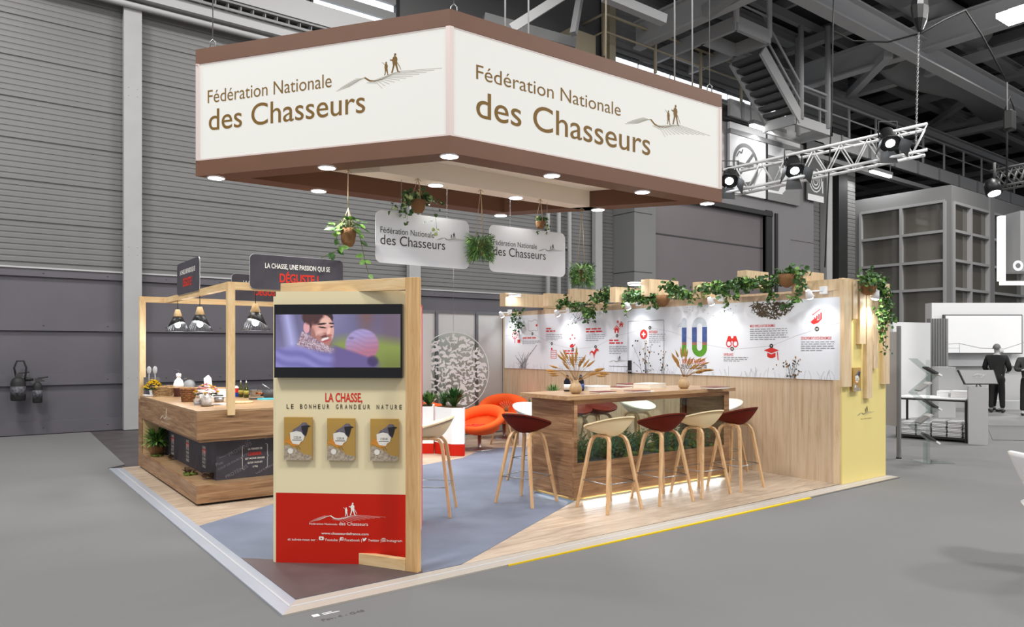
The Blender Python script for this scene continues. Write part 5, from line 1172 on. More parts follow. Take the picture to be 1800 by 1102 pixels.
for tx, x, y, h, w, r in (('PROTÉINES', .13, .24, .036, .25, .42), ('PROTÉINES', .10, .01, .036, .24, .42), ('COUP DE FOURCHETTE', .02, .10, .022, .34, .42), ('vraiment !', .03, .22, .022, .16, .35), ('PROTÉINES', .75, .06, .032, .3, .42), ('vertueux', .40, .02, .03, .24, .42), ('Pue', .0, .15, .03, .07, .3), ('CORSE', .3, .35, .022, .14, .9), ('Pure', .5, .38, .024, .09, .3), ('PROTÉINES', .74, .26, .03, .3, .9), ('Ca', .78, .2, .03, .06, .3)):
    s_.text('chalk', tx, x, y, h, w, 0, 'l', r)
def wk(u, v): p = py(u, v, GYk); return p.x - GXk, p.z - .207
for tx, u0, u1, v, h, key in (('LA VIANDE DE', 436, 461, 791, .022, 'text_white'), ('GIBIER', 435.5, 460.5, 801, .036, 'redlet'), ('EST MOINS GRASSE', 431, 465, 808, .019, 'text_white'), ("QU'UN YAHOURT", 435, 461.5, 815, .019, 'text_white'), ('(1%)', 444, 453, 821, .017, 'text_white')):
    a, c = wk(u0, v); a2, _ = wk(u1, v); s_.text(key, tx, a, c, h, a2 - a, .02)
a, c = wk(426, 826); a2, c2 = wk(470, 779)
for x, d_ in ((a, 1), (a2, -1)): m_ = (c + c2) / 2; s_.line('text_white', [(x + d_ * .02, c), (x, c + .01), (x, m_ - .01), (x - d_ * .01, m_), (x, m_ + .01), (x, c2 - .01), (x + d_ * .02, c2)], .004)
s_.build(fgr, {'chalk': 'chalk_lettering', 'text_white': 'white_lettering', 'redlet': 'red_lettering'})
s_ = Sheet((GXk, KL - .245, .207), (0, -1, 0))
def wk2(u, v): p = px(u, v, GXk); return (KL - .245) - p.y, p.z - .207
for (u, v0, v1, lines) in ((283, 756, 788, ('LA VIANDE', 'DE GIBIER', 'EST RICHE', 'EN FER', 'ET EN', 'ZINC')), (304, 762, 800, ('LA VIANDE', 'DE GIBIER', 'EST PEU', 'GRASSE', 'ET', 'SAINE')), (330, 771, 812, ('LA VIANDE', 'DE GIBIER', 'EST UNE', 'VIANDE', 'LOCALE', 'DURABLE')), (359, 782, 823, ('LA VIANDE', 'DE GIBIER', 'EST SOURCE', 'DE BIEN', 'FAITS ET', 'SAVEUR'))):
    a, c1 = wk2(u, v0); _, c0 = wk2(u, v1); hh_ = (c1 - c0) / 6.2
    for i, w_ in enumerate(lines):
        if i == 1: s_.rect('redlet', a - .07, c1 - hh_ * 2.3, a + .07, c1 - hh_ * 1.0)
        s_.text('text_white', w_, a - .065, c1 - hh_ * (i + 1.0) + (.0 if i != 1 else -.006), hh_ * .74, .13, .015, off=.003)
    for d_ in (-.10, .10): s_.line('chalk', [(a + d_, c0 - .02), (a + d_, c1 + .02)], .004)
for i in range(12): s_.line('chalk', [(.1 + i * .2, .0), (.22 + i * .2, .2)], .003)
s_.build(sgr, {'text_white': 'white_lettering', 'redlet': 'red_labels', 'chalk': 'chalk_lines'})
s_ = Sheet((KX, KL, 0), (0, -1, 0)); p = px(291, 733, KX); emblem(s_, KL - p.y + .02, p.z, .5, 'embl_w', 'embl_w', off=.002) if 0 else None
M['embl_w'] = mat('pale_engraving', 'e6d3b8', .5); emblem(s_, KL - p.y + .02, p.z, .62, 'embl_w', 'embl_w'); s_.text('embl_w', 'Fédération des Chasseurs', KL - p.y - .22, p.z - .075, .022, .44); s_.build(kc, {'embl_w': 'emblem'})
# pine frame standing on the counter
fr = kc
bw = .065
MB().box(KX - .002, KX + .07, 10.43, 10.50, .90, 2.235).build('pine_post', M['frame'], fr); MB().box(2.085, 2.155, KY - .03, KY + .04, .89, 2.225).build('pine_post', M['frame'], fr); MB().box(3.93, 4.0, KY - .03, KY + .04, .945, 2.15).build('pine_post', M['frame'], fr)
MB().box(KX + .07, 4.0, 10.43, 10.50, 2.16, 2.235).build('pine_rail', M['frame_h'], fr); MB().box(2.155, 4.0, KY - .03, KY + .04, 2.15, 2.225).build('pine_rail', M['frame_h'], fr); MB().box(2.09, 2.155, KY + .04, 10.43, 2.155, 2.225).build('pine_rail', M['frame_h'], fr)
# slate signs over the frame
def slate_sign(p, q, z0, z1, n_, lab, tx=True):
    p = Vector(p); q = Vector(q); d_ = (q - p).normalized(); w = (q - p).length; h = z1 - z0
    t = thing('slate_sign', lab, 'sign', (p.x, p.y, z0), 0, 'slate signs over the food counter'); s = Sheet((p.x, p.y, z0), d_)
    b = MB(); b.prism3([s.P(a, c, 0) for a, c in rrect(0, 0, w, h, .05)], -s.n * .008); brd = b.build('board', M['slate'], t)
    b = MB(); b.prism3([s.P(a, c, -.0085) for a, c in rrect(-.003, -.003, w + .003, h + .003, .052)], -s.n * .003); b.build('board_edge', M['white'], t)
    s.text('text_white', 'LA CHASSE, UNE PASSION QUI SE', w * .15, h * .62, h * .15, w * .70, .02); s.text('redlet', 'DÉGUSTE !', w * .30, h * .23, h * .27, w * .42, .03)
    s.build(brd, {'text_white': 'white_lettering', 'redlet': 'red_lettering'})
slate_sign((2.298, KY - .045, 0), (3.30, KY - .045, 0), 2.165, 2.52, None, 'dark slate sign, the largest looking, directly above the television')
slate_sign((2.08, 9.65, 0), (2.08, 8.60, 0), 2.21, 2.59, None, 'dark slate sign seen nearly edge on, leftmost of the three')
slate_sign((2.954, 10.42, 0), (4.0, 10.42, 0), 2.23, 2.60, None, 'slate sign hanging behind, mostly hidden by the nearer slate sign')
# pendant lamps
def pendant(c, top, lab, gap):
    t = thing('pendant_lamp', lab, 'lamp', c, 0, 'pendant lamps over the food counter'); c = Vector(c)
    MB().tube([c + UP * .27, (c.x, c.y, top)], .004, 6).build('cord', M['black'], t)
    MB().lathe([(.022, .275), (.028, .27), (.052, .185), (.05, .185), (0, .185)], c, 24).build('wooden_cap', M['frame'], t)
    b = MB(); n = 40; a0 = gap; vs = []; fs = []
    for k in range(n + 1):
        a = 2 * PI * k / n; low = .075 + .045 * math.sin(a + a0) + .0; r_ = lambda z: .052 + (.185 - z) / .185 * .083
        vs += [c + Vector((r_(.185) * math.cos(a), r_(.185) * math.sin(a), .185)), c + Vector((r_(low) * math.cos(a), r_(low) * math.sin(a), low))]
    for k in range(n): fs.append((2 * k, 2 * k + 1, 2 * k + 3, 2 * k + 2))
    b.add(vs, fs, True); o_ = b.build('metal_shade', M['black'], t)
    so_ = o_.modifiers.new('solid', 'SOLIDIFY'); so_.thickness = .002
    b = MB(); nw = 28
    for k in range(nw):
        a = 2 * PI * k / nw; b.tube([c + Vector((.058 * math.cos(a), .058 * math.sin(a), .17)), c + Vector((.135 * math.cos(a), .135 * math.sin(a), .0))], .0016, 4)
    b.tube([c + Vector((.135 * math.cos(2 * PI * k / 32), .135 * math.sin(2 * PI * k / 32), 0)) for k in range(33)], .002, 4); b.build('wire_cage', M['black'], t)
    MB().lathe([(0, .01), (.02, .014), (.032, .032), (.034, .05), (.028, .075), (.016, .10), (.016, .15)], c + UP * .035, 20).build('bulb', M['lampsoft'], t)
    l = bpy.data.lights.new('pendant_light', 'POINT'); l.energy = 16; l.shadow_soft_size = .05; l.color = (.93, .96, 1); lo = bpy.data.objects.new('pendant_light', l); COL.objects.link(lo); lo.location = c + UP * -.01
pendant((2.12, 9.80, 1.772), 2.155, 'pendant lamp with black cone shade and wooden cap, the leftmost', 2.6)
pendant((2.12, 8.72, 1.755), 2.155, 'pendant lamp with brightly glowing wire cone, the middle one', -2.2)
pendant((2.38, 7.56, 1.745), 2.15, 'pendant lamp with glowing wire cone, nearest to the television', -2.0)

# ================================================================ BAR COUNTER
BX0, BX1, BY0, BY1 = 4.845, 7.34, 5.41, 6.09
bar = thing('bar_counter', 'long walnut toned bar with glass sides showing ferns inside', 'counter', (BX0, BY0, 0))
ZT = 1.045
MB().box(BX0 - .13, BX1 + .06, BY0 - .05, BY1 + .05, ZT, ZT + .042).build('bar_top', M['counter_top'], bar, bevel=.002)
gl = py(1015, 711, BY0).z; gb = py(1015, 815, BY0).z; gxl = py(1015, 760, BY0).x; gxr = BX1 - .09
MB().box(BX0, BX0 + .03, BY0 + .03, BY1 - .03, .06, ZT).build('left_end', M['counter_y'], bar)
MB().box(BX1 - .03, BX1, BY0 + .03, BY1 - .03, .06, ZT).build('right_end', M['counter_y'], bar)
for y0_, y1_ in ((BY0, BY0 + .03), (BY1 - .03, BY1)):
    MB().box(BX0, BX1, y0_, y1_, .06, gb).build('lower_board', M['counter_h'], bar); MB().box(BX0, BX1, y0_, y1_, gl, ZT).build('upper_rail', M['counter_h'], bar)
    MB().box(BX0, gxl, y0_, y1_, gb, gl).build('corner_stile', M['counter_h'], bar); MB().box(gxr, BX1, y0_, y1_, gb, gl).build('corner_stile', M['counter_h'], bar)
    MB().box(gxl, gxr, (y0_ + y1_) / 2 - .003, (y0_ + y1_) / 2 + .003, gb, gl).build('glass_pane', M['glass'], bar)
xi = py(1214, 730, BY1 - .05).x
MB().box(xi, BX1 - .03, BY1 - .06, BY1 - .04, gb, gl).build('inner_back_panel', M['counter_h'], bar)
MB().box(BX0 + .03, BX1 - .03, BY0 + .03, BY1 - .03, gb - .06, gb - .02).build('planting_tray', M['g3'], bar)
b = MB().box(BX0 + .02, BX1 - .02, BY0 + .02, BY0 + .035, .035, .06).box(BX0 + .01, BX0 + .025, BY0 + .02, BY1 - .02, .035, .06).box(BX0 + .02, BX1 - .02, BY1 - .035, BY1 - .02, .035, .06); b.build('brass_trim', mat('brass_trim', 'c9a86a', .4, .3), bar)
b = MB().box(BX0 + .10, BX1 - .10, BY0 + .10, BY1 - .10, .0145, .06); b.build('base_block', M['g3'], bar)
b = MB().box(BX0 + .06, BX1 - .06, BY0 + .05, BY0 + .07, .045, .055).box(BX0 + .05, BX0 + .07, BY0 + .08, BY1 - .06, .045, .055); b.build('light_strip', mat('cool_led_strip', 'ffffff', .4, emit=5, ecol='dff0f4'), bar)
for sx in (BX0 + .5, BX0 + 1.25, BX0 + 2.0): area('plinth_glow', (sx, BY0 + .012, .055), .7, 2.2, (.86, .96, 1), (math.radians(-50), 0, 0), .02)
area('plinth_glow', (BX0 + .012, BY0 + .35, .055), .02, 1.6, (.86, .96, 1), (0, math.radians(50), 0), .5)
area('showcase_light', ((BX0 + BX1) / 2, (BY0 + BY1) / 2, gl - .01), 2.0, 2.6, (.95, 1, .95), (0, 0, 0), .3)
# ferns and moss inside the bar
fern = thing('fern_bed', 'bed of small ferns and moss behind the bar glass', 'plants', ((BX0 + BX1) / 2, (BY0 + BY1) / 2, gb)); fern['kind'] = 'stuff'
L = MB(); rn = random.Random(4); st = MB()
for i in range(46):
    c = Vector((rn.uniform(gxl + .05, gxr - .05), rn.uniform(BY0 + .12, BY1 - .12), gb - .02)); k = rn.uniform(.7, 1.5)
    for j in range(9):
        a = rn.uniform(0, 2 * PI); d_ = Vector((math.cos(a) * .6, math.sin(a) * .5, rn.uniform(.8, 1.8))).normalized(); h = rn.uniform(.14, .26) * k; e = c + d_ * h + Vector((math.cos(a), math.sin(a), -.3)) * h * .25; e.y = min(max(e.y, BY0 + .08), BY1 - .10); e.x = min(max(e.x, gxl + .05), gxr - .06)
        st.tube([c, c.lerp(e, .6) + UP * .02, e], .002, 3)
        for q in range(6): p = c.lerp(e, .25 + q * .13); L.m = rn.choice((0, 0, 1)); L.leaf(p, (rn.uniform(-1, 1), rn.uniform(-.4, .4), rn.uniform(-.2, .8)), (0, -1, .5), .055, .014, .1)
L.build('fern_fronds', [M['leafA'], M['leafC']], fern)['kind'] = 'stuff'; st.build('fern_stems', M['stem'], fern)['kind'] = 'stuff'
b = MB()
for i in range(60):
    c = (rn.uniform(gxl + .05, gxr - .05), rn.uniform(BY0 + .10, BY1 - .12), gb - .02); r = rn.uniform(.03, .075); b.m = rn.choice((0, 0, 1)); b.lathe([(r, -.0), (r * .9, r * .4), (r * .5, r * .75), (0, r * .85)], c, 9)
b.build('moss_mounds', [M['moss'], M['leafC']], fern)['kind'] = 'stuff'

# ---------------------------------------------------------------- bar stools
def make_stool(m, nm, lab, loc, rz):
    t = thing('bar_stool', lab, 'bar stool', loc, rz, 'bar stools with shell seats and oak legs')
    b = MB(); n = 40; R_ = 9; vs = []; fs = []
    rx, ry = .252, .222
    def rim(a): s = math.sin(a); return .766 + .140 * max(0, (1 - s) / 2) ** .9
    def z_in(r, a): return .742 + (rim(a) - .742) * r ** 2.6
    def z_out(r, a): return .700 + (rim(a) - .014 - .700) * r ** 1.9
    for surf in (0, 1):
        for i in range(R_ + 1):
            r = i / R_
            for k in range(n):
                a = 2 * PI * k / n; c, s = math.cos(a), math.sin(a); x = rx * r * math.copysign(abs(c) ** .85, c); y = ry * r * math.copysign(abs(s) ** .9, s)
                z = z_in(r, a) if surf == 0 else z_out(r, a); 
                y -= .055 * (1 - r)
                if surf == 1: x *= (1 - .02); y *= (1 - .02)
                vs.append((x, y, z))
    for surf in (0, 1):
        o_ = surf * (R_ + 1) * n
        for i in range(R_):
            for k in range(n):
                q = (k + 1) % n; f = (o_ + i * n + k, o_ + i * n + q, o_ + (i + 1) * n + q, o_ + (i + 1) * n + k)
                fs.append(f[::-1] if surf == 0 else f)
    for k in range(n): q = (k + 1) % n; fs.append((R_ * n + k, R_ * n + q, (2 * R_ + 1) * n + q, (2 * R_ + 1) * n + k))
    b.add(vs, fs, True); o_ = b.build('seat', m, t, local=True)
    for sx in (-1, 1):
        for sy in (-1, 1):
            pts = [(sx * .225, sy * .215, 0), (sx * .128, sy * .135, .60), (sx * .115, sy * .122, .655), (sx * .105, sy * .095, .692), (sx * .10, sy * .05, .705), (sx * .10, 0, .707)]
            b = MB()
            for p_, q_ in zip(pts[:-1], pts[1:]): pass
            vs = []; fs = []; w = [.015, .019, .019, .017, .016, .016]
            P_ = [Vector(p) for p in pts]
            for i, p in enumerate(P_):
                d_ = (P_[min(i + 1, 5)] - P_[max(0, i - 1)]).normalized(); r1 = Vector((1, 0, 0)); r1 = (r1 - d_ * r1.dot(d_)).normalized(); r2 = d_.cross(r1)
                for (a, c) in ((-1, -1), (1, -1), (1, 1), (-1, 1)): vs.append(p + r1 * a * w[i] * .85 + r2 * c * w[i] * .8)
            for i in range(5):
                for k in range(4): fs.append((i * 4 + k, i * 4 + (k + 1) % 4, (i + 1) * 4 + (k + 1) % 4, (i + 1) * 4 + k))
            fs += [(3, 2, 1, 0), (20, 21, 22, 23)]; b.add(vs, fs); b.build('leg', M['leg'], t, local=True, bevel=.003)
    b = MB(); k = .186; z = .27; b.tube([(-k, -k * .97, z), (k, -k * .97, z), (k, k * .97, z), (-k, k * .97, z), (-k, -k * .97, z)], .0055, 6); b.build('footrest', M['steel'], t, local=True)
    b = MB().box(-.11, .11, -.012, .012, .700, .712); b.build('seat_bracket', M['black'], t, local=True)
    return t
sc = make_stool(M['seat_c'], 'c', 'cream bar stool at the front of the bar, nearest to its left corner', (4.985, 5.06, .010), math.radians(-1))
sr = make_stool(M['seat_r'], 'r', 'brick red bar stool at the front of the bar, between two cream ones', (5.675, 5.0, .010), math.radians(-6))
dup(sc, (6.275, 4.99, .010), math.radians(-2), 'cream bar stool at the front of the bar, farther right')
dup(sr, (6.86, 4.97, .010), math.radians(3), 'brick red bar stool farthest right at the front of the bar')
dup(sr, (4.50, 5.74, .013), math.radians(-74), 'brick red bar stool at the left end of the bar')
dup(sc, (3.50, 5.93, .013), math.radians(50), 'cream bar stool half hidden behind the totem')
sw = make_stool(M['seat_w'], 'w', 'white bar stool behind the left end of the bar', (5.30, 6.62, .013), math.radians(180))
dup(sr, (5.95, 6.68, .013), math.radians(176), 'red bar stool seen dimly through the bar glass, left of another', 'bar stools with shell seats and oak legs')
dup(sw, (7.03, 6.62, .010), math.radians(182), 'white bar stool seen through the bar glass')
dup(sr, (6.45, 6.75, .013), math.radians(178), 'red bar stool seen dimly through the bar glass, beside the white one')
dup(sw, (7.62, 5.72, .010), math.radians(90), 'white bar stool behind the right end of the bar')

# ================================================================ LOUNGE
def ring_chair(lab, loc, rz, chrome=True, k=1.0, pad=True):
    t = thing('lounge_chair', lab, 'armchair', loc, rz, 'orange ring backed lounge chairs')
    # thick rim, high at the back (+y) and low in front, with the bucket below it
    n, m_ = 48, 14; vs = []; fs = []; R0 = .34 * k
    cz = lambda sn: (.45 + .125 * sn) * k
    for i in range(n):
        a = 2 * PI * i / n; sn = math.sin(a); cs = math.cos(a); rr = .062 * k; rh = (.050 + .040 * (sn + 1) / 2) * k
        d_ = Vector((cs, sn, .15)).normalized(); u_ = Vector((.10 * cs, .10 * sn, 1)).normalized()
        for j in range(m_): b_ = 2 * PI * j / m_; vs.append(Vector((R0 * cs, R0 * .95 * sn, cz(sn))) + d_ * rr * math.cos(b_) + u_ * rh * math.sin(b_))
    for i in range(n):
        for j in range(m_): fs.append((i * m_ + j, ((i + 1) % n) * m_ + j, ((i + 1) % n) * m_ + (j + 1) % m_, i * m_ + (j + 1) % m_))
    MB().add(vs, fs, True).build('ring_back', M['orange'], t, local=True)
    vs = []; fs = []
    prof = [('o', .0, .22), ('o', .35, .225), ('o', .65, .25), ('o', .88, .30), ('r', 1.0, -.03), ('r', .93, .0), ('i', .84, .375), ('i', .72, .36), ('i', .4, .355), ('i', .0, .35)]
    for (kd, r, z) in prof:
        for i in range(n):
            a = 2 * PI * i / n; sn = math.sin(a); zz_ = (z * k) if kd != 'r' else cz(sn) + z; vs.append((R0 * r * math.cos(a), R0 * .95 * r * sn, zz_))
    for q in range(len(prof) - 1):
        for i in range(n): fs.append((q * n + i, q * n + (i + 1) % n, (q + 1) * n + (i + 1) % n, (q + 1) * n + i))
    MB().add(vs, fs, True).build('seat_bucket', M['orange'], t, local=True)
    if pad:
        b = MB(); r_ = random.Random(9)
        for i in range(44): a = r_.uniform(0, 2 * PI); r = r_.uniform(0, .19) * k; b.lathe([(.03, .0), (.026, .012), (0, .016)], (r * math.cos(a), r * math.sin(a) - .02, .353 * k + r * .03), 7)
        b.build('patterned_pad', M['orange_d'], t, local=True)
    if chrome:
        MB().lathe([(.23, 0), (.23, .008), (.05, .022), (.028, .04), (.028, .23 * k)], (0, 0, 0), 36).build('pedestal', M['steel'], t, local=True)
    else:
        for a in range(4): q = PI / 4 + a * PI / 2; MB().tube([(.24 * math.cos(q), .24 * math.sin(q), 0), (.10 * math.cos(q), .10 * math.sin(q), .30 * k)], [.012, .02], 8).build('leg', M['leg'], t, local=True)
    return t
p1 = fl(843, 791)
ring_chair('orange ring backed lounge chair on a chrome disc foot, nearest', (p1.x, p1.y, .013), math.radians(-62), True, 1.0)
ring_chair('orange ring backed lounge chair farther back, facing us behind the small table', (7.44, 10.12, .010), math.radians(-38), True, 1.12, False)
ring_chair('orange ring backed lounge chair mostly hidden behind the planters', (6.08, 10.02, .010), math.radians(10), True, 1.0, False)
def side_table(c, r, h, lab):
    t = thing('side_table', lab, 'table', c, 0, 'small round lounge tables')
    MB().lathe([(r - .01, h - .02), (r, h - .01), (r, h), (0, h)], c, 36).build('tabletop', M['leg'], t)
    for a in range(3): q = .6 + a * 2 * PI / 3; MB().tube([Vector(c) + Vector((r * .95 * math.cos(q), r * .95 * math.sin(q), 0)), Vector(c) + Vector((r * .35 * math.cos(q), r * .35 * math.sin(q), h - .02))], [.012, .018], 8).build('leg', M['leg'], t)
    return t
tc_ = fl(886, 727, .503); side_table((tc_.x, tc_.y, .013), .23, .49, 'small round oak table with jars and reed sticks between the orange chairs')
tz = .503
c = fl(872, 723, tz); t = thing('jar', 'white jar with dark lid on the round oak table', 'jar', c); MB().lathe([(.035, 0), (.04, .01), (.04, .06), (.035, .07), (0, .07)], c, 18).build('body', M['white'], t); MB().lathe([(.04, .071), (.04, .09), (0, .09)], c, 18).build('lid', M['bark'], t)
c = fl(890, 723, tz); t = thing('reed_diffuser', 'reed sticks fanning from a small bottle on the round oak table', 'diffuser', c); MB().lathe([(.03, 0), (.032, .04), (.012, .06), (.012, .075)], c, 14).build('bottle', M['terra'], t)
b = MB()
for i in range(7): a = (i - 3) * .28; b.tube([c + UP * .03, c + RT * .15 * math.sin(a) + UP * (.05 + .13 * math.cos(a)) + FW * rn.uniform(-.03, .03)], .0025, 4)
b.build('reeds', M['rope'], t)
for i, (u, v, m, lb) in enumerate(((880, 727, 'white', 'white cup beside the reed sticks'), (884, 730, 'paper', 'small white card at the table front'), (868, 728, 'g3', 'small dark tin on the round oak table'))):
    c = fl(u, v, tz); tag(MB().lathe([(.025, 0), (.03, .03 if i != 1 else .006), (.027, .03 if i != 1 else .006), (0, .006)], c, 14).build(('cup', 'card', 'tin')[i], M[m]), lb, ('cup', 'card', 'tin')[i])
tq = fl(800, 722, .50); side_table((6.66, 10.42, .010), .22, .50, 'small round table mostly hidden behind the nearest orange chair')
c = Vector((6.66, 10.36, .510)); tag(MB().lathe([(.03, 0), (.035, .05), (.03, .05), (.025, .01), (0, .01)], c, 14).build('cup', M['white']), 'white cup on the table behind the nearest orange chair', 'cup')

def planter(poly, h, hr, lab):
    n = len(poly); cx_ = sum(p[0] for p in poly) / n; cy_ = sum(p[1] for p in poly) / n
    t = thing('planter', lab, 'planter', (cx_, cy_, .012), 0, 'white and red planter boxes'); MB().prism(poly, .012, hr).build('red_base', M['red'], t); MB().prism([(cx_ + (x - cx_) * 1.0, cy_ + (y - cy_) * 1.0) for x, y in poly], hr, h).build('white_box', M['white'], t)
    MB().prism([(cx_ + (x - cx_) * .9, cy_ + (y - cy_) * .9) for x, y in poly], h, h + .004).build('soil', M['bark'], t); return t
pf = fl(794, 803); pr = fl(816, 803); pl = fl(764, 798)
planter([(pl.x, pl.y), (pf.x, pf.y), (pr.x, pr.y), (5.80, 8.85), (5.78, 9.35)], .70, .18, 'white planter box with red base, its angled corner toward us')
q0 = fl(741, 791); planter([(q0.x - .5, q0.y - .2), (pl.x - .03, pl.y - .02), (pl.x + .25, pl.y + .42), (q0.x - .2, q0.y + .5)], .70, .16, 'white planter box with red base, partly hidden by the totem')
def tuft(c, n, h, sp, w, mats_, lab, seed, name='leafy_plant', arch=.3, lens=None):
    r_ = random.Random(seed); t = thing(name, lab, 'plant', c); L = MB()
    for i in range(n):
        a = r_.uniform(0, 2 * PI); k = r_.uniform(.25, 1); tip = Vector((math.cos(a) * sp * k, math.sin(a) * sp * k, h * (1.15 - k * .55) * r_.uniform(.8, 1.1))); base = Vector(c) + Vector((r_.uniform(-.02, .02), r_.uniform(-.02, .02), 0))
        mid = base + tip * .55 + UP * arch * h * .35; L.m = r_.randrange(len(mats_)); tip = base + tip; sd_ = Vector((-math.sin(a), math.cos(a), 0)) * w / 2
        L.add([base - sd_ * .3, base + sd_ * .3, mid + sd_, mid - sd_, tip, mid + UP * w * .1], [(0, 1, 2, 5), (0, 5, 3), (3, 5, 4), (5, 2, 4)])
    L.build('leaves', mats_, t); return t
c1 = (pf + (6.0 - pf.x) * Vector((.45, 0, 0)) + Vector((0, .2, 0))); 
tuft((5.70, 8.98, .705), 90, .30, .22, .05, [M['leafC'], M['leafA']], 'broad leaved green plant in the angled white planter', 1)
tuft((5.66, 9.20, .705), 70, .26, .22, .012, [M['leafA'], M['leafC']], 'spiky thin leaved plant beside the broad leaved one', 2, 'spiky_plant')
tuft((5.55, 9.45, .705), 90, .22, .2, .03, [M['leafB'], M['leafA']], 'light green bushy plant in the planter by the totem', 3)
tuft((5.35, 9.38, .705), 60, .2, .18, .02, [M['leafA'], M['leafC']], 'low green plant at the totem edge', 4)
for i, (u, v, z, n, h, lb) in enumerate(((932, 735, .55, 60, .32, 'dark green leafy plant left of the white stool behind the bar'), (972, 694, .80, 70, .2, 'light green fern standing behind the bar top'))):
    c = pd(u, v, 11.6); b_ = MB().box(c.x - .13, c.x + .13, c.y - .13, c.y + .13, .011, c.z); tag(b_.build('plant_stand', M['white']), ('white plant stand behind the left end of the bar', 'white plant stand behind the bar top')[i], 'stand', 'white plant stands'); tuft(c, n, h, .2, .03 if i == 0 else .012, [M['leafA'], M['leafC'] if i == 0 else M['leafB']], lb, 30 + i)

# ================================================================ THINGS ON THE FOOD COUNTER
def on(u, v, z=KT):
    p = fl(u, v, z)
    if p.y > 10.2: p *= 10.2 / p.y
    if p.x > 2.42 and p.y > 9.45: p *= 9.45 / p.y
    p.z = z; return p
def basket(c, w, d, h, m, lab, slant=.03):
    t = thing('wicker_basket', lab, 'basket', c, 0, None); b = MB(); rows = 7
    x0_, y0_ = c.x - w / 2, c.y - d / 2
    for i in range(rows):
        z = c.z + h * (i + .5) / rows; e = slant * i / rows; r = h / rows * .55
        P_ = rrect(c.x - w / 2 - e, c.y - d / 2 - e, c.x + w / 2 + e, c.y + d / 2 + e, .05, 5); b.tube([(x, y, z + .004 * math.sin(k * 2.1 + i * PI)) for k, (x, y) in enumerate(P_ + P_[:1])], r, 7)
    b.build('woven_sides', m, t); MB().prism(rrect(c.x - w / 2, c.y - d / 2, c.x + w / 2, c.y + d / 2, .05), c.z, c.z + .01).build('bottom', m, t); return t
def flowers(c, hp, rp, mats_, lab, seed, name='potted_flowers', sp=.11):
    t = thing(name, lab, 'flowers', c); r_ = random.Random(seed)
    MB().lathe([(rp * .75, 0), (rp, hp), (rp * .92, hp), (0, hp * .9)], c, 20).build('pot', M['white'], t)
    b = MB(); L = MB()
    for i in range(95):
        a = r_.uniform(0, 2 * PI); q = r_.uniform(0, 1) ** .5; p = c + Vector((sp * q * math.cos(a), sp * q * math.sin(a), hp + .02 + .10 * (1 - q * q) + r_.uniform(-.01, .01))); b.m = r_.randrange(len(mats_)); s_ = r_.uniform(.016, .026)
        for k in range(6): an = k * PI / 3; b.leaf(p, (math.cos(an), math.sin(an), .25), UP, s_ * 1.0, s_ * 1.1)
        b.lathe([(s_ * .5, 0), (s_ * .4, .006), (0, .009)], p, 6)
    for i in range(50): a = r_.uniform(0, 2 * PI); p = c + Vector((sp * .7 * math.cos(a), sp * .7 * math.sin(a), hp + .01)); L.leaf(p, (math.cos(a), math.sin(a), r_.uniform(-.3, .6)), UP, .05, .022)
    b.build('blossoms', mats_, t); L.build('leaves', M['leafA'], t); return t
flowers(on(269, 687), .08, .045, [M['yel'], M['yel']], 'yellow flowers in a small white pot at the far end of the counter', 1)
c = on(262, 690); tag(MB().lathe([(.05, 0), (.075, .02), (.07, .022), (.045, .006), (0, .006)], c, 24).build('dish', M['white']), 'small white dish beside the yellow flowers', 'dish')
basket(on(285, 694), .22, .16, .13, M['wicker'], 'wide pale wicker basket on the food counter', .02)
basket(on(331, 706), .12, .13, .155, M['wickerd'], 'small square brown wicker basket near the pink flowers', .015)
c = on(314, 697); t = thing('drink_dispenser', 'clear jug with dark red drink and white pump on the counter', 'jug', c)
MB().lathe([(.06, 0), (.06, .12), (.058, .125), (0, .125)], c, 20).build('drink', M['brownliq'], t); MB().lathe([(.063, .126), (.063, .15), (.05, .20), (.025, .23), (.02, .25), (0, .25)], c, 20).build('upper_jug', M['whitegloss'], t); MB().lathe([(.03, .25), (.03, .29), (.0, .30)], c, 14).build('cap', M['white'], t); MB().tube([c + UP * .29, c + UP * .33, c + UP * .335 - RT * .05], .008, 6).build('pump', M['g3'], t)
t = thing('whisk_holder', 'grey colander pan leaning against the utensils on the counter', 'pan', on(332, 684)); c = on(332, 684) + UP * .115
MB().lathe([(.0, .03), (.06, .025), (.085, .0), (.09, 0), (.065, .032), (0, .038)], c, 24, ax=(-FW + UP * .2)).build('pan_bowl', M['g5'], t); MB().tube([c + RT * .09, c + RT * .17], .009, 6).build('pan_handle', M['g4'], t); MB().tube([c - RT * .05 - UP * .1, c - RT * .08 + UP * .09, c - RT * .03 + UP * .1], .008, 6).build('pan_stand', M['g4'], t)
for i, u in enumerate((262, 272.5)):
    p = on(u, 688) * 1; p = p * (10.22 / p.y); p.z = KT + .24; t = thing('serving_spoon', ('left', 'right')[i] + ' of two grey spoons standing upright beyond the counter', 'spoon', p, 0, 'grey serving spoons')
    MB().lathe([(0, .15), (.022, .13), (.03, .10), (.022, .06), (.008, .04), (0, .04)], p, 14, sx=1, sy=.35).build('spoon_bowl', M['g6'], t); MB().tube([p + UP * .045, p - UP * .08], .006, 6).build('spoon_handle', M['g6'], t)
p = on(267, 688); p = p * (10.26 / p.y); p.z = KT; tag(MB().obox(p + UP * .12, RT * .10, FW * .012, UP * .12).build('utensil_rack', M['lowpan']), 'dark grey utensil rack holding two spoons beyond the counter', 'rack')
p, q = pd(298, 681, 9.2), pd(403, 682, 7.9); tag(MB().bar(p, q, .05, .012).build('serving_board', M['leg']), 'long thin wooden shelf board across the counter things', 'board')
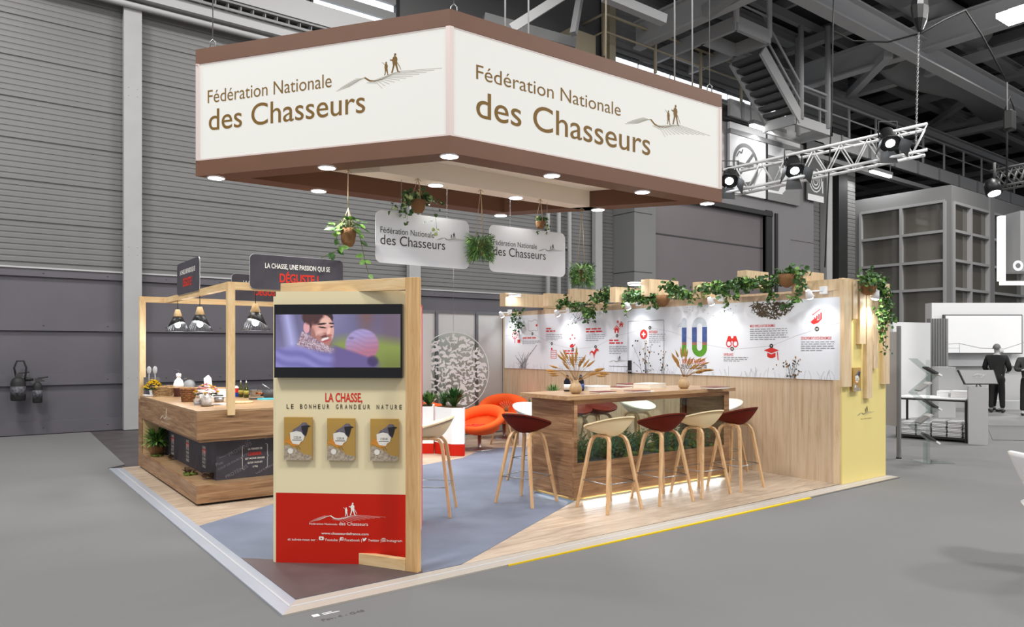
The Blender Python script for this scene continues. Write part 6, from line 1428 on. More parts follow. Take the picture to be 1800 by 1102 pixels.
c = on(364, 694); t = thing('tissue_box', 'white tissue box with a tissue standing up from it', 'tissue box', c); MB().box(c.x - .10, c.x + .10, c.y - .06, c.y + .06, c.z, c.z + .10).build('box', M['white'], t, bevel=.006)
MB().prism3([c + UP * .10 - RT * .045, c + UP * .10 + RT * .04, c + UP * .17 + RT * .055, c + UP * .245 + RT * .045, c + UP * .285 + RT * .01, c + UP * .24 - RT * .045, c + UP * .16 - RT * .035], FW * .02).build('tissue', M['tissue'], t, bevel=.004)
flowers(on(363, 711), .105, .062, [M['pink'], M['pinkw'], M['pink'], M['yel']], 'pink and white flowers in a white pot at the counter corner', 3, sp=.125)
c = on(348, 711); t = thing('glass_bottle', 'small clear faceted bottle left of the pink flowers', 'bottle', c); MB().lathe([(.04, 0), (.045, .02), (.045, .055), (.02, .075), (.014, .10), (.016, .115), (0, .115)], c, 10, False).build('body', mat('cut_glass', 'dfe6ef', .08, trans=.75), t); MB().lathe([(.014, .116), (.01, .14), (0, .145)], c, 10).build('stopper', M['g9'], t)
c = on(364, 714); tag(MB().lathe([(.06, 0), (.065, .006), (.063, .012), (0, .012)], c, 28).build('coaster', M['bark']), 'round dark wooden coaster at the counter edge', 'coaster')
c = on(385, 706); t = thing('glass_tin', 'short grey patterned tin with a dark lid on the counter', 'tin', c); MB().lathe([(.05, 0), (.055, .05), (0, .05)], c, 16).build('body', M['steel'], t); MB().lathe([(.06, .055), (.05, .068), (0, .07)], c - RT * .01 + UP * .01, 16).build('lid', M['g3'], t)
for i, (u, v, w, d, h, lb) in enumerate(((388, 697, .15, .14, .10, 'white food box behind the patterned tin'), (398, 683, .12, .1, .09, 'small white carton beside the pine post'))):
    c = on(u, v) ; t = thing('food_box', lb, 'box', c, 0, 'white food boxes'); MB().box(c.x - w / 2, c.x + w / 2, c.y - d / 2, c.y + d / 2, c.z, c.z + h).build('body', M['white'], t, bevel=.006); MB().box(c.x - w / 2 - .004, c.x + w / 2 + .004, c.y - d / 2 - .004, c.y + d / 2 + .004, c.z + h, c.z + h + .012).build('lid', M['g9'], t)
c = on(393, 711); b = MB()
for i in range(3): b.obox(c + UP * (.003 + i * .004), RT * .09 + FW * .02 * i, FW * .07, UP * .0015)
tag(b.build('napkins', M['tissue']), 'spread white napkins left of the pine post', 'napkins')
c = on(426, 708); tag(MB().lathe([(.115, 0), (.12, .008), (.115, .016), (0, .016)], c + RT * .0, 32).build('cutting_board', M['leg']), 'round wooden cutting board right of the pine post', 'board')
c = on(416, 697); t = thing('milk_carton', 'red and blue carton beside the oil bottles', 'carton', c); MB().box(c.x - .03, c.x + .03, c.y - .03, c.y + .03, c.z, c.z + .055).build('blue_part', mat('blue_print', '2b3f8f', .4), t); MB().box(c.x - .03, c.x + .03, c.y - .03, c.y + .03, c.z + .055, c.z + .11).build('red_part', M['redbx'], t); MB().prism3([c + Vector((-.03, -.03, .11)), c + Vector((.03, -.03, .11)), c + Vector((0, -.03, .14))], (0, .06, 0)).build('gable', M['white'], t)
for i, (u, v) in enumerate(((423.5, 698), (433, 699))):
    c = on(u, v); t = thing('oil_bottle', ('left', 'right')[i] + ' of two green olive oil bottles with pourers', 'bottle', c, 0, 'olive oil bottles'); MB().lathe([(.027, 0), (.03, .006), (.03, .11), (.012, .15), (.011, .18), (0, .18)], c, 18).build('body', M['oil'] if i == 0 else M['oildark'], t); MB().lathe([(.012, .18), (.012, .195), (.005, .2), (.004, .215), (0, .215)], c, 12).build('pourer', M['steel'], t); MB().lathe([(.0305, .04), (.0305, .09)], c, 18).build('label', mat('olive_label', '9b8f3a', .6), t)
c = on(449, 697); t = thing('metal_bowl', 'square hammered metal bowl with a dark spoon', 'bowl', c); MB().lathe([(.065, 0), (.095, .085), (.09, .085), (.06, .008), (0, .008)], c, 4, False, a0=PI / 4).build('bowl', M['steel'], t); MB().tube([c + UP * .03, c + UP * .12 + RT * .04], .006, 6).build('spoon', M['g2'], t)
c = on(450, 702); tag(MB().box(c.x - .075, c.x + .075, c.y - .04, c.y + .04, c.z, c.z + .02).build('black_tray', M['g3'], bevel=.004), 'small black tray in front of the metal bowl', 'tray')
c = on(478, 699); t = thing('cooking_pot', 'dark pan with copper toned handle at the right of the counter', 'pan', c); MB().lathe([(.09, 0), (.10, .01), (.10, .10), (.095, .10), (.09, .012), (0, .012)], c, 24).build('pot', M['g3'], t); MB().tube([c - RT * .10 + UP * .05, c - RT * .20 + UP * .055], .012, 8).build('handle', M['copper'], t); MB().tube([c - RT * .02 + UP * .10, c - RT * .12 + UP * .17], .008, 8).build('ladle', M['steel'], t)
c = on(470, 702); tag(MB().obox(c + UP * .008 + RT * .03, RT * .13, FW * .06, UP * .008).build('turquoise_tray', M['cyan']), 'turquoise tray at the right of the food counter', 'tray')
c = on(464, 694); b = MB(); b.lathe([(.10, 0), (.10, .03), (.07, .06), (.03, .07), (0, .065)], c, 12, sx=1, sy=.7); tag(b.build('kitchen_cloth', M['bluecl']), 'crumpled dark blue cloth behind the turquoise tray', 'cloth')
# things on the recessed display shelf
c = fl(268, 795, .21); c = Vector((KX + .13, 10.05, .209)); t = thing('fern_pot', 'lush green fern in a wrapped pot at the end of the recessed shelf', 'plant', c)
MB().lathe([(.07, 0), (.085, .05), (.09, .15), (.08, .15), (0, .13)], c, 16).build('pot', M['terra'], t); L = MB(); r_ = random.Random(3)
for i in range(150):
    a = r_.uniform(0, 2 * PI); el_ = r_.uniform(.1, 1.3); ln = r_.uniform(.15, .27); d_ = Vector((math.cos(a) * math.cos(el_), math.sin(a) * math.cos(el_), math.sin(el_))); d_.x = min(d_.x, .3); p = c + UP * .14; L.m = r_.randrange(2); mid = p + d_ * ln * .6; L.leaf(p, d_, UP, ln, .022, .1); L.leaf(mid, d_ + Vector((0, 0, -.6)), UP, ln * .6, .025, .1)
L.build('fronds', [M['leafA'], M['leafB']], t)
def mound(c, w, m, lab, name, seed, bits=None):
    r_ = random.Random(seed); t = thing(name, lab, 'moss', c); b = MB()
    for i in range(10): a = r_.uniform(0, 2 * PI); q = r_.uniform(0, w * .6); r = r_.uniform(.02, .045); b.lathe([(r, 0), (r * .85, r * .4), (0, r * .6)], c + Vector((q * math.cos(a) * .6, q * math.sin(a), 0)), 9)
    b.build('moss_clump', M['moss'], t)
    if bits:
        b = MB()
        for i in range(9): a = r_.uniform(0, 2 * PI); p = c + Vector((.03 * math.cos(a), .06 * math.sin(a), .02)); b.leaf(p, (math.cos(a), math.sin(a), r_.uniform(.3, 1.2)), UP, .07, .04)
        b.build('bark_piece', M['bark'], t)
mound(Vector((KX + .10, 9.93, .209)), .12, M['moss'], 'green moss mat under the wrapped fern pot', 'moss_patch', 2)
c = fl(333, 834, .209); mound(Vector((max(c.x, KX + .07), c.y, .209)), .15, M['moss'], 'moss covered bark piece on the recessed shelf', 'mossy_bark', 5, True)
def cone(c, lab):
    t = thing('pine_cone', lab, 'pine cone', c, 0, 'pine cones on the recessed shelf'); b = MB()
    for i in range(42):
        h = i / 42; a = i * 2.4; r = .034 * math.sin(PI * (.15 + .8 * h)) ; b.leaf(c + Vector((r * .5 * math.cos(a), r * .5 * math.sin(a), .008 + h * .055)), (math.cos(a), math.sin(a), .5), UP, r * .8 + .008, .018)
    b.build('scales', mat('cone_scale', '6b5644', .8, vary=.4, vscale=90), t)
for u, v, lb in ((300, 808, 'single pine cone under the second slate panel'), (360, 842, 'left pine cone of the pair at the shelf corner'), (371, 842, 'right pine cone of the pair at the shelf corner')):
    c = fl(u, v, .209); cone(Vector((max(c.x, KX + .05), c.y, .209)), lb)

# ================================================================ THINGS ON THE BAR
BZ = ZT + .042
def onb(u, v): p = fl(u, v, BZ); p.z = BZ; return p
def vase(c, lab, seed, spread, n):
    t = thing('vase', lab, 'vase', c, 0, 'stoneware vases of dried grasses'); MB().lathe([(.04, 0), (.062, .025), (.068, .06), (.052, .10), (.03, .125), (.034, .14), (.028, .14), (.02, .12), (0, .12)], c, 26).build('body', M['clay'], t)
    r_ = random.Random(seed); b = MB(); s2 = MB()
    for i in range(n):
        a = r_.uniform(-1.15, 1.15) if spread == 0 else r_.uniform(-.35, 1.1); ln = r_.uniform(.16, .34); dz = r_.uniform(-.3, .3)
        d_ = (RT * math.sin(a) + UP * math.cos(a) * .95 + FW * dz).normalized(); p0_ = c + UP * .12; p1_ = p0_ + d_ * ln * .65; p2_ = p1_ + (d_ + RT * math.sin(a) * .5 - UP * abs(math.sin(a)) * .5).normalized() * ln * .5
        s2.tube([p0_, p1_, p2_], .0018, 4); b.lathe([(.001, 0), (.010, .02), (.011, .06), (.001, .10)], p1_.lerp(p2_, .3), 6, ax=(p2_ - p1_)) if i % 2 else b.leaf(p1_.lerp(p2_, .2), p2_ - p1_, FW, .13, .025)
    b.build('dried_heads', M['dry'], t); s2.build('dried_stems', M['dry'], t)
vase(onb(1012, 692), 'round stoneware vase of dried grasses at the left of the bar', 2, 0, 30); vase(onb(1202, 683), 'round stoneware vase of drooping grain at the right of the bar', 5, 1, 24)
for i, (u, v, m) in enumerate(((997, 688, 'navy'), (1021, 687, 'navy'))):
    c = onb(u, v); t = thing('wine_bottle', ('dark bottle with white label left of the vase on the bar', 'dark blue bottle right behind the vase on the bar')[i], 'bottle', c, 0, 'dark bottles on the bar'); MB().lathe([(.036, 0), (.038, .01), (.038, .11), (.016, .145), (.015, .18), (0, .18)], c, 20).build('body', mat('navy_glass', '10141f', .1), t); MB().lathe([(.039, .02), (.039, .08)], c, 20).build('label', M['g9'] if i == 0 else mat('blue_label', '27407c', .4), t)
def flat(u, v, w, d, h, m, lab, name='booklet', rz=0, cat='booklet', edge=None):
    c = onb(u, v) + UP * 0; ax = Vector((math.cos(rz), math.sin(rz), 0)); ay = Vector((-math.sin(rz), math.cos(rz), 0)); t = thing(name, lab, cat, c)
    MB().obox(c + UP * (h * .46), ax * w / 2 * .985, ay * d / 2 * .985, UP * h * .44).build('pages', M['paper'], t); MB().obox(c + UP * (h * .95), ax * w / 2, ay * d / 2, UP * .0015 + UP * h * .04).obox(c + UP * .001, ax * w / 2, ay * d / 2, UP * .001).build('cover', M[m], t); return t
flat(1048, 686, .26, .2, .05, 'white', 'stack of white leaflets right of the left vase', 'leaflet_stack', .1, 'leaflets')
flat(1060, 691, .24, .16, .018, 'maroon', 'dark red booklet at the near edge of the bar', rz=.0); flat(1090, 684, .27, .18, .03, 'maroon', 'dark red glossy magazine in the middle of the bar', rz=.3)
flat(1107, 680, .27, .2, .04, 'maroon', 'red brown book pile behind the magazines', 'book_pile', .1, 'books'); flat(1120, 689, .24, .17, .016, 'maroon', 'open dark red booklet with white pages right of centre', rz=-.1); flat(1134, 688, .16, .13, .008, 'white', 'white leaflet lying open on the bar', 'leaflet', .2, 'leaflet')
flat(1142, 681, .34, .24, .05, 'paper', 'thick stack of pale catalogues at the back of the bar', 'catalogue_stack', .15, 'catalogues'); flat(1257, 683, .28, .2, .022, 'maroon', 'thin red edged booklets at the right end of the bar', rz=0)

# ================================================================ NEIGHBOURING STAND (grey)
def wallp(u0, u1, v0, D, z0=0, th=.1):
    p, q = pd(u0, 600, D), pd(u1, 600, D); p.z = q.z = 0; return p, q
p, q = pd(1632, 600, 19.0), pd(1900, 600, 19.0); p.z = q.z = 0; zt = pd(1700, 533, 19.0).z
nb = thing('neighbour_stand', 'pale grey neighbouring stand wall with slatted corner and counter', 'stand wall', (p.x, p.y, 0))
MB().bar(p + UP * (zt / 2 + .55), q + UP * (zt / 2 + .55), .3, zt - 1.1 + .0).build('upper_wall', M['g9'], nb); MB().bar(p + UP * .55 + FW * .1, q + UP * .55 + FW * .1, .3, 1.1).build('lower_wall', M['g7'], nb)
a, c = pd(1660, 555, 18.7), pd(1793, 620, 18.7); b = MB(); cc = (a + c) / 2; hw = (a - c).dot(RT) * -.5; hz = (a.z - c.z) / 2
t = thing('video_wall', 'large bright white video screen on the neighbouring stand', 'screen', cc - UP * hz); MB().obox(cc, RT * (hw + .03), FW * .05, UP * (hz + .03)).build('frame', M['g4'], t)
MB().obox(cc - FW * .056, RT * hw, FW * .004, UP * hz).build('lit_picture', mat('bright_screen', 'c8c8c8', .3, emit=.55), t)
s_ = Sheet(cc - FW * .062 - RT * hw - UP * hz, RT); s_.line('g6', [(0, .22), (.35, .24), (.9, .12), (1.5, .10), (2.0, .26), (2.4, .42)], .012); s_.line('g6', [(.35, 0), (.35, .25)], .01); s_.line('g7', [(0, .12), (.35, .12)], .008); s_.build(t, {'g6': 'picture_line', 'g7': 'picture_line'})
# slatted screen
b = thing('slatted_screen', 'row of tall pale vertical slats left of the bright screen', 'screen', pd(1645, 720, 17))
for i in range(7): c = pd(1634 + i * 4.6, 560, 17.2 - i * .05); c2 = pd(1634 + i * 4.6, 722, 17.2 - i * .05); MB().bar((c.x, c.y, 0.01), (c.x, c.y, c.z), .045, .16, up=FW).build('slat', M['g6'], b)
# tall pale box and shelf wall at left
p, q = pd(1566, 600, 16), pd(1632, 600, 16.5); p.z = q.z = 0; zt2 = pd(1600, 566, 16).z
o = MB().bar(p + UP * zt2 / 2, q + UP * zt2 / 2, .1, zt2).build('pale_partition', M['g9']); tag(o, 'plain off white partition behind the magazine rack', 'partition')
c = pd(1655, 640, 16.4); t = MB().bar(pd(1649, 640, 16.4) * 1, pd(1680, 640, 16.4), .4, .01)
p0_, p1_ = pd(1650, 645, 16.2), pd(1680, 645, 16.2); tag(MB().prism3([(p0_.x, p0_.y, 0), (p1_.x, p1_.y, 0), (p1_.x, p1_.y, p0_.z), (p0_.x, p0_.y, p0_.z)], FW * .4).build('tall_pedestal', M['g7']), 'plain grey pedestal between the slats and the tilted screen', 'pedestal')
p0_, p1_ = pd(1730, 705, 18.35), pd(1800, 705, 18.35); tag(MB().prism3([(p0_.x, p0_.y, 0), (p1_.x + .5, p1_.y - .4, 0), (p1_.x + .5, p1_.y - .4, p0_.z), (p0_.x, p0_.y, p0_.z)], FW * .4).build('low_bench', M['g7']), 'long low pale bench behind the standing people', 'bench')
# floor of that stand
o = MB().prism([tuple(pd(u, 600, D_)[:2]) for u, D_ in ((1745, 14.6), (2100, 14.0), (2100, 18.8), (1600, 18.8), (1600, 15.2))], 0, .008).build('dark_stand_floor', M['g5']); tag(o, 'mid grey floor covering of the neighbouring stand', 'floor covering')
o = MB().prism([tuple(pd(u, 600, D_)[:2]) for u, D_ in ((1745, 12.3), (2000, 11.9), (2000, 14.2), (1735, 14.4))], 0, .008).build('dark_rug', M['g4']); tag(o, 'dark patterned floor patch in front of the people', 'floor covering')
# grey pillar with tilted display
c = fl(1728, 783); zt3 = pd(1728, 681, (c - CP).dot(FW)).z
t = thing('display_pedestal', 'square grey pedestal carrying a tilted black framed display', 'pedestal', c); o_ = fl(1737, 782.5); e1_ = fl(1709, 781) - o_; e1_ = e1_.normalized() * .27; e2_ = Vector((-e1_.y, e1_.x, 0)); e2_ = e2_ if e2_.dot(FW) > 0 else -e2_
MB().prism3([o_, o_ + e1_, o_ + e1_ + e2_, o_ + e2_], UP * zt3).build('pedestal_box', M['g7'], t)
D_ = (c - CP).dot(FW) + .15
P4 = [pd(1696, 675, D_), pd(1755, 675, D_), pd(1747, 650, D_ + .15), pd(1684, 650, D_ + .15)]
t2 = thing('tilted_display', 'tilted touch display with pale drawing on the grey pedestal', 'screen', P4[0]); MB().prism3(P4, FW * .03 + UP * -.01).build('frame', M['g2'], t2); cc = sum(P4, Vector()) / 4; MB().prism3([cc + (p - cc) * .95 - FW * .004 + UP * .002 for p in P4], FW * .002).build('lit_picture', mat('display_grey', '6a6a6a', .4, emit=.08), t2)
q = [cc + RT * a + UP * b_ - FW * .012 for a, b_ in ((-.1, .02), (-.02, .05), (.06, .03), (.1, .05), (.02, -.02), (-.06, -.01), (.0, -.05), (.08, -.06))]; MB().tube(q, .003, 4).build('drawing', M['g9'], t2)
b = MB(); 
for dx in (-.04, .04): b.tube([Vector((cc.x, cc.y, zt3)) + RT * dx + FW * .0, cc + RT * dx * .2 + FW * .03 - UP * .1], .012, 6)
b.build('stand_legs', M['g7'], t2)
# table with stacks of papers
tl = fl(1577, 769); tr = fl(1698, 778.5); hz = .70; dn = (tr - tl).normalized(); dp = Vector((-dn.y, dn.x, 0)); dp = dp if dp.dot(FW) > 0 else -dp
tr = tl + dn * (tr - tl).length
t = thing('metal_table', 'black framed table with white top and lower shelf of papers', 'table', tl)
MB().prism3([tl + UP * hz, tr + UP * hz, tr + dp * .6 + UP * hz, tl + dp * .6 + UP * hz], UP * .02).build('tabletop', M['g9'], t)
for s0 in (Vector(), dn * (tr - tl).length):
    for s1 in (Vector(), dp * .58): q = tl + s0 + s1; MB().bar(q, q + UP * hz, .03, .03).build('leg', M['g2'], t)
b = MB().bar(tl + UP * (hz - .015), tr + UP * (hz - .015), .03, .03).bar(tl + UP * .05, tr + UP * .05, .03, .03).bar(tl + dp * .58 + UP * .05, tr + dp * .58 + UP * .05, .03, .03); b.build('rails', M['g2'], t)
MB().prism3([tl + UP * .05, tr + UP * .05, tr + dp * .58 + UP * .05, tl + dp * .58 + UP * .05], UP * .012).build('shelf', M['g3'], t)
r_ = random.Random(6); first = None; k = 0
wds = ['leftmost', 'second from left', 'third from left', 'fourth from left', 'rightmost']
for col in range(5):
    hgt_ = 11 if col > 1 else 9
    cx_ = tl + dn * (.16 + col * .235) + dp * .2
    t = thing('paper_stack', 'stack of folded grey newspapers under the black framed table, %s' % wds[col], 'papers', cx_ + UP * .062, 0, 'newspaper stacks under the table')
    for j in range(hgt_):
        o_ = cx_ + UP * (.075 + j * .0255) + dn * r_.uniform(-.006, .006); b = MB(); b.obox(o_, dn * .105, dp * .15, UP * .0105); b.build('newspaper', M['g9'] if j % 3 else M['g7'], t, bevel=.006); 
c = tl + dn * (tr - tl).length * .93 + dp * .3 + UP * (hz + .02); 
for i, (f, w, h) in enumerate(((.62, .11, .11), (.86, .16, .12))):
    o_ = tl + dn * (tr - tl).length * f + dp * .35 + UP * (hz + .02); t = thing('book_stack', ('left', 'right')[i] + ' stack of white books on the black framed table', 'books', o_, 0, 'white book stacks')
    for j in range(4): MB().obox(o_ + UP * (h / 4 * (j + .5)), dn * w * .8, dp * .12, UP * h / 8.4).build('book', M['g9'], t, bevel=.003)
o_ = tl + dn * .45 + dp * .25 + UP * (hz + .022); tag(MB().obox(o_ + UP * .008, dn * .16, dp * .1, UP * .008).build('open_brochure', M['white']), 'flat white brochure lying on the black framed table', 'brochure')
# acrylic zigzag rack
bs = fl(1640, 812); D_ = (bs - CP).dot(FW); t = thing('zigzag_rack', 'clear acrylic zigzag rack holding tilted brochures', 'rack', bs)
MB().obox(bs + UP * .006, RT * .2, FW * .17, UP * .005).build('base', M['glass'], t)
b = MB(); zz_ = [(1604, 630), (1640, 660), (1604, 690), (1640, 722), (1604, 750), (1640, 778)]
zp = [pd(u, v, D_) for u, v in zz_]
for a_, c_ in zip(zp[:-1], zp[1:]): b.bar(a_, c_, .22, .005, up=FW.cross(c_ - a_))
b.prism3([zp[-1] - RT * .08, zp[-1] - RT * .07, bs - RT * .07 + UP * .01, bs - RT * .08 + UP * .01], FW * .1); b.build('zigzag_shelves', M['glass'], t)
MB().bar(bs + FW * .12 + UP * .01, bs + FW * .12 + UP * 1.40, .006, .12).build('spine', M['glass'], t)
for i, (u0, v0, u1, v1, m) in enumerate(((1620, 642, 1651, 660, 'g3'), (1608, 690, 1633, 672, 'g7'), (1620, 700, 1651, 720, 'g3'), (1608, 747, 1635, 728, 'g6'), (1618, 758, 1648, 779, 'g3'))):
    a_, c_ = pd(u0, v0, D_ - .03), pd(u1, v1, D_ - .12); t = thing('brochure', 'tilted brochure on the clear zigzag rack, %s' % ['topmost', 'second from the top', 'third from the top', 'fourth from the top', 'lowest'][i], 'brochure', a_, 0, 'brochures on the zigzag rack')
    dd = (c_ - a_); up_ = dd.cross(FW).normalized(); wv = FW * .17 + RT * .02; MB().obox((a_ + c_) / 2, dd * .3, wv / 2, up_ * .012).build('cover', M[m], t); MB().obox((a_ + c_) / 2 + dd * .38, dd * .12, wv / 2, up_ * .012).build('white_front', M['g9'], t)
# aluminium post and panel right behind the yellow wall
c = fl(1580, 806); D_ = (c - CP).dot(FW); zt4 = pd(1582, 573, D_).z; t = thing('partition_screen', 'grey panel in an aluminium post frame just right of the yellow wall', 'panel', c)
MB().bar(c, c + UP * zt4, .045, .045).build('post', M['g5'], t); MB().lathe([(.035, 0), (.035, .02), (0, .02)], c, 12).build('foot', M['g2'], t)
c2 = pd(1552, 806, D_ + .3); c2.z = 0; MB().bar(c2, c2 + UP * zt4, .045, .045).build('post', M['g5'], t)
MB().prism3([c + UP * .45, c2 + UP * .45, c2 + UP * (zt4 - .08), c + UP * (zt4 - .08)], FW * .02).build('board', M['g7'], t)
# hanging sign of the neighbour at the right edge
a_ = pd(1760, 440, 14.0); t = thing('light_frame_sign', 'grey hanging sign with a white lit edge and a white round letter', 'hanging sign', a_)
MB().obox(pd(1830, 427, 14.3), RT * .62, FW * .3, UP * .58).build('grey_body', M['g6'], t); 
b = MB(); e0 = pd(1760, 380, 13.9); e1 = pd(1760, 494, 13.9); b.bar(e0, e1, .12, .09, up=RT).bar(e1 - UP * .04, e1 - UP * .04 + RT * 1.6, .12, .07); b.build('lit_edge', mat('lit_white_edge', 'ffffff', .4, emit=1.1), t)
s_ = Sheet(pd(1789, 467, 13.95), RT); s_.ring('white', 0, 0, .05, .10, .01); s_.build(t, {'white': 'lettering'})
# white moulded chair cut by the right edge
c = Vector((0, 0, 0)) + pd(1884, 800, 5.0); c.z = 0
t = thing('moulded_chair', 'white moulded plastic chair cut off by the right edge', 'chair', c); b = MB(); vs = []; fs = []; n = 20; m_ = 12
for i in range(m_ + 1):
    s = i / m_
    for k in range(n + 1):
        a = -1.25 + 2.5 * k / n; w = .30 + .02 * math.sin(s * PI); z = .44 + .40 * s - .10 * (abs(a) / 1.25) ** 2.5 * s; x_ = math.sin(a) * w * (1 + .12 * s); y_ = math.cos(a) * (.10 + .27 * s ** .8) 
        vs.append(c - RT * (y_) * 1.0 + FW * x_ + UP * z)
for i in range(m_):
    for k in range(n): o_ = i * (n + 1) + k; fs.append((o_, o_ + 1, o_ + n + 2, o_ + n + 1))
b.add(vs, fs, True); o_ = b.build('backrest', M['whitegloss'], t); so_ = o_.modifiers.new('s', 'SOLIDIFY'); so_.thickness = .018; so_.offset = 0
MB().lathe([(0, .41), (.22, .41), (.27, .44), (.29, .47), (.2, .455), (0, .45)], c, 28).build('seat', M['whitegloss'], t)
for a in range(4): q_ = PI / 4 + a * PI / 2; MB().tube([c + Vector((.26 * math.cos(q_), .26 * math.sin(q_), 0)), c + Vector((.12 * math.cos(q_), .12 * math.sin(q_), .42))], .014, 8).build('leg', M['leg'], t)
# fire extinguishers on the hall wall
for i, (u, vt, vb, r, h) in enumerate(((32, 668, 704, .115, .42), (66, 675, 708, .075, .38))):
    p = py(u, vb, WY - .2); t = thing('fire_extinguisher', ('fat dark fire extinguisher with looped hose on the hall wall', 'slim dark fire extinguisher with nozzle on the hall wall')[i], 'fire extinguisher', p, 0, 'fire extinguishers on the hall wall')
    MB().lathe([(r * .9, 0), (r, .02), (r, h * .75), (r * .8, h * .9), (r * .3, h), (0, h)], p, 22).build('tank', M['g2'], t); MB().lathe([(r * 1.01, h * .2), (r * 1.01, h * .6)], p, 22).build('label', mat('worn_label', '55555a', .5, vary=.8, vscale=25), t)
    b = MB().box(p.x - .04, p.x + .07, p.y - .02, p.y + .02, p.z + h, p.z + h + .06); b.build('valve', M['g3'], t); MB().tube([p + UP * (h + .06), p + UP * (h + .08) + Vector((.16, 0, 0))], .012, 6).build('lever', M['g2'], t)
    if i == 0: MB().tube([p + Vector((-.03, 0, h)), p + Vector((-.06, 0, h + .16)), p + Vector((-.02, 0, h + .28)), p + Vector((.08, 0, h + .28)), p + Vector((.12, 0, h + .16)), p + Vector((.08, 0, h * .4))], .016, 8).build('hose', M['g2'], t)
    else: MB().lathe([(.02, 0), (.045, .12), (0, .12)], p + Vector((-.06, 0, h + .04)), 12, ax=(-1, 0, .1)).build('horn', M['g2'], t)
    MB().box(p.x - .03, p.x + .03, p.y + .05, WY - .02, p.z + h * .6, p.z + h * .7).build('wall_bracket', M['g5'], t)

# ================================================================ PEOPLE
def skin_mesh(nodes, edges, name, m, parent, sub=2, root=0):
    me = bpy.data.meshes.new(name); me.from_pydata([n[0] for n in nodes], edges, []); o = bpy.data.objects.new(name, me); COL.objects.link(o)
    sk = o.modifiers.new('skin', 'SKIN'); lay = me.skin_vertices[0].data
    for i, n in enumerate(nodes): lay[i].radius = n[1] if isinstance(n[1], tuple) else (n[1], n[1]); lay[i].use_root = (i == root)
    ss = o.modifiers.new('sub', 'SUBSURF'); ss.levels = sub; ss.render_levels = sub
    dg = bpy.context.evaluated_depsgraph_get(); dg.update(); nm = bpy.data.meshes.new_from_object(o.evaluated_get(dg))
    bpy.data.objects.remove(o); nm.materials.clear(); nm.materials.append(m)
    for p in nm.polygons: p.use_smooth = True
    q = bpy.data.objects.new(name, nm); COL.objects.link(q); q.parent = parent; return q
def person(name_lab, loc, rz, h, pose, top_m, leg_m, hair_m, heels=False, skirt=False):
    """x = the person's right-left axis, facing +y"""
    t = thing('person', name_lab, 'person', loc, rz); k = h / 1.75; V = lambda x, y, z: (x * k, y * k, z * k)
    lf, rf = pose['feet']; B = [(V(0, 0, .95), .10 * k), (V(0, 0, 1.15), .095 * k), (V(0, .0, 1.38), .11 * k), (V(0, .01, 1.48), .055 * k), (V(0, .02, 1.56), .055 * k), (V(0, .03, 1.64), .078 * k), (V(0, .025, 1.70), .055 * k)]
    E_ = [(0, 1), (1, 2), (2, 3), (3, 4), (4, 5), (5, 6)]
    def chain(base, pts):
        p = base
        for q, r in pts: B.append((V(*q), r * k)); E_.append((p, len(B) - 1)); p = len(B) - 1
        return p
    for sx, f in ((-1, lf), (1, rf)):
        chain(0, [((sx * .09, 0, .88), .085), ((sx * .10 + f[0] * .5, f[1] * .5 + .02, .50), .058), ((sx * .10 + f[0], f[1], .10), .036), ((sx * .10 + f[0], f[1] + .12, .035), .03)])
    for sx, (el, ha) in ((-1, pose['larm']), (1, pose['rarm'])):
        e = chain(2, [((sx * .18, 0, 1.40), .055), (el, .042), (ha, .028)])
        H_ = Vector(ha); E0 = Vector(el); d_ = (H_ - E0).normalized(); sd_ = d_.cross(Vector((0, 0, 1)))
        sd_ = sd_.normalized() if sd_.length > .1 else Vector((1, 0, 0)); pm = H_ + d_ * .07; pj = chain(e, [(tuple(pm), .026)])
        for j in range(4): f0_ = pm + sd_ * (j - 1.5) * .02; L_ = (.07, .08, .075, .06)[j]; chain(pj, [(tuple(f0_ + d_ * .02), .0095), (tuple(f0_ + d_ * (.02 + L_ * .5) - Vector((0, 0, .008))), .009), (tuple(f0_ + d_ * (.015 + L_) - Vector((0, 0, .025))), .008)])
        chain(e, [(tuple(H_ + d_ * .03 + sd_ * .035), .011), (tuple(H_ + d_ * .07 + sd_ * .055), .0095)])
    skin_mesh(B, E_, 'body', M['skin'], t)
    # face details
    b = MB(); 
    for sx in (-1, 1): b.lathe([(0, -.004), (.010, 0), (.008, .006), (0, .008)], V(sx * .032, .098, 1.655), 8, ax=(0, 1, 0))
    b.build('eyes', M['g2'], t, local=True)
    MB().add([V(-.014, .105, 1.615), V(.014, .105, 1.615), V(0, .132, 1.618), V(0, .102, 1.66)], [(0, 1, 2), (0, 2, 3), (1, 3, 2)]).build('nose', M['skin'], t, local=True)
    b = MB()
    for sx in (-1, 1): b.lathe([(.0, 0), (.022, .004), (.016, .014), (0, .012)], V(sx * .078, .02, 1.64), 10, ax=(sx, 0, 0), sy=1.4)
    b.build('ears', M['skin'], t, local=True)
    MB().add([V(-.045, .085, 1.60), V(.045, .085, 1.60), V(.05, .10, 1.645), V(0, .13, 1.65), V(-.05, .10, 1.645), V(0, .115, 1.565)], [(0, 5, 1), (0, 4, 3, 5), (1, 5, 3, 2)]).build('face_mask', M['g9'], t, local=True)
    b = MB(); vs = []; fs = []; n1, n2 = 16, 10
    for i in range(n2 + 1):
        for j in range(n1): a = 2 * PI * j / n1; back = .5 - .5 * math.sin(a); th = i / n2 * (1.05 + 1.0 * back); r = math.sin(th); zz_ = math.cos(th); vs.append(V(.084 * r * math.cos(a), .01 + .098 * r * math.sin(a), 1.655 + .098 * zz_))
    for i in range(n2):
        for j in range(n1): fs.append((i * n1 + j, (i + 1) * n1 + j, (i + 1) * n1 + (j + 1) % n1, i * n1 + (j + 1) % n1))
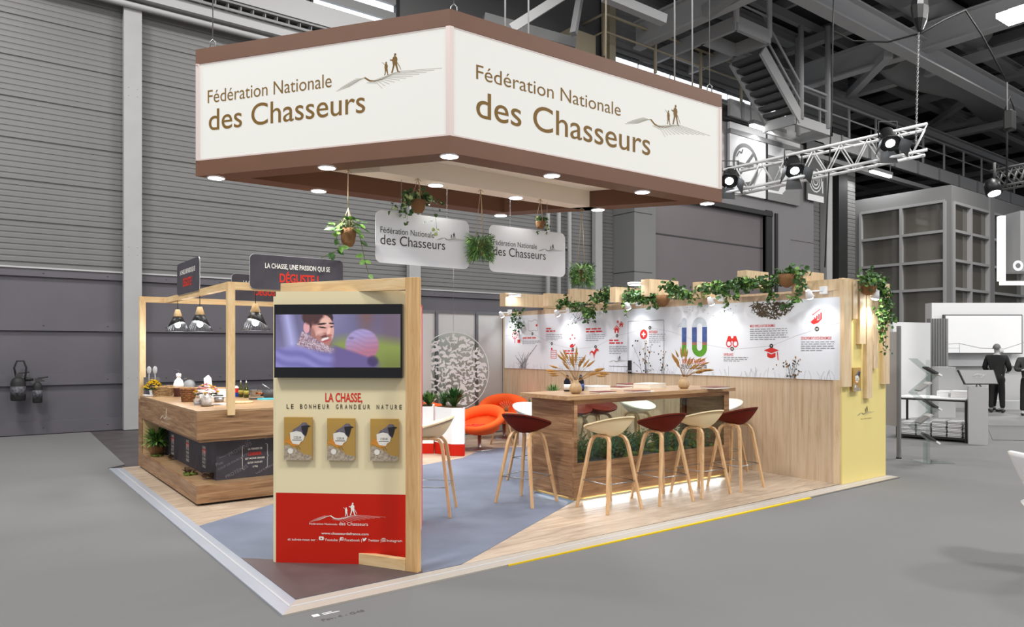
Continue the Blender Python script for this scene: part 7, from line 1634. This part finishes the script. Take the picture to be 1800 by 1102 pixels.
    b.add(vs, fs, True); b.build('hair', hair_m, t, local=True)
    # jacket
    J = [(V(0, 0, .86), (.18 * k, .145 * k)), (V(0, 0, 1.10), (.15 * k, .11 * k)), (V(0, -.005, 1.34), (.18 * k, .13 * k)), (V(0, .0, 1.47), (.10 * k, .09 * k))]; JE = [(0, 1), (1, 2), (2, 3)]
    for sx, (el, ha) in ((-1, pose['larm']), (1, pose['rarm'])):
        p = 2
        for q, r in (((sx * .19, -.0, 1.40), .085), (el, .064), (tuple(Vector(el).lerp(Vector(ha), .93)), .042)): J.append((V(*q), r * k)); JE.append((p, len(J) - 1)); p = len(J) - 1
    skin_mesh(J, JE, 'jacket', top_m, t, root=1)
    T_ = [(V(0, 0, 1.02), (.155 * k, .125 * k)), (V(0, 0, .88), (.16 * k, .13 * k))]; TE = [(0, 1)]
    for sx, f in ((-1, lf), (1, rf)):
        p = 1
        for q, r in (((sx * .095, 0, .80), .092), ((sx * .10 + f[0] * .5, f[1] * .5 + .02, .50), .070 if not heels else .06), ((sx * .10 + f[0], f[1], .11), .058 if not heels else .045)): T_.append((V(*q), r * k)); TE.append((p, len(T_) - 1)); p = len(T_) - 1
    skin_mesh(T_, TE, 'trousers', leg_m, t, root=1)
    for sx, f in ((-1, lf), (1, rf)):
        x, y = sx * .10 + f[0], f[1]; skin_mesh([(V(x, y - .05, .045 if not heels else .075), .038 * k), (V(x, y + .05, .04), .04 * k), (V(x, y + .16, .03), .03 * k)], [(0, 1), (1, 2)], 'shoe', M['g2'], t)
        if heels: MB().tube([V(x, y - .07, .06), V(x, y - .075, .0)], [.014, .007], 6).build('heel', M['g2'], t, local=True)
    return t
base = TH - PI / 2
pz = fl(1752, 726); person('person seen from behind in a black jacket, facing the bright screen', (pz.x, pz.y, .008), base + math.radians(-40), 1.66, {'feet': ((-.02, 0), (.02, .06)), 'larm': ((-.27, .02, 1.12), (-.20, .22, 1.08)), 'rarm': ((.27, .02, 1.12), (.22, .22, 1.06))}, M['cloth_d'], M['cloth_d'], M['hair'])
pz = fl(1775, 726) + FW * .35; person('person in heeled boots half hidden behind the one in the black jacket', (pz.x, pz.y, .008), base + math.radians(75), 1.55, {'feet': ((-.03, 0), (.03, .1)), 'larm': ((-.24, .0, 1.14), (-.22, .06, .90)), 'rarm': ((.24, .02, 1.14), (.10, .22, 1.10))}, M['cloth_m'], M['cloth_d'], M['g7'], heels=True)
pz = fl(1808, 731); person('person with folded arms in dark clothes cut off by the right edge', (pz.x, pz.y, .008), base + math.radians(150), 1.60, {'feet': ((-.03, 0), (.03, .03)), 'larm': ((-.27, .06, 1.14), (.04, .26, 1.16)), 'rarm': ((.27, .06, 1.14), (-.04, .28, 1.19))}, M['cloth_m'], M['cloth_d'], M['g4'])
